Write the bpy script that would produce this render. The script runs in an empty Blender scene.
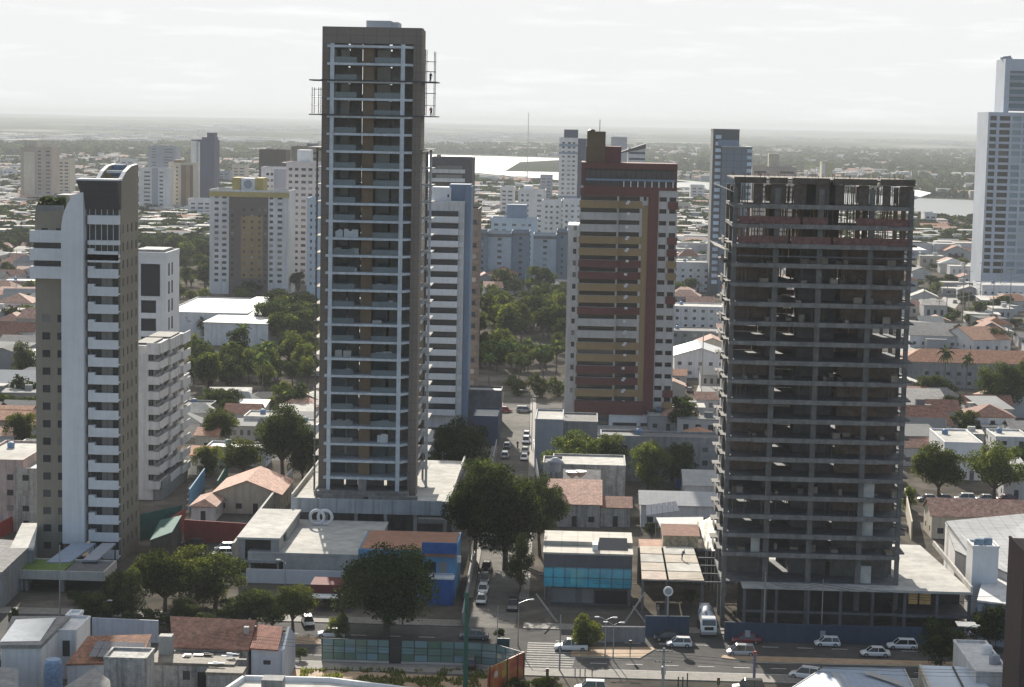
import bpy, math, random
from mathutils import Vector, Matrix, Euler
R_ = math.radians
rnd = random.Random(7)
scn = bpy.context.scene
col = scn.collection

# ------------------------------------------------------------------ camera, sky, sun, exposure
FOC, CAMH, EYE, YAW, ROLL = 2000.0, 78.0, 122.0, R_(2.0), R_(1.15)
PITCH = math.atan((343.5 - EYE) / FOC)
cam = bpy.data.cameras.new("camera"); cam_o = bpy.data.objects.new("camera", cam); col.objects.link(cam_o)
cam.sensor_width = 36; cam.lens = FOC / 1024 * 36; cam.clip_start = 1; cam.clip_end = 90000
CR = Matrix.Rotation(YAW, 3, 'Z') @ Matrix.Rotation(math.pi / 2 - PITCH, 3, 'X') @ Matrix.Rotation(ROLL, 3, 'Z')
CP = Vector((0, 0, CAMH))
cam_o.matrix_world = Matrix.Translation(CP) @ CR.to_4x4()
scn.camera = cam_o

SUN_AZ, SUN_EL = R_(-10.5), R_(25)          # azimuth measured from +Y towards +X
w = bpy.data.worlds.new("World"); scn.world = w; w.use_nodes = True
nt = w.node_tree; bg = nt.nodes["Background"]
sky = nt.nodes.new("ShaderNodeTexSky"); sky.sky_type = 'NISHITA'; sky.sun_disc = False
sky.sun_elevation = SUN_EL; sky.sun_rotation = SUN_AZ
sky.air_density = 1.0; sky.dust_density = 1.0; sky.ozone_density = 1.5; sky.altitude = 50
SKY_STRENGTH = 0.1
# bright thin veil of haze and cloud towards the sun, with faint cloud streaks, laid out by direction
def _n(t, **k):
    n = nt.nodes.new(t)
    for a_, b_ in k.items(): setattr(n, a_, b_)
    return n
tc = _n("ShaderNodeTexCoord"); dp = _n("ShaderNodeVectorMath", operation='DOT_PRODUCT'); nv = _n("ShaderNodeVectorMath", operation='NORMALIZE')
nt.links.new(tc.outputs['Generated'], nv.inputs[0]); nt.links.new(nv.outputs[0], dp.inputs[0])
dp.inputs[1].default_value = (math.sin(SUN_AZ)*math.cos(SUN_EL), math.cos(SUN_AZ)*math.cos(SUN_EL), math.sin(SUN_EL))
vr = _n("ShaderNodeMapRange", interpolation_type='SMOOTHSTEP'); vr.inputs[1].default_value = -.3; vr.inputs[2].default_value = .72; vr.inputs[3].default_value = .25; vr.inputs[4].default_value = 1.0
nt.links.new(dp.outputs['Value'], vr.inputs[0])
mp = _n("ShaderNodeMapping"); mp.inputs['Scale'].default_value = (7, 7, 70)
nz = _n("ShaderNodeTexNoise"); nz.inputs['Scale'].default_value = 1.6; nz.inputs['Detail'].default_value = 7; nz.inputs['Roughness'].default_value = .62
rp = _n("ShaderNodeMapRange"); rp.inputs[1].default_value = .52; rp.inputs[2].default_value = .7; rp.inputs[3].default_value = 1.0; rp.inputs[4].default_value = 1.13
nt.links.new(nv.outputs[0], mp.inputs[0]); nt.links.new(mp.outputs[0], nz.inputs['Vector']); nt.links.new(nz.outputs['Fac'], rp.inputs[0])
vc = _n("ShaderNodeMix", data_type='RGBA'); vc.inputs['A'].default_value = (.4, .54, .8, 1); vc.inputs['B'].default_value = (5.25, 5.32, 5.32, 1)
nt.links.new(vr.outputs[0], vc.inputs['Factor'])
vs = _n("ShaderNodeVectorMath", operation='SCALE'); nt.links.new(vc.outputs['Result'], vs.inputs[0]); nt.links.new(rp.outputs[0], vs.inputs['Scale'])
mx = _n("ShaderNodeMix", data_type='RGBA'); nt.links.new(vr.outputs[0], mx.inputs['Factor']); nt.links.new(sky.outputs[0], mx.inputs['A']); nt.links.new(vs.outputs[0], mx.inputs['B'])
nt.links.new(mx.outputs['Result'], bg.inputs['Color']); bg.inputs['Strength'].default_value = SKY_STRENGTH

sl = bpy.data.lights.new("sun", 'SUN'); so = bpy.data.objects.new("sun", sl); col.objects.link(so)
sl.energy = 5.0; sl.angle = R_(.5); sl.color = (1, .93, .82)
sd = Vector((math.sin(SUN_AZ) * math.cos(SUN_EL), math.cos(SUN_AZ) * math.cos(SUN_EL), math.sin(SUN_EL)))
so.rotation_euler = sd.to_track_quat('Z', 'Y').to_euler()
scn.view_settings.view_transform = 'Standard'; scn.view_settings.look = 'None'
scn.view_settings.exposure = 0.8; scn.view_settings.gamma = 1
scn.view_settings.use_curve_mapping = False
scn.render.engine = 'CYCLES'
scn.cycles.max_bounces = 5; scn.cycles.diffuse_bounces = 3; scn.cycles.glossy_bounces = 2
scn.cycles.transmission_bounces = 3; scn.cycles.volume_bounces = 1; scn.cycles.transparent_max_bounces = 6
scn.cycles.sample_clamp_indirect = 4
HAZE_DENSITY = 0.9e-4

# ------------------------------------------------------------------ helpers
def ray(px, py): return CR @ Vector(((px - 512) / FOC, -(py - 343.5) / FOC, -1))
def P(px, py, z=0.0):                       # where the sight line through a picture point meets height z
    d = ray(px, py); return CP + d * ((z - CAMH) / d.z)
def Q(px, py, y):                           # ... meets the vertical plane at distance y
    d = ray(px, py); return CP + d * (y / d.y)
def S(y): return y / FOC                    # metres per picture point at distance y

class MB:
    def __init__(s): s.v = []; s.f = []; s.m = []
    def quad(s, a, b, c, d, m=0):
        i = len(s.v); s.v += [tuple(a), tuple(b), tuple(c), tuple(d)]; s.f.append((i, i+1, i+2, i+3)); s.m.append(m)
    def poly(s, pts, m=0):
        i = len(s.v); s.v += [tuple(p) for p in pts]; s.f.append(tuple(range(i, i+len(pts)))); s.m.append(m)
    def box(s, x0, x1, y0, y1, z0, z1, m=0, mt=None):
        i = len(s.v)
        s.v += [(x0,y0,z0),(x1,y0,z0),(x1,y1,z0),(x0,y1,z0),(x0,y0,z1),(x1,y0,z1),(x1,y1,z1),(x0,y1,z1)]
        for q in ((0,3,2,1),(4,5,6,7),(0,1,5,4),(1,2,6,5),(2,3,7,6),(3,0,4,7)):
            s.f.append(tuple(i+k for k in q)); s.m.append(m)
        if mt is not None: s.m[-5] = mt
    def prism(s, pts, z0, z1, m=0, mt=None, flip=False):   # pts ccw in plan
        n = len(pts); i = len(s.v)
        s.v += [(p[0], p[1], z0) for p in pts] + [(p[0], p[1], z1) for p in pts]
        s.f.append(tuple(i+k for k in range(n-1, -1, -1))); s.m.append(m)
        s.f.append(tuple(i+n+k for k in range(n))); s.m.append(m if mt is None else mt)
        for k in range(n):
            j = (k+1) % n; s.f.append((i+k, i+j, i+n+j, i+n+k)); s.m.append(m)
    def extr(s, prof, y0, y1, m=0):         # profile in (x,z), extruded along y
        n = len(prof); i = len(s.v)
        s.v += [(p[0], y0, p[1]) for p in prof] + [(p[0], y1, p[1]) for p in prof]
        s.f.append(tuple(i+k for k in range(n))); s.m.append(m)
        s.f.append(tuple(i+n+k for k in range(n-1, -1, -1))); s.m.append(m)
        for k in range(n):
            j = (k+1) % n; s.f.append((i+j, i+k, i+n+k, i+n+j)); s.m.append(m)
    def tube(s, p0, p1, r0, r1=None, n=8, m=0, caps=True):
        r1 = r0 if r1 is None else r1; p0 = Vector(p0); p1 = Vector(p1); d = (p1 - p0)
        if d.length < 1e-6: return
        q = d.to_track_quat('Z', 'Y'); i = len(s.v)
        for p, r in ((p0, r0), (p1, r1)):
            for k in range(n):
                a = 2*math.pi*k/n; s.v.append(tuple(p + q @ Vector((math.cos(a)*r, math.sin(a)*r, 0))))
        for k in range(n):
            j = (k+1) % n; s.f.append((i+k, i+j, i+n+j, i+n+k)); s.m.append(m)
        if caps:
            s.f.append(tuple(i+k for k in range(n-1, -1, -1))); s.m.append(m)
            s.f.append(tuple(i+n+k for k in range(n))); s.m.append(m)
    def lathe(s, prof, cx=0, cy=0, n=12, m=0):   # prof (r,z) bottom to top
        i = len(s.v)
        for r, z in prof:
            for k in range(n):
                a = 2*math.pi*k/n; s.v.append((cx+r*math.cos(a), cy+r*math.sin(a), z))
        for j in range(len(prof)-1):
            for k in range(n):
                k2 = (k+1) % n; s.f.append((i+j*n+k, i+j*n+k2, i+(j+1)*n+k2, i+(j+1)*n+k)); s.m.append(m)
        s.f.append(tuple(i+k for k in range(n-1, -1, -1))); s.m.append(m)
        t = i+(len(prof)-1)*n; s.f.append(tuple(t+k for k in range(n))); s.m.append(m)
    def facade(s, p0, du, wid, z0, z1, holes=(), inset=.25, m=0, mr=None):
        # wall from p0 along du; outward normal is (du.y,-du.x); holes (u0,u1,za,zb) are real recesses
        mr = m if mr is None else mr
        us = sorted({0.0, wid, *[h[0] for h in holes], *[h[1] for h in holes]})
        zs = sorted({z0, z1, *[h[2] for h in holes], *[h[3] for h in holes]})
        hs = set()
        ui = {u: i for i, u in enumerate(us)}; zi = {z: i for i, z in enumerate(zs)}
        for h in holes:
            for a in range(ui[h[0]], ui[h[1]]):
                for b in range(zi[h[2]], zi[h[3]]): hs.add((a, b))
        def pt(u, z, k=0.0): return (p0[0]+du[0]*u-du[1]*k, p0[1]+du[1]*u+du[0]*k, z)
        for a in range(len(us)-1):
            run = None
            for b in range(len(zs)):
                solid = b < len(zs)-1 and (a, b) not in hs
                if solid and run is None: run = b
                if not solid and run is not None:
                    s.quad(pt(us[a], zs[run]), pt(us[a+1], zs[run]), pt(us[a+1], zs[b]), pt(us[a], zs[b]), m); run = None
        for u0, u1, za, zb in holes:
            s.quad(pt(u0,za), pt(u1,za), pt(u1,za,inset), pt(u0,za,inset), mr); s.quad(pt(u1,zb), pt(u0,zb), pt(u0,zb,inset), pt(u1,zb,inset), mr)
            s.quad(pt(u0,zb), pt(u0,za), pt(u0,za,inset), pt(u0,zb,inset), mr); s.quad(pt(u1,za), pt(u1,zb), pt(u1,zb,inset), pt(u1,za,inset), mr)
    def mesh(s, name, mats, off=(0, 0, 0)):
        me = bpy.data.meshes.new(name)
        me.from_pydata([(v[0]-off[0], v[1]-off[1], v[2]-off[2]) for v in s.v], [], s.f)
        for m in (mats if isinstance(mats, (list, tuple)) else [mats]): me.materials.append(m)
        if len(me.materials) > 1: me.polygons.foreach_set('material_index', s.m)
        me.update(); return me
    def build(s, name, mats, parent=None, local=False, label=None, smooth=False, kind=None):
        off = (0, 0, 0) if (parent is None or local) else woff(parent)
        me = s.mesh(name, mats, off)
        if smooth: me.polygons.foreach_set('use_smooth', [True]*len(me.polygons))
        o = bpy.data.objects.new(name, me); col.objects.link(o)
        if parent is not None: o.parent = parent
        if label: o['label'] = label
        if kind: o['kind'] = kind
        return o
def woff(o):
    v = Vector((0, 0, 0))
    while o is not None: v += o.location; o = o.parent
    return v
def tag(o, label=None, cat=None, group=None, kind=None):
    if label: o['label'] = label
    if cat: o['category'] = cat
    if group: o['group'] = group
    if kind: o['kind'] = kind
    return o
def thing(name, label, cat, loc=(0, 0, 0), rz=0, group=None):
    o = bpy.data.objects.new(name, None); o.empty_display_size = .1; col.objects.link(o)
    o.location = loc; o.rotation_euler = (0, 0, rz); return tag(o, label, cat, group)
def kids(o): return [c for c in o.children]
def dup(o, parent=None):
    c = o.copy(); col.objects.link(c); c.parent = parent
    for ch in kids(o): dup(ch, c)
    return c
def place(mesh, name, loc, parent=None, rz=0):
    o = bpy.data.objects.new(name, mesh); col.objects.link(o)
    if parent is not None: o.parent = parent; o.location = Vector(loc) - woff(parent)
    else: o.location = loc
    o.rotation_euler = (0, 0, rz); return o

# ------------------------------------------------------------------ materials
MATS = {}
def N(nt, t, **k):
    n = nt.nodes.new(t)
    for a, b in k.items(): setattr(n, a, b)
    return n
def mat(name, rgb, rough=.85, var=.12, scale=.6, streak=0.0, metal=0.0, spec=.3, big=.1, rand=0.0, island=0.0, grid=None):
    if name in MATS: return MATS[name]
    m = bpy.data.materials.new(name); m.use_nodes = True; nt = m.node_tree; b = nt.nodes['Principled BSDF']
    b.inputs['Roughness'].default_value = rough; b.inputs['Metallic'].default_value = metal; b.inputs['Specular IOR Level'].default_value = spec
    L = nt.links.new
    g = N(nt, 'ShaderNodeNewGeometry')
    n1 = N(nt, 'ShaderNodeTexNoise'); n1.inputs['Scale'].default_value = scale; n1.inputs['Detail'].default_value = 6; n1.inputs['Roughness'].default_value = .65
    L(g.outputs['Position'], n1.inputs['Vector'])
    mr = N(nt, 'ShaderNodeMapRange'); mr.inputs[1].default_value = .3; mr.inputs[2].default_value = .7
    mr.inputs[3].default_value = 1 - var; mr.inputs[4].default_value = 1 + var
    L(n1.outputs['Fac'], mr.inputs[0]); val = mr.outputs[0]
    def mul(a, bsock):
        q = N(nt, 'ShaderNodeMath', operation='MULTIPLY'); L(a, q.inputs[0]); L(bsock, q.inputs[1]); return q.outputs[0]
    def rng(sock, lo, hi, a, c):
        q = N(nt, 'ShaderNodeMapRange'); q.inputs[1].default_value = lo; q.inputs[2].default_value = hi; q.inputs[3].default_value = a; q.inputs[4].default_value = c
        L(sock, q.inputs[0]); return q.outputs[0]
    if big:
        n2 = N(nt, 'ShaderNodeTexNoise'); n2.inputs['Scale'].default_value = scale*.12; n2.inputs['Detail'].default_value = 3; L(g.outputs['Position'], n2.inputs['Vector'])
        val = mul(val, rng(n2.outputs['Fac'], .3, .7, 1-big, 1+big))
    if streak:
        mp = N(nt, 'ShaderNodeMapping'); mp.inputs['Scale'].default_value = (1.3, 1.3, .07); L(g.outputs['Position'], mp.inputs[0])
        n3 = N(nt, 'ShaderNodeTexNoise'); n3.inputs['Scale'].default_value = 1.0; n3.inputs['Detail'].default_value = 5; n3.inputs['Roughness'].default_value = .7; L(mp.outputs[0], n3.inputs['Vector'])
        val = mul(val, rng(n3.outputs['Fac'], .45, .75, 1.0, 1-streak))
    if rand:
        oi = N(nt, 'ShaderNodeObjectInfo'); val = mul(val, rng(oi.outputs['Random'], 0, 1, 1-rand, 1+rand))
    if island: val = mul(val, rng(g.outputs['Random Per Island'], 0, 1, 1-island, 1+island))
    if grid:                                  # joints of panels or tiles: (cell metres x/y, cell metres z, darkness)
        mp = N(nt, 'ShaderNodeMapping'); mp.inputs['Scale'].default_value = (1/grid[0], 1/grid[0], 1/grid[1]); L(g.outputs['Position'], mp.inputs[0])
        sp = N(nt, 'ShaderNodeSeparateXYZ'); L(mp.outputs[0], sp.inputs[0])
        for ax in ((0, 2) if grid[3] == 'wall' else (0, 1)):
            fr = N(nt, 'ShaderNodeMath', operation='FRACT'); L(sp.outputs[ax], fr.inputs[0])
            gt = N(nt, 'ShaderNodeMath', operation='GREATER_THAN'); L(fr.outputs[0], gt.inputs[0]); gt.inputs[1].default_value = .12
            val = mul(val, rng(gt.outputs[0], 0, 1, 1-grid[2], 1))
    hv = N(nt, 'ShaderNodeVectorMath', operation='SCALE'); hv.inputs[0].default_value = rgb; L(val, hv.inputs['Scale'])
    L(hv.outputs[0], b.inputs['Base Color'])
    MATS[name] = m; return m
def pane_mat(name, dark, light, thr=.7, island=False, rough=.12):
    m = bpy.data.materials.new(name); m.use_nodes = True; nt = m.node_tree; b = nt.nodes['Principled BSDF']; L = nt.links.new
    src = N(nt, 'ShaderNodeNewGeometry').outputs['Random Per Island'] if island else N(nt, 'ShaderNodeObjectInfo').outputs['Random']
    r = N(nt, 'ShaderNodeValToRGB'); e = r.color_ramp.elements
    e[0].color = (*dark, 1); e[1].color = (*light, 1); e[0].position = 0; e[1].position = 1
    x = e.new(thr); x.color = (*[d*1.6 for d in dark], 1); x = e.new(min(.99, thr+.12)); x.color = (*[a*.35+d*.65 for a, d in zip(light, dark)], 1)
    L(src, r.inputs[0]); L(r.outputs[0], b.inputs['Base Color']); b.inputs['Roughness'].default_value = rough; b.inputs['Specular IOR Level'].default_value = .5
    return m
def tile_mat(name, rgb, pitch=.45):
    m = bpy.data.materials.new(name); m.use_nodes = True; nt = m.node_tree; b = nt.nodes['Principled BSDF']; L = nt.links.new
    g = N(nt, 'ShaderNodeNewGeometry'); n1 = N(nt, 'ShaderNodeTexNoise'); n1.inputs['Scale'].default_value = 1.1; n1.inputs['Detail'].default_value = 8; n1.inputs['Roughness'].default_value = .75
    L(g.outputs['Position'], n1.inputs['Vector'])
    vo = N(nt, 'ShaderNodeTexVoronoi'); vo.inputs['Scale'].default_value = 1/pitch; L(g.outputs['Position'], vo.inputs['Vector'])
    sp = N(nt, 'ShaderNodeSeparateColor'); L(vo.outputs['Color'], sp.inputs[0])
    mr = N(nt, 'ShaderNodeMapRange'); mr.inputs[1].default_value = .3; mr.inputs[2].default_value = .72; mr.inputs[3].default_value = .55; mr.inputs[4].default_value = 1.3; L(n1.outputs['Fac'], mr.inputs[0])
    m2 = N(nt, 'ShaderNodeMapRange'); m2.inputs[3].default_value = .72; m2.inputs[4].default_value = 1.25; L(sp.outputs[0], m2.inputs[0])
    q = N(nt, 'ShaderNodeMath', operation='MULTIPLY'); L(mr.outputs[0], q.inputs[0]); L(m2.outputs[0], q.inputs[1])
    oi = N(nt, 'ShaderNodeObjectInfo'); m3 = N(nt, 'ShaderNodeMapRange'); m3.inputs[3].default_value = .8; m3.inputs[4].default_value = 1.2; L(oi.outputs['Random'], m3.inputs[0])
    q2 = N(nt, 'ShaderNodeMath', operation='MULTIPLY'); L(q.outputs[0], q2.inputs[0]); L(m3.outputs[0], q2.inputs[1])
    hv = N(nt, 'ShaderNodeVectorMath', operation='SCALE'); hv.inputs[0].default_value = rgb; L(q2.outputs[0], hv.inputs['Scale']); L(hv.outputs[0], b.inputs['Base Color'])
    wv = N(nt, 'ShaderNodeTexWave'); wv.bands_direction = 'X'; wv.inputs['Scale'].default_value = 1.1; L(g.outputs['Position'], wv.inputs['Vector'])
    bp = N(nt, 'ShaderNodeBump'); bp.inputs['Strength'].default_value = .35; bp.inputs['Distance'].default_value = .12; L(wv.outputs['Fac'], bp.inputs['Height']); L(bp.outputs[0], b.inputs['Normal'])
    b.inputs['Roughness'].default_value = .9; MATS[name] = m; return m
def leaf_mat(name, rgb, tr, isl=.45):
    m = bpy.data.materials.new(name); m.use_nodes = True; nt = m.node_tree; L = nt.links.new
    nt.nodes.remove(nt.nodes['Principled BSDF']); out = nt.nodes['Material Output']
    g = N(nt, 'ShaderNodeNewGeometry'); oi = N(nt, 'ShaderNodeObjectInfo')
    def rng(sock, a, c):
        q = N(nt, 'ShaderNodeMapRange'); q.inputs[3].default_value = a; q.inputs[4].default_value = c; L(sock, q.inputs[0]); return q.outputs[0]
    q = N(nt, 'ShaderNodeMath', operation='MULTIPLY'); L(rng(g.outputs['Random Per Island'], 1-isl, 1+isl), q.inputs[0]); L(rng(oi.outputs['Random'], .6, 1.45), q.inputs[1])
    hv = N(nt, 'ShaderNodeVectorMath', operation='SCALE'); hv.inputs[0].default_value = rgb; L(q.outputs[0], hv.inputs['Scale'])
    h2 = N(nt, 'ShaderNodeVectorMath', operation='SCALE'); h2.inputs[0].default_value = tr; L(q.outputs[0], h2.inputs['Scale'])
    d = N(nt, 'ShaderNodeBsdfDiffuse'); t = N(nt, 'ShaderNodeBsdfTranslucent'); a = N(nt, 'ShaderNodeAddShader')
    L(hv.outputs[0], d.inputs['Color']); L(h2.outputs[0], t.inputs['Color']); L(d.outputs[0], a.inputs[0]); L(t.outputs[0], a.inputs[1]); L(a.outputs[0], out.inputs['Surface'])
    MATS[name] = m; return m

white = mat('white_paint', (.62,.61,.6), var=.08, streak=.3, rand=.06)
whiteclean = mat('clean_white', (.7,.7,.7), var=.05, streak=.12)
warmwhite = mat('warm_white_mosaic', (.46,.44,.42), var=.08, streak=.25)
cream = mat('cream_paint', (.5,.45,.36), var=.1, streak=.3, rand=.1)
pinkw = mat('faded_pink', (.48,.38,.36), var=.18, streak=.55)
greyw = mat('grey_render', (.27,.27,.27), var=.18, streak=.4, rand=.15)
conc = mat('concrete', (.33,.325,.31), var=.18, streak=.3, scale=.9)
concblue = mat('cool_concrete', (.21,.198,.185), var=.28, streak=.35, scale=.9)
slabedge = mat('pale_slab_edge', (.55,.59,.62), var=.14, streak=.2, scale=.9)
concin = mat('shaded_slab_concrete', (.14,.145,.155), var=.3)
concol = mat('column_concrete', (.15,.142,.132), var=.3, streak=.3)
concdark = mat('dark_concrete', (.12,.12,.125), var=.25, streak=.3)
concpale = mat('pale_concrete', (.47,.455,.42), rough=.95, spec=.1, var=.22, scale=.5, big=.2)
dirtywall = mat('stained_wall', (.4,.39,.37), var=.3, streak=.75, scale=1.4)
beigeT = mat('beige_mosaic', (.27,.238,.188), var=.06, streak=.12)
brownT = mat('brown_cladding', (.2,.165,.138), var=.06, streak=.08, grid=(2.4,1.63,.14,'wall'))
brownC = mat('brown_core', (.21,.145,.095), var=.08)
redT = mat('red_mosaic', (.135,.05,.045), var=.08, streak=.15)
yelT = mat('ochre_mosaic', (.29,.2,.105), var=.08, streak=.15)
olive = mat('olive_mosaic', (.13,.09,.05), var=.08, streak=.15)
blueT = mat('blue_mosaic', (.19,.245,.33), var=.06, streak=.1)
navy = mat('navy_cladding', (.07,.085,.13), var=.06)
brownM = mat('brown_mosaic', (.14,.115,.1), var=.08)
greyT = mat('grey_mosaic', (.3,.32,.36), var=.06, streak=.1)
slate = mat('slate_panel', (.07,.07,.075), var=.1, grid=(1.2,1.2,.12,'wall'))
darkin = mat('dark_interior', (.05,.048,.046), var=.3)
darkmet = mat('dark_metal', (.06,.06,.065), rough=.5, metal=.6)
steel = mat('steel', (.35,.36,.37), rough=.45, metal=.7)
polem = mat('pole_concrete', (.3,.29,.27), var=.1, streak=.3)
wood = mat('formwork_timber', (.3,.19,.11), var=.25, scale=2)
rust = mat('rusty_sheet', (.2,.085,.05), var=.35, scale=1.2)
asph = mat('asphalt', (.068,.066,.064), rough=.95, spec=.12, var=.3, scale=.5, big=.3)
pave = mat('pavement', (.2,.185,.165), var=.2, scale=.8, grid=(1.5,1.5,.12,'floor'))
sand = mat('sandy_soil', (.36,.25,.16), var=.25, scale=.7)
paintw = mat('road_paint', (.75,.74,.7), var=.15, scale=2)
paint_y = mat('kerb_paint', (.62,.58,.45), var=.2, scale=2)
glassrail = mat('rail_glass', (.16,.21,.23), rough=.12, var=.05, spec=.5); glassrail.node_tree.nodes['Principled BSDF'].inputs['Alpha'].default_value = .7
bluewall = mat('blue_hoarding', (.035,.06,.1), var=.15, streak=.3)
blueb = mat('bright_blue_paint', (.035,.11,.32), var=.22, streak=.15)
skyb = mat('sky_blue_paint', (.1,.25,.42), var=.08, streak=.15)
redwall = mat('red_wall', (.28,.045,.04), var=.12, streak=.25)
netgreen = mat('green_net', (.03,.12,.1), var=.2)
metalroof = mat('metal_sheet_roof', (.36,.37,.38), rough=.65, metal=.1, var=.12, scale=.5, grid=(1.1,1.1,.12,'roof'))
shinyroof = mat('bright_sheet_roof', (.36,.36,.355), rough=.7, metal=.0, spec=.2, var=.15, scale=.5, grid=(1.2,1.2,.1,'roof'))
ribroof = mat('ribbed_roof', (.33,.335,.34), rough=.7, spec=.15, var=.15, scale=.5, grid=(2.2,2.2,.2,'roof'))
asbest = mat('fibre_cement_roof', (.25,.24,.23), rough=.95, spec=.08, var=.25, scale=.8, grid=(1.1,1.1,.14,'roof'))
bluemet = mat('blue_grey_roof', (.27,.33,.42), rough=.6, metal=.1, var=.1, grid=(.9,.9,.12,'roof'))
browntile = mat('brown_tile_cladding', (.075,.05,.045), var=.1, grid=(1.0,.55,.3,'wall'))
tileO = tile_mat('clay_tiles', (.36,.17,.1)); tileR = tile_mat('weathered_clay_tiles', (.24,.115,.08)); tileP = tile_mat('pale_clay_tiles', (.42,.25,.19))
pane = pane_mat('window_glass', (.02,.024,.03), (.3,.29,.27), .72)
pane_i = pane_mat('window_glass_mixed', (.02,.024,.03), (.3,.29,.27), .72, island=True)
pane_dk = pane_mat('dark_glass', (.018,.018,.02), (.2,.19,.18), .86); pane_dki = pane_mat('dark_glass_mixed', (.018,.018,.02), (.2,.19,.18), .86, island=True)
bluepane = pane_mat('bluish_glass', (.04,.058,.072), (.22,.26,.28), .6, rough=.08)
pane_pale = pane_mat('pale_window_glass', (.06,.075,.085), (.4,.4,.38), .6)
bluegl = pane_mat('blue_glass', (.05,.1,.15), (.1,.2,.28), .7, rough=.1)
leafA = leaf_mat('broad_leaf', (.03,.042,.015), (.048,.06,.012))
leafB = leaf_mat('yellowish_leaf', (.045,.056,.018), (.085,.095,.016))
leafC = leaf_mat('deep_green_leaf', (.018,.028,.012), (.022,.03,.008))
leafP = leaf_mat('palm_leaf', (.06,.09,.035), (.05,.065,.015))
bark = mat('bark', (.1,.08,.06), var=.3, scale=3)
grassm = mat('grass_blades', (.1,.12,.04), var=.3, scale=.5)

WIN = {}
def pane_mesh(wd, h, side, m):
    k = (round(wd, 2), round(h, 2), side, m.name)
    if k not in WIN:
        b = MB(); t = .05
        if side == 'f': b.box(-wd/2, wd/2, -t, 0, -h/2, h/2)
        elif side == 'r': b.box(0, t, -wd/2, wd/2, -h/2, h/2)
        else: b.box(-t, 0, -wd/2, wd/2, -h/2, h/2)
        WIN[k] = b.mesh('window', m)
    return WIN[k]
def panes(root, lst, m=None, mi=None, cap=98, name='window'):
    """lst of (x,y,z,w,h,side): each window a part of its own, past the cap one mixed part"""
    m = m or pane; mi = mi or pane_i
    rest = lst[cap:]
    for x, y, z, wd, h, sd_ in lst[:cap]: place(pane_mesh(wd, h, sd_, m), name, (x, y, z), root)
    if rest:
        b = MB(); t = .05
        for x, y, z, wd, h, sd_ in rest:
            if sd_ == 'f': b.box(x-wd/2, x+wd/2, y-t, y, z-h/2, z+h/2)
            elif sd_ == 'r': b.box(x, x+t, y-wd/2, y+wd/2, z-h/2, z+h/2)
            else: b.box(x-t, x, y-wd/2, y+wd/2, z-h/2, z+h/2)
        b.build(name, mi, root, kind='stuff')
def body4(b, X0, X1, Y0, Y1, z0, z1, front=(), right=(), left=(), inset=.25, m=0, mr=None, roof=None, lst=None):
    """four walls and a roof with recessed openings; fills lst with matching panes"""
    b.facade((X0, Y0), (1, 0), X1-X0, z0, z1, front, inset, m, mr); b.facade((X1, Y0), (0, 1), Y1-Y0, z0, z1, right, inset, m, mr)
    b.facade((X0, Y1), (0, -1), Y1-Y0, z0, z1, left, inset, m, mr); b.facade((X1, Y1), (-1, 0), X1-X0, z0, z1, (), inset, m, mr)
    b.quad((X0,Y0,z1), (X1,Y0,z1), (X1,Y1,z1), (X0,Y1,z1), m if roof is None else roof)
    if lst is not None:
        for u0, u1, a, c in front: lst.append((X0+(u0+u1)/2, Y0+inset, (a+c)/2, u1-u0, c-a, 'f'))
        for u0, u1, a, c in right: lst.append((X1-inset, Y0+(u0+u1)/2, (a+c)/2, u1-u0, c-a, 'r'))
        for u0, u1, a, c in left: lst.append((X0+inset, Y1-(u0+u1)/2, (a+c)/2, u1-u0, c-a, 'l'))
def glazing(b, x0, x1, y, z0, z1, n):
    for k in range(n): w_ = (x1-x0)/n; b.box(x0+k*w_+.03, x0+(k+1)*w_-.03, y, y+.1, z0, z1)
def grid_holes(cols, z0, pitch, n, zo, h):
    return [(u, u+wd, z0+i*pitch+zo, z0+i*pitch+zo+h) for i in range(n) for u, wd in cols]

# ------------------------------------------------------------------ ground, water, far land
def ground_mat():
    m = bpy.data.materials.new('city_ground'); m.use_nodes = True; nt = m.node_tree; b = nt.nodes['Principled BSDF']; L = nt.links.new
    g = N(nt, 'ShaderNodeNewGeometry'); b.inputs['Roughness'].default_value = 1; b.inputs['Specular IOR Level'].default_value = 0
    def noise(sc, det=5):
        n = N(nt, 'ShaderNodeTexNoise'); n.inputs['Scale'].default_value = sc; n.inputs['Detail'].default_value = det; n.inputs['Roughness'].default_value = .65; L(g.outputs['Position'], n.inputs['Vector']); return n.outputs['Fac']
    def ramp(s, pts):
        r = N(nt, 'ShaderNodeValToRGB'); L(s, r.inputs[0]); e = r.color_ramp.elements
        e[0].position, e[0].color = pts[0][0], (*pts[0][1], 1); e[1].position, e[1].color = pts[-1][0], (*pts[-1][1], 1)
        for p, c in pts[1:-1]: x = e.new(p); x.color = (*c, 1)
        return r.outputs[0]
    def mix(f, a, c):
        q = N(nt, 'ShaderNodeMix', data_type='RGBA'); L(f, q.inputs['Factor']); L(a, q.inputs['A']); L(c, q.inputs['B']); return q.outputs['Result']
    near = ramp(noise(.09, 8), [(.3, (.05,.05,.042)), (.5, (.1,.09,.078)), (.7, (.19,.17,.145))])
    far = ramp(noise(.0016, 9), [(.36, (.035,.05,.028)), (.52, (.07,.085,.05)), (.64, (.3,.28,.25))])
    sp = N(nt, 'ShaderNodeSeparateXYZ'); L(g.outputs['Position'], sp.inputs[0])
    mr = N(nt, 'ShaderNodeMapRange'); mr.inputs[1].default_value = 900; mr.inputs[2].default_value = 2600; L(sp.outputs[1], mr.inputs[0])
    L(mix(mr.outputs[0], near, far), b.inputs['Base Color']); return m
gm = ground_mat()
b = MB()
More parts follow.
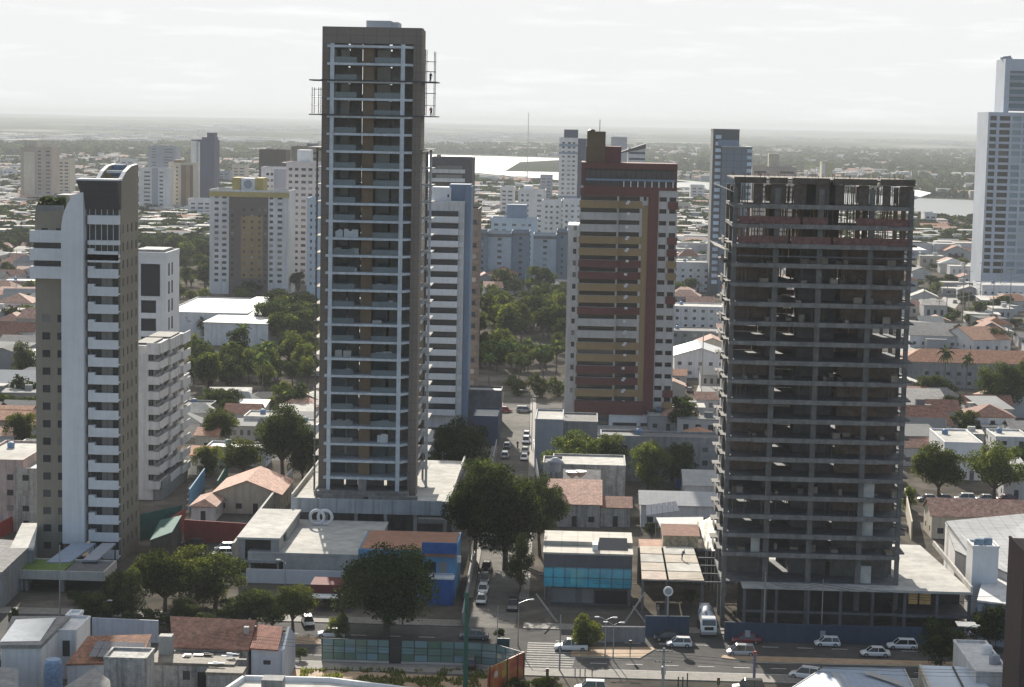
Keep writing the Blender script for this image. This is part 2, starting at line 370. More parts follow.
ys = [-300, 250, 600, 1200, 2500, 5000, 9000, 16000, 34000]
for a, c in zip(ys, ys[1:]): b.quad((-16000, a, 0), (16000, a, 0), (16000, c, 0), (-16000, c, 0))
tag(b.build('ground', gm), kind='structure')
# low hills beyond the river
from mathutils import noise as mnoise
b = MB(); nx, ny = 70, 26
hx = [-9000 + 18000*i/nx for i in range(nx+1)]; hy = [6000 + 24000*(j/ny)**1.4 for j in range(ny+1)]
def hz(x, y):
    t = min(1, max(0, (y-6000)/15000)); n = mnoise.noise((x*.00035, y*.00022, 3.1)) + .5*mnoise.noise((x*.0011, y*.0006, 9.7))
    left = max(0, min(1, (-x-300)/1800))
    return -3 + 62*t*(.55 + .45*n) + 14*left*t
b.v = [(x, y, hz(x, y)) for y in hy for x in hx]
for j in range(ny):
    for i in range(nx): b.f.append((j*(nx+1)+i, j*(nx+1)+i+1, (j+1)*(nx+1)+i+1, (j+1)*(nx+1)+i)); b.m.append(0)
tag(b.build('hills', gm, smooth=True), kind='structure')

water = bpy.data.materials.new('river_water'); water.use_nodes = True
_b = water.node_tree.nodes['Principled BSDF']; _b.inputs['Base Color'].default_value = (.1,.12,.12,1); _b.inputs['Roughness'].default_value = .3
_n = N(water.node_tree, 'ShaderNodeTexNoise'); _n.inputs['Scale'].default_value = .25; _n.inputs['Detail'].default_value = 4
_bp = N(water.node_tree, 'ShaderNodeBump'); _bp.inputs['Strength'].default_value = .25; _bp.inputs['Distance'].default_value = .5
water.node_tree.links.new(_n.outputs['Fac'], _bp.inputs['Height']); water.node_tree.links.new(_bp.outputs[0], _b.inputs['Normal'])
def flat(name, px, z, m, kind='structure', smooth=False):
    bb = MB(); pts = [P(x, y, z) for x, y in px]; bb.poly([(p.x, p.y, z) for p in pts]); return tag(bb.build(name, m), kind=kind)
near_bank = [(300,169),(420,171),(480,173),(570,181),(690,191),(800,203),(915,217),(1070,225)]
far_bank = [(1070,206),(970,200),(915,198),(800,190),(680,180),(600,168),(560,158),(445,155),(300,152)]
flat('river', near_bank+far_bank, .3, water)
mang = mat('mangrove_flat', (.05,.062,.038), rough=1, spec=0, var=.35, scale=.02)
mud = mat('mud_flat', (.4,.38,.34), rough=1, spec=0, var=.2, scale=.01)
flat('mangrove_tongue', [(505,171),(520,162),(560,160),(600,171),(690,182),(650,183),(560,172)], .5, mang)
flat('mud_bank', [(880,167),(910,164),(980,165),(1060,168),(1060,172),(950,170)], .5, mud)
flat('tidal_channel', [(920,180),(985,179),(1060,183),(1060,187),(960,184)], .5, water)
flat('mud_bank', [(780,166),(850,163),(875,167),(810,170)], .5, mud)

# ------------------------------------------------------------------ roads
def strip(name, pts, wd, z, m, kind='structure'):
    """ribbon along a polyline of (x,y) with half widths"""
    bb = MB()
    for (x0, y0), (x1, y1) in zip(pts, pts[1:]):
        d = Vector((x1-x0, y1-y0)).normalized(); n = Vector((d.y, -d.x))*wd/2
        bb.quad((x0+n.x, y0+n.y, z), (x1+n.x, y1+n.y, z), (x1-n.x, y1-n.y, z), (x0-n.x, y0-n.y, z))
    return tag(bb.build(name, m), kind=kind)
RD0, RD1 = 280.5, 303.0                      # the avenue runs along X
b = MB(); b.quad((-160, RD0, .012), (160, RD0, .012), (160, RD1, .012), (-160, RD1, .012)); tag(b.build('avenue', asph), kind='structure')
b = MB()                                     # side street going away from the camera
ST = [(-12.9, 303), (-13.0, 322), (-14.2, 400), (-15.9, 487), (-18.2, 575)]
for (x0, y0), (x1, y1) in zip(ST, ST[1:]): b.quad((x0-3.6, y0, .016), (x0+3.6, y0, .016), (x1+3.8, y1, .016), (x1-3.8, y1, .016))
tag(b.build('side_street', mat('pale_asphalt', (.13,.123,.11), rough=.95, spec=.1, var=.3, scale=.5, big=.3)), kind='structure')
def sidewalk(x0, x1, y0, y1): 
    bb = MB(); bb.box(x0, x1, y0, y1, 0, .14); tag(bb.build('sidewalk', pave), kind='structure')
sidewalk(-160, -17.5, 303, 307); sidewalk(-8, 160, 303, 306.5); sidewalk(-160, 160, 276.5, 280.5)
for side in (-1, 1):
    for (x0, y0), (x1, y1) in zip(ST[1:], ST[2:]):
        bb = MB(); o0 = side*3.8; o1 = side*5.4
        a, c = sorted((o0, o1)); bb.prism([(x0+a, y0), (x0+c, y0), (x1+c, y1), (x1+a, y1)], 0, .13); tag(bb.build('sidewalk', pave), kind='structure')
# sandy medians with kerbs
def median(px, z=.16):
    pts = [P(*q) for q in px]; bb = MB(); bb.prism([(p.x, p.y) for p in pts], 0, z, 0, 1); tag(bb.build('median_strip', [paint_y, sand]), kind='structure')
median([(571,657), (640,659), (655,650), (652,648), (572,648)])
median([(721,658.5), (760,663), (1010,669), (1010,664.5), (723,656)])
median([(200,640), (321,645), (321,637.5), (240,634.5)])
median([(481,658), (500,661.5), (517,657), (516,650.5), (485,650.5)])
# markings
b = MB()
for i in range(11):                          # crossing bars
    y0 = 281.6 + i*1.28; b.quad((-7.0, y0, .024), (-.2+.1*i, y0, .024), (-.2+.1*i, y0+.62, .024), (-7.0, y0+.62, .024))
tag(b.build('crosswalk', mat('worn_road_paint', (.27,.26,.24), var=.4, scale=1.5)), kind='structure')
b = MB()
for i in range(26): x = -60+i*5.2; b.quad((x, 284.2, .024), (x+2.4, 284.2, .024), (x+2.4, 284.36, .024), (x, 284.36, .024)) if not -9 < x < 2 else None
for i in range(26): x = -60+i*5.2; b.quad((x, 296.2, .024), (x+2.4, 296.2, .024), (x+2.4, 296.36, .024), (x, 296.36, .024)) if not -20 < x < -4 else None
b.quad((-60, 281.0, .024), (-17, 281.0, .024), (-17, 281.15, .024), (-60, 281.15, .024)); b.quad((5, 281.0, .024), (90, 281.0, .024), (90, 281.15, .024), (5, 281.15, .024))
tag(b.build('lane_marking', paintw), kind='structure')
# a cross street far up the side street, a street by the park, the avenue at far right
strip('cross_street', [(-120, 545), (-60, 545), (130, 560)], 9, .02, asph)
strip('right_street', [(62, 420), (66, 500), (100, 640), (190, 1010), (300, 1500)], 9, .02, mat('worn_asphalt', (.26,.25,.235), var=.16, scale=.3))
strip('back_street', [(38, 372), (62, 392), (120, 398)], 8, .02, asph)
strip('left_street', [(-140, 455), (-30, 452)], 8, .02, asph)
strip('park_street', [(-190, 880), (-20, 880)], 10, .02, asph)
strip('middle_street', [(26, 470), (36, 560), (50, 700), (90, 900)], 9, .02, mat('worn_asphalt', (.26,.25,.235)))
def lot(px, m, name='paved_lot', z=.03): return flat(name, px, z, m)
lot([(640,470),(700,478),(700,500),(640,495)], asph); lot([(565,420),(600,412),(700,430),(700,445),(560,445)], concpale)
lot([(188,560),(300,560),(300,510),(200,515)], asph); lot([(200,402),(330,406),(330,396),(230,394)], concpale)

# ------------------------------------------------------------------ TOWER 1: beige tower with white curved fin (left)
def beige_tower():
    Y0 = 340.0; Y1 = 355.5
    X = lambda px, py=380: Q(px, py, Y0).x
    Z = lambda py, px=80: Q(px, py, Y0).z
    xa, xb, xc, xd, xe = X(35), X(63), X(85), X(88), X(118.5)
    t = thing('apartment_tower', 'beige mosaic apartment tower with a tall white curved fin and white balcony bands', 'apartment tower', ((xa+xe)/2, Y0, 0))
    zt = Z(168, 140); zr = Z(206)
    pit = 3.07; lst = []
    z0 = Z(556)
    # right volume, taller
    nf = int((Z(232)-z0)/pit)
    b = MB()
    side = []
    for i in range(nf+4):
        for u in (1.6, 5.0, 8.2, 11.6):
            if z0+2.5+i*pit < Z(206)-.5: side.append((u, u+1.0, z0+1.0+i*pit, z0+2.5+i*pit))
    body4(b, xc+.4, xe, Y0+1.6, Y1, 0, Z(206), (), side, (), .22, 0, lst=lst)
    b.build('tower_wall', [beigeT], t)
    # left volume
    l2 = []; b = MB(); fr = []
    for i in range(nf-1):
        if i >= nf-4: continue
        for p0_, p1_ in ((41.5, 49.5), (56.5, 61.6)): fr.append((X(p0_)-xa, X(p1_)-xa, z0+.95+i*pit, z0+2.25+i*pit))
    top = Z(212); 
    fr += [(1.1, 2.2, top-4.2, top-2.9), (3.6, 4.7, top-4.2, top-2.9)]
    body4(b, xa, xb+.3, Y0+.6, Y1-2, 0, top, fr, (), (), .22, 0, 1, lst=l2)
    b.build('wing_wall', [beigeT, concpale], t)
    panes(t, l2 + lst, cap=100)
    # three white duplex bands with dark strip glazing between
    for py0, py1 in ((231,243),(249,261),(267,279)):
        b = MB(); b.box(X(31.5), xb, Y0-.7, Y0+.55, Z(py1), Z(py0)); b.build('balcony_band', whiteclean, t)
    for py0, py1 in ((243,249),(261,267)):
        b = MB(); b.box(X(34), xb-.1, Y0+.3, Y0+.56, Z(py1)+.01, Z(py0)-.01); b.build('strip_window', pane_i, t)
    # white fin with quarter-round head
    r = 4.2; zf = Z(192); prof = [(xb, 3.5), (xc, 3.5), (xc, zf)]
    for k in range(9):
        a = math.pi/2*k/8; prof.append((xb+(xc-xb)*.98-(xc-xb)*.98*math.sin(a)*1.0, zf-7*(1-math.cos(a))))
    b = MB(); b.extr(prof, Y0-.9, Y1-3); b.build('curved_fin', whiteclean, t)
    # balconies on the right volume, two storeys tall glazing on top
    for i in range(nf+1):
        z = z0+i*pit
        if z > Z(256): continue
        b = MB(); b.box(xd+1.1, xe-.02, Y0+.151, Y0+1.59, z-.2, z); b.box(xd+1.1, xe-.02, Y0, Y0+.15, z-.4, z+1.2); b.box(xd, xd+1.1, Y0, Y0+1.59, z-.4, z+1.62); b.build('balcony', whiteclean, t)
        b = MB(); glazing(b, xd+.1, xe-.3, Y0+1.3, z+.01, z+2.75, 5); b.build('balcony_glazing', pane_i, t)
    for py0, py1 in ((215,224),(240,244.5),(254,262)):
        b = MB(); b.box(xd, xe-.02, Y0, Y0+1.58, Z(py1), Z(py0)); b.build('balcony_band', whiteclean, t)
    for py0, py1 in ((209,215),(224,240),(244.5,254)):
        b = MB(); b.box(xd+.1, xe-.1, Y0+1.2, Y0+1.57, Z(py1)+.02, Z(py0)-.02)
        for k in range(6): x = xd+.1+k*(xe-xd-.2)/5; b.box(x-.05, x+.05, Y0+1.1, Y0+1.2, Z(py1)+.02, Z(py0)-.02, 1)
        b.build('double_height_window', [pane_i, whiteclean], t)
    # dark flaring crown panel, side wing walls of the roof terrace
    za, zb = Z(209), Z(180)
    b = MB(); xl, xr = X(86), X(119.5)
    pts0 = [(xl, Y0+.6), (xr, Y0+.6), (xr, Y0+1.58), (xl, Y0+1.58)]
    b.poly([(xl,Y0+.5,za),(xr,Y0+.5,za),(X(119.5),Y0-1.5,zb),(X(79),Y0-1.5,zb)]); b.poly([(xr,Y0+1.6,za),(xl,Y0+1.6,za),(X(79),Y0+1.6,zb),(X(119.5),Y0+1.6,zb)])
    b.poly([(xl,Y0+1.6,za),(xl,Y0+.5,za),(X(79),Y0-1.5,zb),(X(79),Y0+1.6,zb)]); b.poly([(xr,Y0+.5,za),(xr,Y0+1.6,za),(X(119.5),Y0+1.6,zb),(X(119.5),Y0-1.5,zb)])
    b.poly([(xl,Y0+1.6,za),(xr,Y0+1.6,za),(xr,Y0+.5,za),(xl,Y0+.5,za)])
    b.build('crown_panel', [slate], t)
    b = MB(); b.box(X(78.5), X(120), Y0-1.7, Y0+2.2, zb+.003, zb+.3); b.build('crown_ledge', whiteclean, t)
    # right parapet wall sweeping up to the back
    yy = [(Y0+1.6, 184), (Y0+3, 179), (Y0+6, 171.5), (Y0+10, 166), (Y1, 163.5)]
    pf = [(y, Q(118, p, y).z) for y, p in yy]
    b = MB()
    for xo in (xe-.7, X(92)):
        for (ya_, za_), (yb_, zb_) in zip(pf, pf[1:]):
            i0 = len(b.v); zc = Z(206)+.003; x2_ = xo+.7
            b.v += [(xo,ya_,zc),(x2_,ya_,zc),(x2_,yb_,zc),(xo,yb_,zc),(xo,ya_,za_+.01),(x2_,ya_,za_+.01),(x2_,yb_,zb_+.01),(xo,yb_,zb_+.01)]
            for q, m_ in (((4,5,6,7),1),((1,2,6,5),0),((3,0,4,7),0)): b.f.append(tuple(i0+k for k in q)); b.m.append(m_)
        b.quad((xo,Y1,Z(206)),(xo+.7,Y1,Z(206)),(xo+.7,Y1,pf[-1][1]),(xo,Y1,pf[-1][1]))
    b.build('roof_wing_wall', [beigeT, whiteclean], t)
    b = MB(); b.box(X(92)+.4, xe-.4, Y1-.5, Y1-.1, Z(206)+.01, Q(118, 165, Y1).z); b.build('roof_back_wall', [whiteclean], t); b = MB(); b.box(X(92)+.7, xe-.7, Y0+7.4, Y0+8.2, Q(118, 173, Y0+8).z, Q(118, 170.5, Y0+8).z); b.build('roof_beam', [whiteclean], t)
    b = MB(); b.box(X(95), xe-1.2, Y0+9, Y1-.6, Z(206)+.01, Z(178)); b.build('penthouse', [greyw], t)
    b = MB(); b.box(X(96), xe-2, Y1-3.4, Y1-.6, Z(177.9), Q(118, 164.6, Y1-2).z, 0); b.build('roof_tank', [blueT], t)
    # planted terrace on the left wing
    b = MB(); b.box(xa+.1, xb, Y0+.8, Y0+1.1, top+.01, top+1.0); b.build('terrace_rail', greyw, t)
    b = MB(); b.box(xa+2, xb-.5, Y0+7, Y1-3, top+.01, top+2.6); b.build('terrace_room', [greyw], t)
    b = MB(); r2 = random.Random(3)
    for _ in range(260):
        x, y, z = r2.uniform(xa+.3, xb), r2.uniform(Y0+1.2, Y0+3), top+.1+r2.random()**1.5*2.2; s = .35
        d = Vector((r2.gauss(0,1), r2.gauss(0,1), r2.gauss(0,1))).normalized(); e = d.orthogonal()*s
        b.quad(Vector((x,y,z))-e, Vector((x,y,z))+d.cross(e), Vector((x,y,z))+e, Vector((x,y,z))-d.cross(e))
    b.build('terrace_plants', leafC, t)
    return t
beige_tower()

# ------------------------------------------------------------------ TOWER 2: tall brown tower being finished (centre)
def brown_tower():
    Y0 = 364.0; DK = 8.7
    X = lambda px, py=290: Q(px, py, Y0).x
    Z = lambda py, px=365: Q(px, py, Y0).z
    x0, x1, x2, x3, x4, x5 = X(320), X(327.5), X(360), X(371), X(410), X(418.5)   # brown piers: x0-x1, x2-x3, x4-x5
    t = thing('apartment_tower', 'tallest slender brown clad tower with open floors and scaffold near its top', 'apartment tower', ((x0+x5)/2, Y0, DK))
    zt = Z(27); D = 19.0; pit = 17.33*S(Y0); zb = Z(476)
    n = int(round((Z(43)-zb)/pit))
    # piers
    for a, c, top in ((x0, x1, zt), (x4, x5, zt), (x2, x3, Z(40))):
        b = MB(); b.box(a, c, Y0+(.0 if a != x2 else .7), Y0+(3 if a != x2 else 6), DK if a != x2 else zb+.1, top, 0); b.build('pier', brownT if a != x2 else brownC, t)
    b = MB(); b.box(x1, x4, Y0+.02, Y0+3, Z(43.5), zt); b.box(x0+.01, x5-.01, Y0+3.01, Y0+3.3, Z(42), zt-.02); b.build('crown_wall', brownT, t)
    # side walls with glazing strips, back wall
    b = MB(); b.box(x0+.02, x0+.4, Y0+3, Y0+6.5, DK, zt); b.box(x5-.4, x5-.02, Y0+3, Y0+4.6, DK, zt); b.box(x5-.4, x5-.02, Y0+D-.7, Y0+D, DK, Z(150)-.1); b.box(x0+.02, x0+.4, Y0+14, Y0+D, DK, Z(150))
    b.box(x5-.4, x5-.02, Y0+4.6, Y0+8, Z(150), zt-.2); b.build('side_wall', brownT, t)
    b = MB(); b.box(x0+1, x5-1, Y0+5.9, Y0+6.2, zt-.6, zt-.3); b.box(X(359), X(384), Y0+7, Y0+14, zt-.4, Z(18.5)); b.box(X(384)+.003, X(391), Y0+7.4, Y0+13.6, zt-.4, Z(19.6)); b.build('penthouse', mat('pale_penthouse', (.42,.44,.47), var=.05), t)
    # core: dark walls set back, with a see-through slot beside the centre pier
    sl = X(357); 
    b = MB()
    for a, c in ((x0+.4, X(343)), (X(345), sl), (x2, X(384)), (X(387), x5-.5)):
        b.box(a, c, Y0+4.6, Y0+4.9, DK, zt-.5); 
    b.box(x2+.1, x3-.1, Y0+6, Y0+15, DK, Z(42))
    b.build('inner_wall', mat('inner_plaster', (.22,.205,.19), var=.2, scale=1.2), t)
    rr = random.Random(5)
    for i in range(n+1):                      # slabs with chamfered corner, the outer slab edge is a balcony
        z = zb + i*pit
        xl, xr = X(326.2), X(402.5); xe = X(410)
        b = MB(); b.prism([(xl, Y0-1.6), (xr, Y0-1.6), (xr+.25, Y0-1.6), (xe-.35, Y0-.3), (xe, Y0-.3), (xe, Y0+(D-.5 if z < Z(155) else 8)), (X(329), Y0+(D-.5 if z < Z(155) else 8)), (X(329), Y0-.01), (xl, Y0-.01)], z-.42, z)
        b.build('floor_slab', slabedge, t)
        if i < n:
            open_f = i in (n-1, n-2, n-3, n-5, n-8) or rr.random() < .35
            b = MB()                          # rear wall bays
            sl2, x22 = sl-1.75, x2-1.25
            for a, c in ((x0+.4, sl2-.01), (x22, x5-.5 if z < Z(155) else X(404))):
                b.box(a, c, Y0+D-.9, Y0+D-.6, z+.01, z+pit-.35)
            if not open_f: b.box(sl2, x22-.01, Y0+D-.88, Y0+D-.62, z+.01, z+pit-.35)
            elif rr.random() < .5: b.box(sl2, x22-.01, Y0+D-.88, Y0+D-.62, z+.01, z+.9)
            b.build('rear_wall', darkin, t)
            b = MB()                          # sliding windows and glass balustrade of the two bays
            for a, c in ((X(333.5), x2-.9), (x3+.3, X(398.5))):
                b = MB(); b.box(a, c, Y0-1.45, Y0-1.41, z+.05, z+1.05)
                if i > 1 and (i*3+int(a > x2))%7 != 0: b.build('balustrade', glassrail, t)
            for a, c in ((x3+.1, X(386)), (x1+.1, X(345))):
                if rr.random() < .8: b = MB(); b.box(a, c, Y0+3.6, Y0+3.66, z+.02, z+pit-.52); b.build('sliding_window', bluepane, t)
            if z < Z(155):
                b = MB(); b.box(x5-.3, x5-.25, Y0+4.7, Y0+D-.75, z+.02, z+pit-.52); b.build('side_window', pane_dk, t); b = MB(); b.box(x5-.45, x5+.1, Y0+4.62, Y0+D-.71, z-.49, z+.01); b.build('side_slab_edge', slabedge, t)
        if z < Z(140):                        # narrow sunlit balconies along both flanks
            for sgn, xx in ((-1, x0), (1, x5)):
                b = MB(); a, c = sorted((xx+sgn*.003, xx+sgn*1.45)); y0 = Y0+3.2 if sgn < 0 else Y0+9.6
                b.box(a, c, y0, Y0+D-1, z-.14, z); b.build('side_balcony', concpale, t)
                if sgn > 0: pass
    for px in (331, 400.5):
        b = MB(); b.box(X(px)-.36, X(px)+.36, Y0-1.62, Y0-1.0, DK, Z(44)); b.build('column', slabedge, t)
    b = MB(); b.box(x5+.9, x5+1.35, Y0+9.7, Y0+10.2, DK, Z(148)); b.build('column', slabedge, t)
    b = MB(); b.box(x0-1.35, x0-1.05, Y0+3.3, Y0+3.8, DK, Z(148)); b.build('column', concblue, t)
    # wide transfer slab low down and its centre post
    b = MB(); b.box(X(318), X(412), Y0-3, Y0+3.5, Z(494), Z(489)); b.build('floor_slab', concblue, t)
    b = MB(); b.box(x2+.3, x3-.2, Y0-2.4, Y0-1.7, DK, zb-.36); b.build('column', concblue, t)
    # work platforms under the top
    for py in (80, 114.5):
        b = MB(); z = Z(py); b.box(x0-2.3, x0, Y0-.4, Y0+6, z-.25, z-.05); b.box(x5, x5+2.8, Y0-.4, Y0+7, z-.25, z-.05); b.box(x0, x5, Y0-1.9, Y0-1.62, z-.3, z-.02)
        b.build('work_platform', darkmet, t)
    z = Z(148); b = MB(); b.box(x0-2.6, x0+.0, Y0+1, Y0+12, z-.16, z); b.box(x5, x5+2.2, Y0-.2, Y0+10, z-.16, z); b.build('work_platform', concpale, t)
    b = MB(); bl_ = MB()
    for xx, za, zc in ((x5+.6, Z(80), Z(48)), (x5+2.2, Z(80), Z(50)), (x5+.6, Z(114), Z(80)), (x5+2.2, Z(114), Z(80)), (x0-1.9, Z(114), Z(88)), (x0-.7, Z(114), Z(88))):
        for yy in (Y0+1, Y0+4):
            (b if xx > x0 else bl_).tube((xx, yy, za), (xx, yy, zc), .06, n=6)
        k = za
        while k < zc: (b if xx > x0 else bl_).tube((xx-.1, Y0+1, k), (xx-.1, Y0+4, k), .04, n=5); k += 1.6
    for za in (Z(60), Z(70), Z(92), Z(104)): b.tube((x5+.5, Y0+1, za), (x5+2.4, Y0+1, za), .05, n=5); b.tube((x5+.5, Y0+4, za), (x5+2.4, Y0+4, za), .05, n=5)
    for za in (Z(90), Z(98), Z(106)): bl_.tube((x0-2, Y0+1, za), (x0, Y0+1, za), .05, n=5)
    b.build('scaffold_frame', darkmet, t); bl_.build('scaffold_frame', darkmet, t)
    return dict(X=X, Z=Z, Y0=Y0, DK=DK, x0=x0, x5=x5, zb=zb, pit=pit, n=n, D=D)
BT = brown_tower()

# podium, garage and shed in front of it
def podium():
    Yf = 359.0; z1 = 8.6
    xl, xr = Q(291, 512, Yf).x, Q(450, 520, Yf).x
    t = thing('podium', 'wide grey concrete podium deck under the brown tower', 'podium', ((xl+xr)/2, Yf, 0))
    b = MB(); b.box(xl, xr, Yf, Yf+46, z1-.5, z1); b.build('deck', concpale, t)
    b = MB(); b.box(xl, xr, Yf-.25, Yf-.003, z1-2.3, z1+.35); b.build('fascia', mat('fascia_panels', (.36,.38,.4), var=.12, streak=.35, grid=(3.4,9,.2,'wall')), t)
    b = MB(); b.box(xl, xl+.3, Yf, Yf+46, z1+.003, z1+1.0); b.box(xr-.3, xr, Yf, Yf+46, z1+.003, z1+1.1); b.build('parapet', concpale, t)
    b = MB(); b.box(xl+.2, xr-.2, Yf+9, Yf+45, 0, z1-.51); b.build('podium_wall', concdark, t)
    for k in range(6):
        x = xl+1+k*(xr-xl-2)/5; b = MB(); b.box(x-.3, x+.3, Yf+.4, Yf+1, 0, z1-.51); b.build('column', conc, t)
    b = MB(); b.box(Q(418,520,Yf-1).x, Q(446,520,Yf-1).x, Yf-2.2, Yf-.26, 5.2, 6.0); b.build('entrance_canopy', concblue, t)
    # planter blocks along the deck edge
    b = MB(); b.box(xl+5, xl+13, Yf+1.2, Yf+2.6, z1+.003, z1+.9); b.build('planter', concblue, t)
    b = MB(); b.box(xl+14, xl+23, Yf+1.2, Yf+2.6, z1+.003, z1+.7); b.build('planter', concblue, t)
    # lower garage in front
    Yg = 330.0; zg = 5.0; ga, gc = Q(283, 560, Yg).x, Q(352, 560, Yg).x
    g = thing('garage', 'low concrete garage block with bare sunlit roof slab in front of the brown tower', 'garage', ((ga+gc)/2, Yg, 0))
    gx1 = Q(372, 560, Yg).x
    b = MB(); b.box(ga-6, gx1, Yg, Yf-.5, zg-.35, zg); b.build('roof_slab', concpale, g)
    b = MB(); b.box(ga, gx1-.1, Yg+.15, Yg+.4, 0, zg-.36); b.box(gx1-.4, gx1-.1, Yg+.4, Yf-1, 0, zg-.36); b.box(ga-5.9, ga-5.6, Yg+.4, Yf-1, 0, zg-.36)
    b.box(ga-6, ga, Yg+.15, Yg+.4, 0, .9); b.box(ga-6, ga, Yg+.15, Yg+.4, 3.4, zg-.36); b.build('garage_wall', concpale, g)
    b = MB(); p0 = P(330, 583, 1.6); b.poly([(ga+8, Yg-.1, .4), (gx1-1, Yg-.1, 2.6), (gx1-1, Yg-.1, 3.2), (ga+8, Yg-.1, 1.0)]); b.poly([(ga+8, Yg-.2, 1.0), (ga+8, Yg-.1, 1.0), (gx1-1, Yg-.1, 3.2), (gx1-1, Yg-.2, 3.2)]); b.build('stair_rail', darkmet, g)
    b = MB(); b.box(ga-6, gx1, Yg-1.5, Yg-1.2, 0, 2.4); b.build('front_wall', whiteclean, g)
    # white shed with a big dark opening
    Ys = 330.5; za = 7.4; sa, sc = Q(238, 548, Ys).x, Q(279, 548, Ys).x
    s = thing('concrete_shed', 'pale flat-roofed concrete shed with one wide dark opening, beside the long boundary wall', 'shed', ((sa+sc)/2, Ys, 0))
    b = MB(); b.box(sa-.2, sc+.2, Ys-.3, Ys+25, za-.35, za); b.build('roof_slab', concpale, s)
    b = MB(); b.box(sa, sa+.35, Ys, Ys+24.5, 0, za-.36); b.box(sc-.35, sc, Ys, Ys+5, 0, za-.36); b.box(sc-.35, sc, Ys+9, Ys+24.5, 0, za-.36); b.box(sa+.36, sc-.36, Ys+24, Ys+24.5, 0, za-.36)
    b.box(sa+.36, sa+1.2, Ys, Ys+.3, 3.6, za-.36); b.box(sc-1.4, sc-.36, Ys, Ys+.3, 3.6, za-.36); b.box(sa+.36, sc-.36, Ys-.5, Ys+24, 3.1, 3.5); b.box(sa+.36, sc-.36, Ys, Ys+.3, 0, 1.2); b.build('shed_wall', conc, s)
    b = MB(); b.box(sa+1.2, sc-1.4, Ys+1.6, Ys+1.7, 3.6, za-.4); b.build('opening_shade_sheet', darkin, s)  # dark sheet stands in for the shade inside the opening
    # long boundary wall
    p0, p1 = P(232, 552, 3.0), P(291, 476, 3.0)
    b = MB(); b.prism([(p0.x, p0.y), (p0.x+.4, p0.y), (p1.x+.4, p1.y), (p1.x, p1.y)], 0, 4.6)
    tag(b.build('boundary_wall', conc), 'long pale boundary wall running back beside the orange roofed house', 'wall')
    # tube coils on the garage roof
    for i, px in enumerate((317, 325)):
        p = P(px, 525.5, zg); me = MB()
        seg = 20; R, r = 1.25, .28; i0 = 0
        for a in range(seg):
            for c in range(7):
                A, C_ = 2*math.pi*a/seg, 2*math.pi*c/7; me.v.append((p.x+(R+r*math.cos(C_))*math.cos(A), p.y+r*math.sin(C_), p.z+1.55+(R+r*math.cos(C_))*math.sin(A)))
        for a in range(seg):
            for c in range(7): a2, c2 = (a+1) % seg, (c+1) % 7; me.f.append((a*7+c, a2*7+c, a2*7+c2, a*7+c2)); me.m.append(0)
        tag(me.build('pipe_coil', whiteclean, smooth=True), ['left', 'right'][i]+' of the two white pipe coils leaning at the back of the garage roof slab', 'pipe coil', 'white pipe coils')
podium()

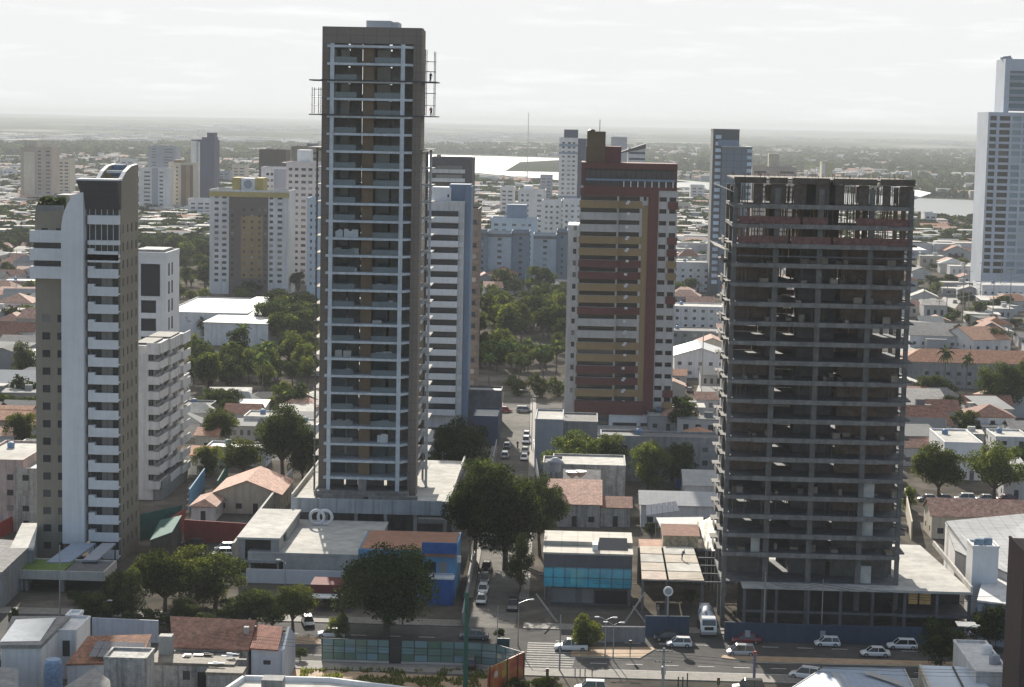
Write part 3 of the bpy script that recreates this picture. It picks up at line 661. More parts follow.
# ------------------------------------------------------------------ TOWER 3: raw concrete tower under construction (right)
def skeleton_tower():
    Y0 = 308.0; PZ = 7.2
    X = lambda px, py=380: Q(px, py, Y0).x
    Z = lambda py, px=815: Q(px, py, Y0).z
    xa, xb = X(728), X(907.5); D = 17.0
    t = thing('tower_skeleton', 'bare concrete tower skeleton under construction with open floors and propped formwork on top', 'building under construction', ((xa+xb)/2, Y0, PZ))
    pit = 3.02; n = 19; cols = [xa+.35, X(772), X(815.5), X(866), xb-.35]
    lower = [(X(755), X(882))]
    rr = random.Random(11)
    for i in range(n+1):
        z = PZ+1.6 + i*pit if i else PZ+.05
        zz = z
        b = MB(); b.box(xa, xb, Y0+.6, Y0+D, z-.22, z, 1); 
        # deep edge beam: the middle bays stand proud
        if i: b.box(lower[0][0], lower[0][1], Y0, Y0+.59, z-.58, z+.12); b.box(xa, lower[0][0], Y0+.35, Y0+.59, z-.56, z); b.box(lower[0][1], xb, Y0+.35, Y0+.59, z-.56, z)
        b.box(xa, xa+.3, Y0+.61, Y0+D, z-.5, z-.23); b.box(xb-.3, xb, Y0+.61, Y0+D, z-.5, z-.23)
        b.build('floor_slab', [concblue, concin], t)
        if i and i < n-1:                     # side balcony beams, left and right
            for sgn, xx in ((-1, xa), (1, xb)):
                b = MB(); a, c = sorted((xx+sgn*.003, xx+sgn*1.15)); y0 = Y0+3
                b.box(a, c, y0, y0+5, z-.2, z)
                if sgn < 0: b.box(a, a+.15, y0, y0+5, z+.001, z+.9)
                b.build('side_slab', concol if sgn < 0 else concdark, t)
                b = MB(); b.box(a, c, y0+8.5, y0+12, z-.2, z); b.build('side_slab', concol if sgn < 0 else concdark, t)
    top = PZ+1.6+n*pit+2.6
    for j, cx in enumerate(cols):
        for k, yy in enumerate((Y0+.62, Y0+8, Y0+D-.7)):
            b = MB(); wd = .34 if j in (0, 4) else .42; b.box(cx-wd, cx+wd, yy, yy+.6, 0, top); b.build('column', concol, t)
    b = MB()                                  # stair and lift core
    b.box(X(800), X(838), Y0+7, Y0+7.3, 0, top+1); b.box(X(800), X(800)+.3, Y0+7.3, Y0+13, 0, top+1); b.box(X(838)-.3, X(838), Y0+7.3, Y0+13, 0, top+1)
    b.build('core_wall', concdark, t)
    infill = mat('block_infill', (.2,.14,.11), var=.35)
    for i in range(n-2):                      # rear and inner block walls with gaps that let daylight through
        z = PZ+1.6 + i*pit if i else PZ+.05
        hh = pit-.25 if i else pit+1.3
        def bw(*q, m=None): bb = MB(); bb.box(*q); bb.build('block_wall', m or (infill if i > 2 else concol), t)
        edge = xa+.6
        while edge < xb-1:
            nx_ = min(xb-.6, edge+rr.uniform(2.8, 5.5)); g = rr.random(); c = nx_-(1.1 if g < .5 else .03)
            bb = MB()
            if g < .72 or i < 1: bb.box(edge, c, Y0+D-1.2, Y0+D-1.0, z+.01, z+hh)
            else: bb.facade((edge, Y0+D-1.2), (1, 0), c-edge, z+.01, z+hh, [(c-edge-1.7, c-edge-.3, z+.9, z+2.2)], .2)
            bb.build('block_wall', infill if i > 2 else concol, t); edge = nx_
        if rr.random() < .7: bw(xa+.7, X(770), Y0+7, Y0+7.2, z+.01, z+hh)
        if rr.random() < .65: bw(X(842), xb-.8, Y0+6, Y0+6.2, z+.01, z+hh)
        if i % 3 == 1 or i > 12:                # odd site clutter lying on the floor
            bb = MB()
            for _ in range(9):
                x = rr.uniform(xa+1, xb-1); w_ = rr.uniform(.3, 1.3); bb.box(x, x+w_, Y0+1+rr.random()*3, Y0+4.2+rr.random(), z+.005, z+rr.uniform(.25, 1.1))
            bb.build('site_clutter', [mat('mixed_site_stuff', (.22,.18,.14), var=.3, island=.7)], t, kind='stuff')
        if i in (3, 6, 9, 10, 13, 15, 16):
            bb = MB()
            for _ in range(46): x = rr.uniform(xa+.5, xb-.5); y = rr.uniform(Y0+1, Y0+D-2); bb.tube((x, y, z), (x, y, z+hh), .05, n=4, caps=False)
            bb.build('prop_row', mat('grey_timber', (.2,.17,.13), var=.3, scale=2), t, kind='stuff')
        if i < 5:
            b = MB(); b.box(X(866), X(880), Y0+1.2, Y0+1.35, z+.01, z+pit-.25) if i not in (1,) else b.box(X(757), X(766), Y0+1.2, Y0+1.35, z+.01, z+pit-.25); b.build('partition', concpale, t)
    # left flank: sunlit spandrels
    for i in range(1, n-2):
        z = PZ+1.6+i*pit
        b = MB(); b.box(xa-.02, xa+.2, Y0+9, Y0+11.5, z+.01, z+1.5); b.build('flank_wall', conc, t); b = MB(); b.box(xa-.02, xa+.2, Y0+13.5, Y0+16, z+.01, z+pit-.25); b.build('flank_wall', conc, t)
    # pink safety nets on the floors below the formwork
    net = mat('pink_safety_net', (.17,.085,.075), var=.45, scale=2)
    for i, segs in ((n-1, ((xa+.8, X(795)), (X(797), X(822)), (X(850), xb-.8))), (n-2, ((xa+.8, X(783)), (X(786), X(826)), (X(828), xb-.5)))):
        z = PZ+1.6+(i)*pit
        for a, c in segs: b = MB(); b.box(a, c, Y0+.25, Y0+.28, z+.13, z+1.25); b.build('safety_net', net, t)
    # props: thin timber and steel posts on the two top floors
    for i in (n-2, n-1, n):
        z = PZ+1.6+i*pit; b = MB(); hh = pit-.25
        for _ in range(150 if i < n else 190):
            x = rr.uniform(xa+.5, xb-.5); y = rr.uniform(Y0+.9, Y0+D-.5); b.tube((x, y, z), (x+rr.uniform(-.1, .1), y, z+hh), .06, n=4, caps=False)
        b.build('prop_row', wood if i < n else mat('grey_timber', (.2,.17,.13), var=.3, scale=2), t, kind='stuff')
    # top formwork ring
    z = PZ+1.6+n*pit; zt = Z(178.5)
    b = MB(); b.box(xa, xb, Y0+.7, Y0+D, zt-.35, zt-.15)
    for a, c in ((xa, X(760)), (X(763), X(781)), (X(786), X(823)), (X(826), X(870)), (X(873), xb)):
        b.box(a, c, Y0+.3, Y0+.7, zt-.9, zt+rr.uniform(-.1, .15))
    b.build('formwork_deck', mat('old_plywood', (.1,.08,.065), var=.4, scale=1.5), t)
    for a, c in ((xa+.2, X(735)), (X(748), X(757)), (X(765), X(779)), (X(788), X(800)), (X(810), X(823)), (X(829), X(838)), (X(852), X(862)), (X(876), X(884)), (X(893), xb-.2)):
        b = MB(); b.box(a, c, Y0+.75, Y0+.9, z+.05, zt-.95); b.build('formwork_panel', mat('old_plywood', (.1,.08,.065)), t)
    b = MB()
    for _ in range(120): x = rr.uniform(xa, xb); y = rr.choice([Y0+.5, Y0+D-.6, rr.uniform(Y0+1, Y0+D-1)]); b.tube((x, y, zt-.2), (x+rr.uniform(-.06, .06), y, zt+rr.uniform(.1, .75)), .03, n=3, caps=False)
    b.build('rebar', rust, t, kind='stuff')
    # loading platforms jutting from the left and right
    for py, sx in ((188, -1), (249, -1), (196, 1), (254, 1)):
        zz = Z(py, 720 if sx < 0 else 915); xx = xa if sx < 0 else xb
        b = MB(); a, c = sorted((xx+sx*.01, xx+sx*2.6)); y0 = Y0+1
        b.quad((xx+sx*.01, y0, zz-.5), (xx+sx*2.6, y0, zz+.5), (xx+sx*2.6, y0+14, zz+.5), (xx+sx*.01, y0+14, zz-.5)); b.quad((xx+sx*.01, y0+14, zz-.62), (xx+sx*2.6, y0+14, zz+.38), (xx+sx*2.6, y0, zz+.38), (xx+sx*.01, y0, zz-.62))
        b.quad((xx+sx*.01, y0, zz-.62), (xx+sx*2.6, y0, zz+.38), (xx+sx*2.6, y0, zz+.5), (xx+sx*.01, y0, zz-.5))
        b.build('catch_platform', concpale if sx < 0 else whiteclean, t)
    b = MB(); b.box(X(733), xb+.2, Y0-.9, Y0-.02, Z(256)-.2, Z(256)-.05); b.build('catch_platform', concdark, t)
    # podium slabs
    zq = PZ; 
    p = thing('podium', 'long concrete podium of the unfinished tower with a sunlit bare roof corner', 'podium', (X(830), 305, 0))
    xr = P(968, 586, zq).x; xl = X(748)
    yf = P(890, 590, zq).y
    b = MB(); b.prism([(xl, yf), (xr, yf), (xr-2.5, 340), (xb+3, 340), (xl, 340)], zq-.4, zq-.01); b.build('deck', concpale, p)
    b = MB(); b.box(xl, xr, yf+.3, yf+.6, 3.0, 3.35); b.box(X(905), xr-.1, yf+.2, yf+9, 2.9, 3.2); b.build('mezzanine_slab', concdark, p)
    k = 0
    for x in [xl+.4+q*(xr-xl-.8)/7 for q in range(8)]: b = MB(); b.box(x-.22, x+.22, yf+.5, yf+.95, 0, zq-.41); b.build('column', concdark, p)
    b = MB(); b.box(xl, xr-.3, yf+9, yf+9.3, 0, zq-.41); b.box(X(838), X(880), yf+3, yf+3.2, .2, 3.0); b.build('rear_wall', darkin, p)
    b = MB(); b.box(xr-.35, xr-.02, yf+.3, 340, zq, zq+.8); b.build('parapet', concpale, p)
    for x0, x1 in ((903, 912), (914, 925)):
        b = MB(); a, c = Q(x0, 590, yf+7).x, Q(x1, 590, yf+7).x; b.box(a, c, yf+1.6, yf+1.7, zq-2.5, zq-.6); b.build('sunlit_opening_sheet', mat('sunlight_amber', (.6,.36,.14), var=.2), p)  # amber sheets painted in for openings onto sunlit ground behind
    return dict(X=X, Z=Z, Y0=Y0, xa=xa, xb=xb, yf=yf, xr=xr)
SK = skeleton_tower()

# ------------------------------------------------------------------ apartment blocks described by their facade
def block(label, Y, pxl, pxr, pyt, depth, wall, cols=(), pit=3.05, h=1.25, sill=1.0, bands=(), stripes=(), roof=(), side=(), refy=None, name='apartment_block', cat='apartment building',
          group=None, zbase=0, first=3.4, m_roof=None, pm=None, pmi=None, cap=98, skip=0, sidecols=True, lside=()):
    """pxl..pxr front edges, pyt top; cols (px0,px1) window columns; bands (px0,px1,mat,h,out,[mats per floor from top]);
       stripes (px0,px1,py0,py1,mat,out); roof (px0,px1,y0,y1,py_top,mat,name); side/lside (v,w) window columns on the right/left flank"""
    ry = refy if refy is not None else pyt+60
    X = lambda px: Q(px, ry, Y).x
    mid = (pxl+pxr)/2
    Z = lambda py: Q(mid, py, Y).z
    x0, x1, zt = X(pxl), X(pxr), Z(pyt)
    t = thing(name, label, cat, ((x0+x1)/2, Y, zbase), group=group)
    n = int((zt-first-1.2)/pit)
    zf = [zt-1.2-(i+1)*pit for i in range(n)]           # floor levels from the top
    fr = [(X(a)-x0, X(c)-x0, z+sill, z+sill+h) for z in zf[skip:] for a, c in cols]
    sd = [(v, v+wd, z+sill, z+sill+h) for z in zf[skip:] for v, wd in side]
    ls = [(v, v+wd, z+sill, z+sill+h) for z in zf[skip:] for v, wd in lside]
    lst = []; b = MB()
    body4(b, x0, x1, Y, Y+depth, zbase, zt, fr, sd, ls, .18, 0, 1, roof=1, lst=lst); b.build('wall', [wall, m_roof or concdark], t)
    b = MB(); b.box(x0-.1, x1+.1, Y-.1, Y+.25, zt+.003, zt+.9); b.box(x0-.1, x0+.25, Y+.25, Y+depth, zt+.003, zt+.9); b.box(x1-.25, x1+.1, Y+.25, Y+depth, zt+.003, zt+.9); b.box(x0+.25, x1-.25, Y+depth-.3, Y+depth, zt+.003, zt+.9); b.build('parapet', wall, t)
    if lst: panes(t, lst, pm, pmi, cap=cap)
    for px0, px1, py0, py1, m, out in stripes:
        b = MB(); b.box(X(px0), X(px1), Y-out, Y-.003, max(zbase, Z(py1)), Z(py0)); b.build('facade_stripe', m, t)
    for bd in bands:
        px0, px1, m, bh, out = bd[:5]; seq = bd[5] if len(bd) > 5 else None; dk = bd[6] if len(bd) > 6 else True
        for i, z in enumerate(zf):
            mm = m if not seq else seq[min(i, len(seq)-1)]
            if mm is None: continue
            b = MB(); b.box(X(px0), X(px1), Y-out, Y-.004, z-.25, z); b.box(X(px0), X(px1), Y-out, Y-out+.14, z+.003, z-.25+bh); b.box(X(px0), X(px0)+.12, Y-out+.14, Y-.004, z+.003, z-.25+bh); b.box(X(px1)-.12, X(px1), Y-out+.14, Y-.004, z+.003, z-.25+bh); b.build('balcony', mm, t)
    for rf in roof:
        px0, px1, a, c, py, m, nm = rf
        b = MB(); b.box(X(px0), X(px1), Y+a, Y+c, zt+.004, Z(py)); b.build(nm, m, t)
    return t, X, Z, zf, (x0, x1, zt)

# red, ochre and white tower
def patchwork_tower():
    Y = 517.0; X = lambda px, py=290: Q(px, py, Y).x; Z = lambda py: Q(626, py, Y).z
    t = thing('apartment_tower', 'patchwork apartment tower in dark red, ochre and white bands with a red crown', 'apartment tower', (X(626), Y, 0))
    R, O, Wh = redT, yelT, warmwhite
    x0, x1 = X(578), X(675); pit = 11.83*S(Y); D = 18
    zt = Z(190); zb = Z(401); n = 18
    # body: real recesses between bands, their reveals coloured dark to deepen the shade
    zs = [Z(196.5)-0 - i*pit for i in range(n)]        # top of each opening strip
    lst = []
    fr = []
    for z in zs:
        fr += [(X(616.8)-x0, X(637.5)-x0, z-1.12, z)]
        fr += [(X(657)-x0, X(664.2)-x0, z-1.12, z), (X(667)-x0, X(673.5)-x0, z-1.12, z), (X(641.3)-x0, X(644)-x0, z-1.0, z)]
        fr += [(X(578.8)-x0, X(614.8)-x0, z-1.12, z)]
    lst2 = []; b = MB(); body4(b, x0, x1, Y, Y+D, 3, zt, fr, (), (), .9, 0, 1, roof=1, lst=lst2); b.build('wall', [warmwhite, darkin], t)
    panes(t, lst2, pane_dk, pane_dki, cap=92)
    seqL = [O, Wh, Wh, O, O, R, R, O, O, R, Wh, Wh, O, O, R, R, O, R]
    seqR = [R, Wh, Wh, R, R, O, O, Wh, R, Wh, Wh, Wh, Wh, Wh, Wh, Wh, R, O]
    for i, z in enumerate(zs):
        top = z-1.15; bot = z-pit+.03
        m = seqL[i]
        b = MB(); b.box(X(577.5), X(616.5), Y-1.5, Y-1.3, bot, top); b.box(X(577.5), X(616.5), Y-1.3, Y-.003, bot, bot+.25); b.box(X(577.5), X(577.5)+.2, Y-1.3, Y-.004, bot+.26, top); b.build('balcony', m, t)
        b = MB(); b.box(X(616.6), X(640), Y-.12, Y-.003, bot, top); b.build('spandrel', m, t)
        b = MB(); b.box(X(656.3), X(665), Y-.1, Y-.003, bot, top); b.box(X(665.01), X(675), Y-.1, Y-.003, bot, top); b.build('spandrel', Wh, t) if seqR[i] is Wh else None
        if seqR[i] is not Wh: b = MB(); b.box(X(665.5), X(675.6), Y-.35, Y-.003, bot, top); b.build('spandrel', seqR[i], t)
        for k in range(1, 3):
            if (i*7+k*5) % 4: b = MB(); xx = X(622.5+k*1.2); b.box(xx, xx+.75, Y-.45, Y-.121, bot+.6+k*.4, bot+1.2+k*.4); b.build('air_conditioner', whiteclean, t)
    b = MB(); b.box(X(640.2), X(646), Y-.14, Y-.003, zb, Z(205)); b.build('facade_stripe', O, t)
    b = MB(); b.box(X(646.1), X(656), Y-.4, Y-.003, Z(413), Z(190)); b.box(X(578), X(646), Y-.25, Y-.003, Z(196.3), Z(188)); b.build('facade_stripe', R, t)
    b = MB(); b.box(X(577), X(646), Y-1.7, Y-.26, Z(414), Z(401)); b.build('base_band', R, t)
    # gallery floor: blue beam, openings and dark red crown
    b = MB(); b.box(X(581), X(674), Y-.2, Y+D-1, Z(190)+.01, Z(186)); b.build('gallery_slab', redT, t)
    b = MB(); b.box(X(582), X(672), Y+.6, Y+D-2, Z(186), Z(168)); b.build('gallery_glazing', mat('gallery_glass', (.06,.05,.05), rough=.3, var=.3, grid=(1.3,6,.5,'wall')), t)
    b = MB(); b.box(X(583), X(672), Y-.4, Y-.1, Z(181), Z(179)); b.build('blue_rail', blueT, t)
    for k in range(8): xx = X(621+k*7); b = MB(); b.box(xx-.12, xx+.12, Y-.35, Y-.1, Z(187), Z(181.2)); b.build('railing_post', whiteclean, t)
    b = MB(); b.box(X(582), X(674), Y-.1, Y+.35, Z(169), Z(163)); b.box(X(671), X(674), Y+.35, Y+D, Z(186), Z(163)); b.box(X(582), X(671), Y+.35, Y+D, Z(168), Z(163.4)); b.box(X(578.5), X(582), Y-.1, Y+D, Z(186), Z(163)); b.build('crown_wall', R, t)
    b = MB(); b.box(X(583), X(618), Y+4, Y+14, Z(163)+.01, Z(147)); b.build('roof_block', R, t)
    b = MB(); b.box(X(583.5), X(602), Y+3.7, Y+10, Z(163)+.01, Z(132)); b.build('water_tower', olive, t)
    b = MB(); b.tube((X(596), Y+6, Z(132)), (X(596), Y+6, Z(120)), .1); b.build('aerial', steel, t)
    b = MB(); b.lathe([(.9, Z(132)), (1.0, Z(131)), (.5, Z(130))], X(588), Y+6, 10); b.build('dish', darkmet, t)
    # white rear wing seen on the left, lit by the sun
    l3 = []; b = MB(); ya, yb = Y+9, Y+26; xa = X(569.5, 300)
    xa, xb2 = Q(566.5, 300, ya).x, x0+.2
    body4(b, xa, xb2, ya, yb, 0, Z(228), grid_holes([(1.4, .9)], 6, 3.07, 15, 1, 1.3), (), (), .2, lst=l3); b.build('rear_wing', [white], t); panes(t, l3, cap=8)
    # base
    b = MB(); b.box(X(612), X(671), Y-1.2, Y-.42, Z(430), Z(414)-.02); b.build('entrance_front', whiteclean, t)
    b = MB(); b.box(X(616), X(640), Y-1.25, Y-1.21, Z(428), Z(422)); b.box(X(644), X(669), Y-1.25, Y-1.21, Z(428), Z(422)); b.build('entrance_opening', darkin, t)
    b = MB(); b.box(x0, x1, Y+.5, Y+D-.5, 0, 3); b.box(X(579), X(611), Y-.9, Y-.1, 0, Z(414)-.05); b.build('base_wall', brownT, t)
    b = MB(); b.tube((X(580.5), Y-1, 0), (X(580.5), Y-1, Z(414)), .9, n=12); b.build('column', redT, t)
    b = MB(); b.box(X(592), X(611), Y-1, Y-.91, Z(421), Z(417)); b.box(X(592), X(611), Y-1, Y-.91, Z(427), Z(424)); b.build('window_strip', pane, t)
patchwork_tower()

# white balcony block behind the brown tower
t, X, Z, zf, bx = block('white balcony apartment block with a blue corner strip, tucked behind the brown tower', 505, 396, 463, 204, 14, white, (), pit=3.07,
    bands=((405, 457.5, whiteclean, 1.55, 1.5), (457.7, 463, white, 1.25, .7)), refy=300, roof=((430, 449, 1, 8, 187, whiteclean, 'roof_block'), (447, 468, 2, 10, 184, blueT, 'blue_tower_head')), sidecols=False)
for i, z in enumerate(zf):
    b = MB(); b.box(X(408), X(457), 505-.3, 505-.005, z+.02, z+2.6); b.build('balcony_glazing', pane_i, t)
b = MB(); b.box(X(463.2), X(469), 506, 517, 0, Z(186)); b.build('blue_strip', blueT, t)
b = MB(); b.box(X(445.5), X(447), 505.9, 505.99, Z(197), Z(194)); b.build('small_window', darkin, t)
t, X, Z, zf, bx = block('narrow brown apartment block with small side balconies, right behind the blue corner strip', 530, 462, 476.5, 212, 16, brownM, ((471,475),), pit=3.07, refy=320, bands=((472.5,478.5,brownM,1.1,.8),))
block('dark grey block with white balcony rows, rising behind the white balcony block', 690, 430, 472, 160, 18, mat('dark_slate_wall', (.1,.095,.1)), ((436,462),), refy=180, bands=((432,465,white,1.3,1.0),), roof=((436,440,2,4,155,greyw,'roof_box'),))

# white mid-rise right of the beige tower, turned towards the camera's right
def white_midrise():
    Y0 = 398.0; X = lambda px, py=420: Q(px, py, Y0).x; Z = lambda py: Q(150, py, Y0).z
    xa, xb = X(128), X(160.5); D = 26.0; zt = Z(346); pit = 3.06
    t = thing('apartment_block', 'white mid-rise block with stacked wrap-round balconies and dark glazing, right of the beige tower', 'apartment building', ((xa+xb)/2, Y0, 0))
    steps = [(0, xb), (8, xb+.5), (18, xb+1.0)]           # the flank steps outward to the back
    b = MB(); fr = []
    n = 10
    for k, (y, x) in enumerate(steps):
        y1 = steps[k+1][0] if k < 2 else D
        b.box(xa if k == 0 else xb-3, x-1.6, Y0+y+(.0 if k else 0.01)+.5, Y0+y1+.5-.003, 0, zt)
    b.build('wall', white, t)
    for i in range(n+1):
        z = zt-.6-i*pit
        if z < 3: break
        b = MB(); hh = .55 if i else 1.9; zlo = z-1.05
        ztop = z+.55 if i else z+1.3
        b.box(xa, X(147), Y0-.1, Y0+.49, zlo, zt if i == 0 else ztop-.6) if False else None
        # front balcony
        b.box(X(147.5), xb, Y0-.8, Y0-.6, zlo, ztop); b.box(X(147.5), xb, Y0-.6, Y0+.5, zlo, zlo+.25)
        for k, (y, x) in enumerate(steps):
            y1 = steps[k+1][0] if k < 2 else D
            ya = Y0+y+(-.8 if k == 0 else 0.0)
            b.box(x-.2, x, ya+.003, Y0+y1, zlo+.002, ztop-.002); b.box(x-1.6, x-.2, ya+.2, Y0+y1, zlo+.003, zlo+.25)
            if k: b.box(steps[k-1][1]+.003, x-.2, ya+.003, ya+.2, zlo+.002, ztop-.002)
        b.build('balcony', white, t)
        if i:
            b = MB(); glazing(b, X(148), xb-1.0, Y0+.36, z+.6, z+2.0, 3)
            for k, (y, x) in enumerate(steps):
                y1 = steps[k+1][0] if k < 2 else D
                b.box(x-1.59, x-1.45, Y0+y+.8, Y0+y1, z+.57, z+1.95)
            b.build('balcony_glazing', pane_i, t)
    b = MB(); b.box(xa+1, xb-2, Y0+2, Y0+12, zt+.01, zt+.4); b.box(xa+1, xb-1, Y0+14, Y0+24, zt+.01, zt+.4); b.build('roof_deck', mat('dark_roof_deck', (.13,.125,.115), var=.25), t)
    b = MB(); b.box(xb-8, xb+.4, Y0+.6, Y0+D, 0, 4.0); b.build('base', greyw, t)
white_midrise()
t, X, Z, zf, bx = block('white office tower with tall dark window panels behind the white mid-rise', 455, 128, 166, 256, 15, whiteclean, ((141,156),), pit=4.2, h=2.9, sill=.7, refy=300, stripes=((141,160,264,296,pane,.1),),
    side=((2.5,1.6),(6,1.6)), roof=((135,162,2,12,250,greyw,'roof_block'),))

# far towers, left
t, X, Z, zf, bx = block('yellow topped white tower with a brown and ochre centre panel', 875, 209.5, 288, 192, 22, white, ((214.5,218.5),(222,226.5),(269.5,273),(277.5,282)), pit=2.62, h=1.2, sill=.8, refy=240,
    stripes=((229,268,197,296,brownM,.25),(241,263,216,278,yelT,.4),(209,289,192,197,mat('mustard_paint',(.42,.33,.13)),.5)),
    roof=((231,239,2,14,178,mat('mustard_paint',(.42,.33,.13)),'roof_wing'),(254,262,2,14,178,mat('mustard_paint',(.42,.33,.13)),'roof_wing'),(239.3,253.7,3,13,178.5,whiteclean,'roof_block')))
bwin = [(X(px), 875-.28 if not 241 < px < 263 else 875-.42, z+1.3, 1.1, 1.1, 'f') for z in zf[2:] for px in (232.5, 244, 252, 259.5, 265.5)]
panes(t, bwin, cap=1)
# painted round emblem on the roof block
b = MB(); b.v = []; xc, zc = X(246.5), Z(184.5); 
b.poly([(xc+1.9*math.cos(a*math.pi/8), 877.9, zc+1.9*math.sin(a*math.pi/8)) for a in range(16)]); b.build('round_emblem', greyT, t)
block('pale pink tower with paired windows beside the yellow topped tower', 930, 286, 322, 164, 20, mat('pale_pink_paint', (.5,.46,.46)), ((288.5,292),(294.5,298),(301,305.5),(308,312),(315,319)), pit=2.95, refy=220, roof=((296,309,2,12,150,whiteclean,'roof_block'),(280,288,3,14,163,greyw,'roof_block')))
block('white block with shaded grey panel left of the pale pink tower', 960, 261, 288, 169, 18, white, ((266,269),(270.5,273)), pit=2.95, refy=200, stripes=((274,288,169,240,greyT,.2),))
block('beige block with dark flat roof rising behind the pale pink tower', 1080, 291, 325, 148, 20, beigeT, ((311,318),), refy=170, roof=((306,316,2,10,143,greyw,'roof_block'),))
block('plain brown tower with a sloping roof behind the yellow topped tower', 1180, 259, 286, 151, 18, brownM, (), refy=170)
block('low light blue block right of the pale pink tower', 860, 307, 330, 200, 15, skyb if False else mat('pale_blue_paint', (.42,.5,.56)), ((310,312),(315,317),), refy=240)
block('dusky beige tower with balcony rows at the far left', 1650, 20.5, 51.5, 148, 26, mat('dusky_beige', (.38,.32,.27)), ((38,41),(46,50)), refy=170, pit=3.1, cap=60, stripes=((24,35,152,206,cream,.6),), roof=((23,36,3,18,140,cream,'roof_block'),))
block('navy glass tower with white left edge and stepped top', 1600, 191.5, 214, 141, 24, navy, (), refy=170, stripes=((191,196.5,141,210,white,.6),(196.5,198.5,141,210,greyT,.4),(198.5,200,142,210,white,.5)), roof=((201,213.5,3,20,137,navy,'roof_step'),(206,213,4,18,132.5,navy,'roof_step')))
block('grey white block with balcony rows left of the beige and ochre tower', 1500, 139, 168, 169, 20, white, ((144,150),(159.5,163)), refy=190, stripes=((152,158,168,214,greyT,.3),), pit=3.0, cap=60)
block('beige and ochre tower beside the navy glass tower', 1530, 168.5, 193, 164, 20, cream, ((171,173),(176,178)), refy=190, stripes=((181,193,165,214,brownM,.4),(186,190,165,214,yelT,.6)), roof=((173,181,3,12,160,yelT,'roof_block'),), cap=60)
block('far hazy grey block with two dark bays at the left', 2300, 148, 176, 147, 28, greyT, ((152,156),(164,173)), refy=160, cap=40, roof=((160,166,3,12,145,greyw,'roof_block'),))
block('low white block at the foot of the navy glass tower', 1430, 188, 212, 200, 18, white, ((191,195),(198,203),(205,209)), refy=206, cap=40)
# far towers, centre
block('slim white tower with blue bands and a blue flank left of the patchwork tower', 1350, 558.5, 577, 139, 20, white, ((561.5,564),(567,570),(572,574.5)), refy=180, cap=90, stripes=((558.5,577,144,146.5,blueT,.3),(558.5,577,152,154,blueT,.3),(558.5,577,196,198,blueT,.3),(558.5,577,203,205,blueT,.3)), roof=((563,577,2,18,129.5,navy,'roof_block'),))
block('dark blue slab joined to the slim white tower', 1354, 577.2, 586, 140, 22, navy, (), refy=180)
block('white block with dark window bays beyond the blue slab row', 1200, 518, 545, 191, 20, white, ((521,523.5),(526,528.5),(537,541)), refy=210, roof=((523,532,3,12,186,whiteclean,'roof_block'),), cap=60)
block('white and grey block with even window rows left of the slim white tower', 1120, 542, 561, 202, 18, white, ((545,547.5),(550,552.5),(556,558.5)), refy=220, cap=70)
block('white block with even window rows under the slim white tower', 1115, 562.5, 584, 201, 18, white, ((565,567.5),(571,573.5),(577,580)), refy=220, cap=70)
block('long pale block with a blue roof box behind the slab row', 1060, 491, 537, 220, 18, mat('pale_blue_paint', (.42,.5,.56)), ((494,498),(502,506),(512,516),(521,525),(528,531)), refy=235, roof=((506,526,4,14,205,blueT,'roof_block'),), cap=50)
for k, (a, c, tp, m, lb) in enumerate(((477,487,233,navy,'narrow dark slab at the left end of the blue grey slab row'),(487,511,234,greyT,'pale blue grey slab second in the row facing the park'),(511.3,529,233,navy,'dark blue grey slab in the middle of the row facing the park'),
        (533,556,236,greyT,'pale blue grey slab right of the gap in the row'),(556.3,567,232,navy,'darker narrow slab right in the row facing the park'),(567.3,590,236,greyT,'pale slab partly hidden behind the white wing of the patchwork tower'))):
    w_ = c-a
    block(lb, 955+k*2, a, c, tp, 16, mat('blue_grey_paint', (.3,.36,.41)) if m is greyT else mat('deep_blue_grey_paint', (.15,.2,.26)), ((a+w_*.42, a+w_*.6),), refy=260, pit=2.9, cap=30, stripes=((a,c,tp,tp+3,concdark,.25),), name='apartment_slab')
block('small grey block showing over the patchwork tower roof', 1900, 611, 627, 138, 20, greyT, (), refy=145)
t, X, Z, zf, bx = block('white banded block with sloping dark roof peeping over the patchwork tower', 1150, 628, 645, 150, 18, white, (), refy=160, stripes=((629,645,152,154,navy,.3),(629,645,158,160,navy,.3)))
b = MB(); b.poly([(bx[0]-4, 1149, bx[2]-2), (bx[1]+.3, 1149, bx[2]+.95), (bx[1]+.3, 1149, Z(143.5)), (bx[0]-4, 1149, Z(152))]); b.poly([(bx[0]-4, 1149, Z(152)), (bx[1]+.3, 1149, Z(143.5)), (bx[1]+.3, 1168, Z(143.5)), (bx[0]-4, 1168, Z(152))]); b.build('sloping_roof', slate, t)
# blue glass tower
t, X, Z, zf, bx = block('blue glass tower with dark frame and lighter window strip behind the unfinished skeleton', 930, 711, 737, 131, 18, mat('charcoal_frame', (.09,.1,.11)), (), refy=210, name='office_tower', cat='office tower')
b = MB(); b.box(X(720), X(750), 928.6, 944, 0, Z(146.5)); b.build('glass_volume', mat('blue_curtain_wall', (.09,.13,.18), rough=.25, spec=.5, var=.1, grid=(3.4,3.1,.25,'wall')), t)
wl = [(X(716.3), 929.98, z+1.5, 2.6, 1.7, 'f') for z in zf] + [(X(747.5), 928.58, z+1.5, 2.2, 1.6, 'f') for z in zf[2:]]
panes(t, wl, pane_mat('sky_window', (.3,.38,.46), (.5,.58,.65), .5), None, cap=98)
b = MB(); b.box(X(716), X(737), 929.6, 929.98, Z(146), Z(140)); b.build('blue_panel', blueT, t)
b = MB(); b.box(X(719), X(751), 928, 945, Z(147), Z(146)); b.build('roof_edge', steel, t)
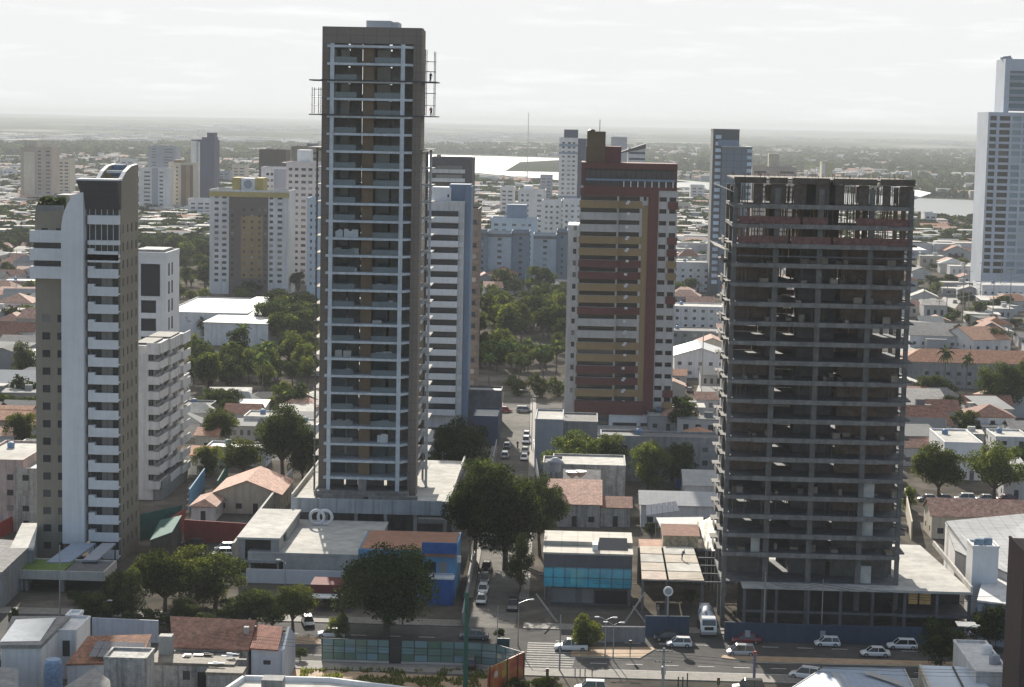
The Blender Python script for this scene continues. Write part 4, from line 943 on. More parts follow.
# beige school like block over the skeleton
block('beige flat block with a central upright tower showing over the skeleton', 1250, 752, 796, 168, 20, mat('dusky_beige', (.38,.32,.27)), ((754,766),(780,794)), refy=174, roof=((768.5,778.5,1,8,153.5,cream,'tower_head'),), cap=30)
block('small yellow tower top just right of the beige flat block', 1280, 821.5, 832.5, 163.5, 10, mat('pale_yellow_paint', (.5,.46,.3)), (), refy=172, stripes=((821.5,825,163.5,190,whiteclean,.3),))
# great tower at the right edge
def right_tower():
    Y = 1000.0; X = lambda px, py=170: Q(px, py, Y).x; Z = lambda py, px=990: Q(px, py, Y).z
    t = thing('apartment_tower', 'tall pale grey tower with a set-back upper block, cut off by the right edge', 'apartment tower', (X(1010), Y, 0))
    x0, x1 = X(986), X(1075); zt = Z(112); pit = 6.85*S(Y)
    fr = []; n = int((zt-6)/pit)
    for i in range(n):
        z = zt-3.6-i*pit
        for a, c in ((988, 994.5), (997.5, 1008), (1010.5, 1019), (1021, 1034)): fr.append((X(a)-x0, X(c)-x0, z-.5, z+1.75))
    l = []; b = MB(); body4(b, x0, x1, Y, Y+28, 0, zt, fr, (), (), .8, 0, 0, lst=l); b.build('wall', mat('pale_grey_cladding', (.42,.46,.52), var=.05, streak=.08), t); l.sort(key=lambda q: -q[2]); panes(t, [q for q in l if q[0] < X(1010)], pane_dk, pane_dki, cap=60); panes(t, [q for q in l if q[0] >= X(1010)], pane_mat('pale_blue_glass', (.16,.22,.26), (.4,.46,.5), .5), pane_mat('pale_blue_glass_mixed', (.16,.22,.26), (.4,.46,.5), .5, island=True), cap=38)
    b = MB(); xa = X(1003); b.box(xa, xa+2.5, Y+6, Y+28, zt+.01, Z(58)); b.box(xa+2.5, x1, Y+6, Y+28, Z(70), Z(58)-.01); b.build('upper_frame', mat('pale_grey_cladding', (.36,.38,.41)), t)
    b = MB(); b.box(xa+2.51, X(1008), Y+7, Y+27, zt+.01, Z(70)-.01); b.build('upper_wall', mat('mauve_cladding', (.2,.19,.21)), t)
    k = zt+1
    while k < Z(74): 
        b = MB(); b.box(X(1008)+.01, x1, Y+6.2, Y+27, k, k+1.3); b.build('upper_balcony', greyT, t)
        b = MB(); b.box(X(1008)+.01, x1, Y+7.4, Y+26, k+1.31, k+pit-.02); b.build('upper_glazing', bluegl, t); k += pit
    b = MB()
    for a in range(4): b.tube((X(1003+a*3), Y+15, Z(58)), (X(1003+a*3), Y+15, Z(56)), .8, n=8)
    b.tube((X(1004), Y+15, Z(56)), (X(1012), Y+15, Z(55)), .5, n=6); b.build('roof_plant', steel, t)
right_tower()
for k_, (Y_, a_, c_, p_, m_, lb_) in enumerate(((1750,58,70,160,cream,'far cream block behind the beige tower roof'),(1900,100,118,168,greyT,'far grey block right of the beige tower crown'),(2100,120,134,160,white,'far white block left of the hazy two bay block'),(2000,232,246,166,cream,'far cream block between the navy and brown towers'),(2200,218,230,172,greyT,'small far grey block right of the navy tower'),
    (2300,2,14,170,white,'far white block at the extreme left'),(1500,500,514,188,white,'far white block left of the white bay block'),(1900,540,552,176,greyT,'far grey block left of the slim white tower'),(2000,690,704,186,white,'far white block left of the glass tower'),(1700,676,690,204,cream,'far cream block beside the patchwork tower crown'),(1500,446,452,178,white,'thin far white block behind the white balcony block'),(2400,270,284,150,greyT,'far grey block above the plain brown tower'),(1550,924,936,214,white,'far white block by the river at the right'))):
    w_ = c_-a_; block(lb_, Y_, a_, c_, p_, 18, m_, ((a_+w_*.15,a_+w_*.4),(a_+w_*.55,a_+w_*.85)), refy=p_+20, cap=24)
# radio mast far off
b = MB(); p = P(527, 192, 0); q = Q(527.3, 112, p.y); b.tube((p.x, p.y, 0), (p.x, p.y, q.z), .55, .3, n=5)
tag(b.build('radio_mast', steel), 'very thin tall radio mast rising over the river', 'mast')

# ------------------------------------------------------------------ trees
def leaf_cloud(b, r, pts, n, s, squash=.8):
    """n leaf faces on the skins of clumps pts=[(x,y,z,rad)]; each clump is one of two leaf tones"""
    tot = sum(p[3]**2 for p in pts)
    for x, y, z, rad in pts:
        mi = 1 if r.random() < .35 else 0; tilt = Vector((r.gauss(0, .3), r.gauss(0, .3), .35))
        for _ in range(max(3, int(n*rad*rad/tot))):
            d = (Vector((r.gauss(0, 1), r.gauss(0, 1), r.gauss(0, 1)))+tilt).normalized()
            k = rad*(1.12-.6*r.random()**1.6)
            c = Vector((x+d.x*k, y+d.y*k, z+d.z*k*squash))
            nn = (d+Vector((r.gauss(0, .55), r.gauss(0, .55), r.gauss(0, .55)+.2))).normalized(); u = nn.orthogonal().normalized(); a = r.random()*6.28
            e = (u*math.cos(a)+nn.cross(u)*math.sin(a))*s*r.uniform(.5, 1.4); f = nn.cross(e)*r.uniform(.45, .85)
            b.quad(c-e, c+f*.9, c+e, c-f, mi)
def crown_points(r, n, cz, rx, rzv, cr, style):
    pts = []; off = r.uniform(0, 50)
    while len(pts) < n:
        d = Vector((r.gauss(0, 1), r.gauss(0, 1), r.gauss(0, 1))).normalized(); k = r.random()**.42
        lump = 1+.42*mnoise.noise(d*1.7+Vector((off, 0, 0)))+.2*mnoise.noise(d*4+Vector((0, off, 0)))
        k *= min(1.12, lump)
        x, y, z = d.x*k*(rx-cr*.7), d.y*k*(rx-cr*.7), d.z*k*(rzv-cr*.5)
        if style == 'umbrella' and z < -.5*rzv: continue
        if style == 'cone': f = max(.12, 1-(z+rzv)/(2*rzv)*.8); x *= f*1.3; y *= f*1.3
        pts.append((x, y, cz+z, cr*r.choice((.55, .75, .9, 1.0, 1.25))))
    return pts
TREEP = {}
def tree_proto(key, seed, style, nclump, nleaf, s, leaf, th=.22):
    r = random.Random(seed); b = MB()
    cz, rz_ = {'round': (.56, .44), 'umbrella': (.6, .4), 'cone': (.52, .48), 'bush': (.48, .52)}[style]
    pts = crown_points(r, nclump, cz, .5, rz_, .125 if nclump > 30 else .17, style)
    leaf_cloud(b, r, pts, nleaf, s)
    crown = b.mesh('crown', [leaf, {leafA: leafB, leafB: leafA, leafC: leafA}[leaf]])
    tb = MB(); top = Vector((r.uniform(-.03, .03), r.uniform(-.03, .03), th))
    tb.tube((0, 0, -.01), top, .035, .026, 8)
    for p in r.sample(pts, min(9, len(pts))):
        m = top.lerp(Vector(p[:3]), .5)+Vector((r.uniform(-.04, .04), r.uniform(-.04, .04), .02)); tb.tube(top, m, .018, .012, 6); tb.tube(m, p[:3], .012, .004, 5)
    TREEP[key] = (crown, tb.mesh('trunk', bark))
for i in range(4): tree_proto('A%d' % i, 20+i, ['round', 'umbrella', 'round', 'umbrella'][i], 75, 15000, .017, [leafA, leafA, leafC, leafB][i])
tree_proto('big', 31, 'round', 95, 24000, .014, leafC, .24); tree_proto('big2', 32, 'umbrella', 85, 22000, .014, leafC, .26)
tree_proto('cone', 33, 'cone', 70, 11000, .015, leafA, .1); tree_proto('ball', 34, 'bush', 60, 12000, .02, leafB, .3)
for i in range(5): tree_proto('M%d' % i, 40+i, ['round', 'umbrella', 'round', 'bush', 'round'][i], 34, 3400, .027, [leafA, leafC, leafB, leafA, leafC][i])
for i in range(3): tree_proto('F%d' % i, 60+i, ['round', 'umbrella', 'bush'][i], 14, 700, .05, [leafA, leafC, leafC][i])
def palm_proto(key, seed):
    r = random.Random(seed); b = MB()
    for k in range(18):
        az = k*2.4+r.uniform(-.2, .2); el = r.uniform(-.2, 1.1); L = .3*r.uniform(.85, 1.1); p = Vector((0, 0, .83)); d = Vector((math.cos(az)*math.cos(el), math.sin(az)*math.cos(el), math.sin(el)))
        sidev = Vector((-math.sin(az), math.cos(az), 0)); prev = p
        for q in range(7):
            nx_ = prev+d*(L/7); d = (d+Vector((0, 0, -.2))).normalized(); wd = .055*(1-abs(q-2.5)/5.5)
            for sg in (-1, 1): b.quad(prev, nx_, nx_+sidev*sg*wd+Vector((0, 0, -.025)), prev+sidev*sg*wd*1.05+Vector((0, 0, -.03)))
            prev = nx_
    tb = MB(); tb.tube((0, 0, 0), (.01, .01, .42), .02, .014, 7); tb.tube((.01, .01, .42), (0, 0, .85), .014, .011, 7)
    TREEP[key] = (b.mesh('crown', leafP), tb.mesh('trunk', bark))
palm_proto('P0', 71); palm_proto('P1', 72)
def tree_at(x, y, wd, h, key, label, group=None, name='tree', cat='tree', z=0):
    t = thing(name, label, cat, (x, y, z), rnd.uniform(0, 6.28), group); t.scale = (wd, wd, h)
    for m, nm in zip(TREEP[key], ('crown', 'trunk')): o = bpy.data.objects.new(nm, m); col.objects.link(o); o.parent = t
    return t
def tree(px, py, wpx, topy, key, label, group=None, name='tree', cat='tree'):
    """trunk foot at picture point (px,py), crown width wpx, top at topy"""
    g = P(px, py, 0); s = g.y/FOC; h = Q(px, topy, g.y).z
    return tree_at(g.x, g.y, wpx*s, max(2, h), key, label, group, name, cat)
def palm(px, py, wpx, topy, label, group=None): 
    g = P(px, py, 0); return tree_at(g.x, g.y, wpx*g.y/FOC/.58, Q(px, topy, g.y).z, rnd.choice(['P0', 'P1']), label, group, 'palm_tree', 'palm tree')
T = tree
T(386, 637, 116, 538, 'big', 'huge dark round tree with a bare leaning trunk beside the green glass fence')
T(165, 612, 78, 551, 'A1', 'broad bright topped tree in front of the beige tower, nearest the entrance canopy')
T(215, 608, 74, 552, 'A0', 'broad green tree left of the concrete shed')
T(190, 598, 66, 544, 'A3', 'yellowish tree crown squeezed between the two broad trees before the red wall')
T(255, 628, 72, 589, 'A2', 'low dark green tree behind the brick tiled house')
T(293, 630, 52, 585, 'A3', 'yellow green tree by the kerb in front of the white garage wall')
T(339, 638, 27, 611, 'ball', 'small clipped round tree on the verge beside the white parked car')
T(586, 650, 38, 612, 'ball', 'small clipped round tree on the sandy median strip')
T(520, 592, 38, 533, 'cone', 'cone shaped dense tree on the corner by the teal glass office')
T(474, 562, 70, 478, 'big2', 'leftmost of the big dark street trees behind the blue building')
T(505, 570, 92, 460, 'big', 'largest dark street tree shading the narrow street')
T(540, 556, 56, 478, 'big2', 'dark street tree against the stained wall')
T(485, 520, 66, 458, 'A2', 'dark tree crown at the back of the street tree group')
T(575, 486, 66, 433, 'A1', 'wide flat tree before the patchwork tower, behind the stained wall')
T(606, 484, 44, 432, 'A0', 'greener half of the tree pair before the patchwork tower')
T(648, 492, 50, 440, 'A0', 'rounded tree in the shade before the long grey wall')
T(678, 488, 44, 442, 'A2', 'dark tree before the long grey wall, nearest the skeleton tower')
T(283, 480, 66, 407, 'big2', 'large round dark tree left of the brown tower')
T(303, 486, 40, 425, 'A2', 'dark tree hard against the left edge of the brown tower')
T(285, 412, 34, 380, 'ball', 'dome shaped dark shrub tree beside the lawn')
T(221, 447, 44, 409, 'A1', 'spreading tree among the white roofs left of the big round tree')
T(207, 477, 34, 444, 'A0', 'hedge like tree right of the white mid-rise')
T(243, 482, 46, 437, 'A3', 'light green tree above the parked cars and orange roof')
T(460, 490, 62, 421, 'big2', 'dark tree at the foot of the white balcony block')
T(443, 476, 30, 428, 'A2', 'dark tree squeezed beside the brown tower flank')
T(938, 500, 60, 444, 'A1', 'bright topped tree left of two in front of the white flat roofed house')
T(994, 502, 66, 443, 'A1', 'bright topped tree right of two in front of the white flat roofed house')
T(908, 512, 17, 484, 'ball', 'small white flowered bush tree beside the skeleton tower')
T(940, 668, 54, 620, 'A2', 'dark street tree on the near pavement at the right')
T(990, 648, 50, 604, 'A2', 'dark tree between the podium and the brown tiled wall')
T(998, 418, 56, 359, 'big', 'very dense dark tree in front of the long red roof, right side')
T(1024, 415, 40, 362, 'big2', 'dense dark tree cut off by the right edge')
T(932, 405, 38, 374, 'A0', 'mid green tree between the long red roof and the grey warehouse')
T(975, 385, 26, 352, 'A2', 'dark tree above the long red roof')
T(20, 450, 36, 411, 'A0', 'tree at the far left above the faded pink block')
T(24, 385, 30, 342, 'A2', 'dark tree at the left edge beside the beige tower')
T(124, 626, 52, 568, 'A2', 'dark tree in the shade by the entrance canopy')
T(92, 632, 46, 592, 'A2', 'dark hedge tree under the entrance canopy')
palm(944, 402, 17, 344, 'palm tree standing before the long red roof')
palm(966, 400, 14, 352, 'shorter palm tree right of the palm before the long red roof')
palm(579, 432, 11, 410, 'small palm beside the patchwork tower entrance')
palm(672, 470, 10, 432, 'small palm by the boundary wall right of the patchwork tower')
G = 'park trees beyond the end of the street'
def scatter(n, x0, x1, y0, y1, keys, wpx, hm, label, group, name='tree', cat='tree', seed=1, ok=None):
    r = random.Random(seed); k = 0; c = 0
    while k < n and c < n*30:
        c += 1; px, py = r.uniform(x0, x1), r.uniform(y0, y1)
        if ok and not ok(px, py): continue
        g = P(px, py); s = g.y/FOC
        tree_at(g.x, g.y, r.uniform(*wpx)*s if wpx[0] > 0 else 9, r.uniform(*hm), r.choice(keys), label, group, name, cat); k += 1
scatter(34, 474, 568, 322, 345, ['M0','M1','M4','M2'], (24, 38), (9, 15), 'dark park tree in the grove right of the white balcony block', G, seed=2)
scatter(22, 476, 566, 352, 372, ['M2','M0','M2'], (20, 30), (5, 9), 'yellowish green park tree in the front of the grove', G, seed=3)
for i, (px, py, tp) in enumerate(((497,372,338),(512,376,340),(528,372,336),(543,378,342),(556,374,338),(519,388,352),(489,385,352))): palm(px, py, 19, tp, 'palm tree in the park grove right of the white balcony block', 'park palms')
for i, (px, py, w_, tp) in enumerate(((518,396,28,372),(540,397,30,370),(558,396,24,374))): T(px, py, w_, tp, 'M3', 'clipped bright green hedge clump along the park edge', 'park hedge clumps', 'hedge', 'hedge')
T(503, 296, 32, 264, 'M4', 'dark round tree before the blue grey slab row, left one'); T(539, 296, 36, 261, 'M4', 'dark round tree before the blue grey slab row, right one')
scatter(26, 474, 566, 290, 312, ['M0','M1','M4'], (14, 24), (6, 10), 'small tree along the road before the blue grey slab row', 'trees along the road before the slab row', seed=4)
# wooded belt between the left towers
GW = 'trees of the wooded belt left of the brown tower'
scatter(44, 190, 312, 362, 392, ['M0','M1','M4','M2'], (24, 38), (7, 12), 'tree in the wooded belt beyond the car park', GW, seed=5)
scatter(26, 262, 314, 322, 352, ['M4','M1','M0'], (26, 42), (10, 15), 'tall dark tree right of the white warehouse roofs', GW, seed=6)
scatter(30, 168, 212, 245, 292, ['M4','M1','M0'], (16, 26), (8, 13), 'dark tree left of the yellow topped tower', GW, seed=7)
scatter(9, 170, 320, 296, 304, ['M2','M0','M3'], (14, 26), (4, 8), 'low tree at the foot of the yellow topped tower', GW, seed=8)
scatter(9, 186, 212, 318, 345, ['M0','M2','M3'], (14, 24), (5, 9), 'light green tree beside the white warehouse', GW, seed=9)
T(250, 296, 25, 279, 'M4', 'dark bush at the foot of the yellow topped tower'); T(298, 294, 20, 268, 'M4', 'dark dense tree between the yellow topped and pink towers')
for px, py, tp in ((242,362,322),(268,376,339),(232,372,340),(255,368,346),(288,360,330),(258,398,352),(262,396,350),(228,390,356)): palm(px, py, 22, tp, 'palm tree in the wooded belt beyond the car park', 'palms of the wooded belt')

# ------------------------------------------------------------------ houses
def house(x, y, wd, d, h, roof, rm, wm, rz=0, label='', group=None, rh=None, wins=True, name='house', cat='house', z=0):
    """local frame: front wall at y=0 facing the camera, width along x"""
    t = thing(name, label, cat, (x, y, z), rz, group); a, c = -wd/2, wd/2
    n = max(1, int(wd/3.2)); fl = max(1, int(h/2.9)); holes = []; sh = []
    if wins:
        for f in range(fl):
            for k in range(n):
                u = (k+.5)*wd/n
                if f == 0 and k == n//2: holes.append((u-.5, u+.5, 0.02, min(h-.3, 2.15)))
                else: holes.append((u-.6, u+.6, f*2.9+1.0, min(h-.2, f*2.9+2.1)))
            for v in range(max(1, int(d/4))): vv = (v+.5)*d/max(1, int(d/4)); sh.append((vv-.5, vv+.5, f*2.9+1.0, min(h-.2, f*2.9+2.1)))
    lst = []; b = MB()
    b.facade((a, 0), (1, 0), wd, 0, h, holes, .15); b.facade((c, 0), (0, 1), d, 0, h, sh, .15); b.facade((a, d), (0, -1), d, 0, h, sh, .15); b.facade((c, d), (-1, 0), wd, 0, h)
    for u0, u1, q, e in holes: lst.append((a+(u0+u1)/2, .15, (q+e)/2, u1-u0, e-q, 'f'))
    for u0, u1, q, e in sh: lst.append((c-.15, (u0+u1)/2, (q+e)/2, u1-u0, e-q, 'r')); lst.append((a+.15, d-(u0+u1)/2, (q+e)/2, u1-u0, e-q, 'l'))
    o = .45
    rh = rh if rh is not None else (.22*min(wd, d) if roof != 'shed' else .1*d)
    rb = MB()
    if roof == 'flat':
        b.quad((a, 0, h-.4), (c, 0, h-.4), (c, d, h-.4), (a, d, h-.4)); b.build('wall', wm, t, local=True)
        rb.box(a+.2, c-.2, .2, d-.2, h-.39, h-.3); rb.build('roof_deck', rm, t, local=True)
        pb = MB(); pb.box(a-.06, c+.06, -.06, .2, h-.25, h+.12); pb.box(a-.06, a+.2, .2, d, h-.25, h+.12); pb.box(c-.2, c+.06, .2, d, h-.25, h+.12); pb.box(a+.2, c-.2, d-.2, d+.05, h-.25, h+.12); pb.build('parapet', wm, t, local=True)
        if wins and wd > 5 and d > 6: kb = MB(); kb.lathe([(.7, h-.29), (.75, h+.5), (.6, h+.8), (.2, h+.95)], a+wd*.3, d*.7, 10); kb.build('roof_tank', mat('roof_tank_blue', (.12,.2,.32), rough=.6, rand=.5), t, local=True)
    else:
        A, C_, B, D = a-o, c+o, -o, d+o; e = .12
        if roof == 'gable':
            m = d/2; pts = [(A,B,h-.1),(C_,B,h-.1),(C_,m,h+rh),(A,m,h+rh),(C_,D,h-.1),(A,D,h-.1)]
            fs = [(0,1,2,3),(3,2,4,5)]; gab = [((a,0,h),(a,d,h),(a,m,h+rh-.2)),((c,d,h),(c,0,h),(c,m,h+rh-.2))]
        elif roof == 'gablef':
            pts = [(A,B,h-.1),(0,B,h+rh),(0,D,h+rh),(A,D,h-.1),(C_,B,h-.1),(C_,D,h-.1)]
            fs = [(0,1,2,3),(1,4,5,2)]; gab = [((a,0,h),(0,0,h+rh-.2),(c,0,h)),((c,d,h),(0,d,h+rh-.2),(a,d,h))]
        elif roof == 'hip':
            k = min(wd, d)/2
            if wd >= d: pts = [(A,B,h-.1),(C_,B,h-.1),(C_,D,h-.1),(A,D,h-.1),(A+k,d/2,h+rh),(C_-k,d/2,h+rh)]; fs = [(0,1,5,4),(1,2,5),(2,3,4,5),(3,0,4)]
            else: pts = [(A,B,h-.1),(C_,B,h-.1),(C_,D,h-.1),(A,D,h-.1),(0,B+k,h+rh),(0,D-k,h+rh)]; fs = [(0,1,4),(1,2,5,4),(2,3,5),(3,0,4,5)]
            gab = []
        else:
            pts = [(A,B,h-.05),(C_,B,h-.05),(C_,D,h+rh),(A,D,h+rh)]; fs = [(0,1,2,3)]; gab = [((c,0,h-.05),(c,d,h+rh-.1),(c,d,h-.05)),((a,0,h-.05),(a,d,h-.05),(a,d,h+rh-.1))]
        for g in gab: b.poly(g)
        b.build('wall', wm, t, local=True)
        nn = len(pts); rb.v = list(pts)+[(p[0], p[1], p[2]-e) for p in pts]
        from collections import Counter
        ed = Counter(); 
        for f in fs:
            rb.f.append(f); rb.m.append(0); rb.f.append(tuple(q+nn for q in reversed(f))); rb.m.append(0)
            for q in range(len(f)): ed[tuple(sorted((f[q], f[(q+1) % len(f)])))] += 1
        for (p, q), k in ed.items():
            if k == 1: rb.f.append((p, q, q+nn, p+nn)); rb.m.append(0)
        rb.build('roof', rm, t, local=True)
    if wins:
        for k, (x_, y_, z_, w_, h_, s_) in enumerate(lst[:26]):
            o_ = bpy.data.objects.new('door' if s_ == 'f' and z_-h_/2 < .3 else 'window', pane_mesh(w_, h_, s_, pane)); col.objects.link(o_); o_.parent = t; o_.location = (x_, y_, z_)
    return t
def H(px, py, wpx, dep, h, roof, rm, wm, label, rz=0, rh=None, wins=True, group=None, name='house', cat='house', z=0):
    g = P(px, py, z); return house(g.x, g.y, wpx*g.y/FOC, dep, h, roof, rm, wm, R_(rz), label, group, rh, wins, name, cat, z)
# --- around the red court and the brown tower's left
H(247, 514, 68, 16, 4.2, 'gablef', tileP, cream, 'orange roofed house with a broad gable facing the red wall', rh=2.6)
H(203, 522, 24, 11, 3.2, 'hip', tileP, white, 'small house with faded tiles left of the orange roofed house')
H(246, 424, 34, 10, 4, 'shed', shinyroof, white, 'white sheet roofed shed among trees near the car park')
H(268, 437, 50, 10, 5, 'flat', concpale, white, 'long white flat house in front of the car park')
H(236, 466, 62, 8, 4.2, 'flat', shinyroof, white, 'white flat roofed house behind the hedge tree')
H(206, 452, 22, 10, 4, 'gable', tileO, cream, 'small house with red tiles right of the white mid-rise')
H(199, 475, 22, 12, 4.5, 'gable', tileO, white, 'reddish roofed house close behind the white mid-rise')
H(305, 455, 24, 10, 7, 'flat', concpale, whiteclean, 'tall narrow white house half behind the brown tower')
H(195, 425, 30, 9, 5, 'flat', asbest, greyw, 'grey flat roofed shed near the lamp lit car park')
H(265, 500, 18, 7, 3.4, 'flat', concpale, white, 'little white flat annex behind the orange roofed house')
# --- left edge
H(-2, 531, 52, 22, 13.5, 'flat', concpale, pinkw, 'faded pink weathered four storey block at the left edge', name='apartment_block', cat='apartment building')
H(26, 532, 22, 20, 12.0, 'flat', shinyroof, dirtywall, 'pale rear half of the faded pink block with stained flank', name='apartment_block', cat='apartment building')
H(24, 476, 20, 9, 6.5, 'flat', concpale, white, 'white box house beside the beige tower with one dark door')
H(10, 440, 46, 10, 4.5, 'gable', tileO, cream, 'orange roofed house at the left edge below the white sheds')
H(14, 405, 60, 16, 5, 'gable', metalroof, white, 'wide white shed with pale metal roof at the left edge')
H(12, 370, 50, 12, 4, 'shed', shinyroof, concpale, 'bright sheet roofed shelter at the left edge')
H(4, 352, 34, 12, 5, 'hip', tileR, cream, 'dark red roofed house at the left edge')
H(26, 330, 30, 12, 4.5, 'hip', tileP, white, 'house with sunlit pale hip roof beside the beige tower')
H(14, 318, 36, 14, 6, 'hip', tileP, white, 'two storey house with a broad pale hip roof at the left edge')
H(18, 292, 40, 12, 5, 'flat', shinyroof, white, 'bright flat roof near the left edge beyond the two storey house')
# --- centre
H(588, 506, 74, 13, 8.5, 'flat', concpale, dirtywall, 'stained white wall block with rooftop water tank behind the clay roofs', wins=False, name='building', cat='building')
H(552, 508, 20, 8, 9.3, 'flat', concdark, dirtywall, 'narrow stained tower end of the wall block carrying a domed tank', wins=False, name='building', cat='building')
H(574, 527, 52, 11, 4.6, 'shed', tileP, dirtywall, 'faded clay tile lean-to roof behind the teal glass office', rh=2.8)
H(615, 527, 30, 9, 4.0, 'gable', tileR, dirtywall, 'darker clay tile roof right of the faded lean-to')
H(581, 516, 34, 5, 7.0, 'shed', asbest, conc, 'grey sloping sheet roof over the clay tiles', rh=1.5)
H(678, 528, 76, 10, 4.6, 'gable', metalroof, white, 'white house with solar panelled grey metal roof left of the skeleton', rh=1.8)
H(706, 506, 44, 14, 4.4, 'gable', shinyroof, white, 'bright metal roofed house tucked against the skeleton tower')
H(664, 482, 130, 8, 10, 'flat', concdark, greyw, 'long shaded grey building behind the tree pair', name='building', cat='building')
H(568, 462, 58, 14, 9.5, 'flat', asbest, greyw, 'grey blank walled building right of the street with a striped ramp roof', wins=False, name='building', cat='building')
H(548, 470, 28, 16, 11.5, 'flat', concpale, greyT, 'grey corner building with white roof terrace frame, right of the street', wins=False, name='building', cat='building')
H(485, 446, 26, 14, 7.2, 'flat', concpale, navy, 'dark blue corner building with white roof slab, left of the street', wins=False, name='building', cat='building')
H(482, 425, 38, 8, 9, 'flat', shinyroof, concdark, 'dark building with white cantilevered roof at the end of the street', wins=False, name='building', cat='building')
H(462, 480, 30, 12, 3.5, 'flat', concpale, white, 'white walled yard building left of the street')
H(632, 452, 100, 5, 3, 'flat', concpale, conc, 'low concrete terrace wall under the patchwork tower', wins=False, name='building', cat='building')
H(700, 452, 26, 12, 3.4, 'hip', tileO, cream, 'small orange roofed house left of the skeleton tower')
H(668, 432, 40, 12, 4, 'flat', shinyroof, greyw, 'white roofed annex at the right foot of the patchwork tower')
H(700, 378, 52, 22, 7, 'gablef', metalroof, white, 'arched pale hangar roof right of the patchwork tower', rh=2.5, name='hangar', cat='hangar')
H(712, 362, 30, 12, 6, 'gablef', tileP, cream, 'gabled clay roofed house beside the pale hangar')
H(694, 330, 60, 16, 9, 'flat', concpale, white, 'white two storey block with window rows right of the patchwork tower', name='building', cat='building')
H(694, 292, 46, 14, 14, 'flat', concpale, white, 'white four storey block between the patchwork and glass towers', name='building', cat='building')
H(690, 348, 60, 14, 6, 'flat', asbest, greyw, 'low grey roofed block below the white two storey block')
# --- right of the skeleton
H(985, 389, 170, 15, 8, 'hip', tileO, greyw, 'long two storey building with red clay roof at the right', rh=3.2, name='building', cat='building')
H(938, 348, 56, 22, 4.5, 'gable', asbest, white, 'dark grey roofed hall with white gable walls behind the long red roof', rh=3.6, rz=-6)
H(992, 352, 42, 22, 4.5, 'gable', tileO, white, 'red roofed hall beside the dark grey roofed hall', rh=3.6, rz=20)
H(968, 345, 22, 9, 5, 'flat', shinyroof, white, 'small white flat house between the two halls')
H(924, 425, 50, 18, 5, 'shed', asbest, white, 'white shed with grey sloping roof and bright ridge right of the skeleton', rh=2.5)
H(926, 440, 50, 8, 4, 'gable', tileR, white, 'white house with thin tiled roof edge right of the skeleton')
H(922, 466, 44, 12, 4.5, 'gable', tileP, white, 'two tone clay roofed house right of the skeleton', rz=8)
H(962, 480, 38, 20, 8.5, 'flat', concpale, whiteclean, 'tall white flat roofed house with parapets behind the two bright topped trees')
H(992, 440, 44, 12, 6, 'hip', tileR, white, 'white house with dark red hip roof at the right')
H(1012, 462, 34, 12, 6, 'flat', concpale, white, 'white block stepped down the slope at the right edge')
H(1016, 500, 26, 12, 6, 'shed', shinyroof, white, 'white roof corner behind the right bright topped tree')
H(985, 540, 108, 9, 4.6, 'gable', tileP, cream, 'long clay roofed house with brown window awnings at the right', rh=2.6)
H(935, 380, 50, 10, 6, 'flat', concdark, greyw, 'shaded grey wing below the long red roof')
H(1010, 303, 56, 22, 8, 'flat', shinyroof, whiteclean, 'white roofed hall in front of the tall pale grey tower', name='building', cat='building')
H(938, 236, 30, 14, 7, 'flat', concpale, white, 'white box building by the river at the right', name='building', cat='building')
# warehouses behind the wood on the left
H(206, 338, 84, 60, 9, 'flat', shinyroof, white, 'left white warehouse with bright flat roof', wins=False, name='warehouse', cat='warehouse')
H(236, 346, 66, 78, 8, 'shed', shinyroof, white, 'right white warehouse with bright ribbed roof', wins=False, rh=2, name='warehouse', cat='warehouse', rz=-4)
H(276, 330, 20, 12, 4, 'shed', shinyroof, white, 'small bright shed at the corner of the warehouses')
H(262, 382, 20, 12, 4, 'gable', shinyroof, white, 'little white roofed pavilion in the wooded belt')
H(150, 400, 60, 14, 6, 'flat', concpale, white, 'white flat building glimpsed behind the white mid-rise')

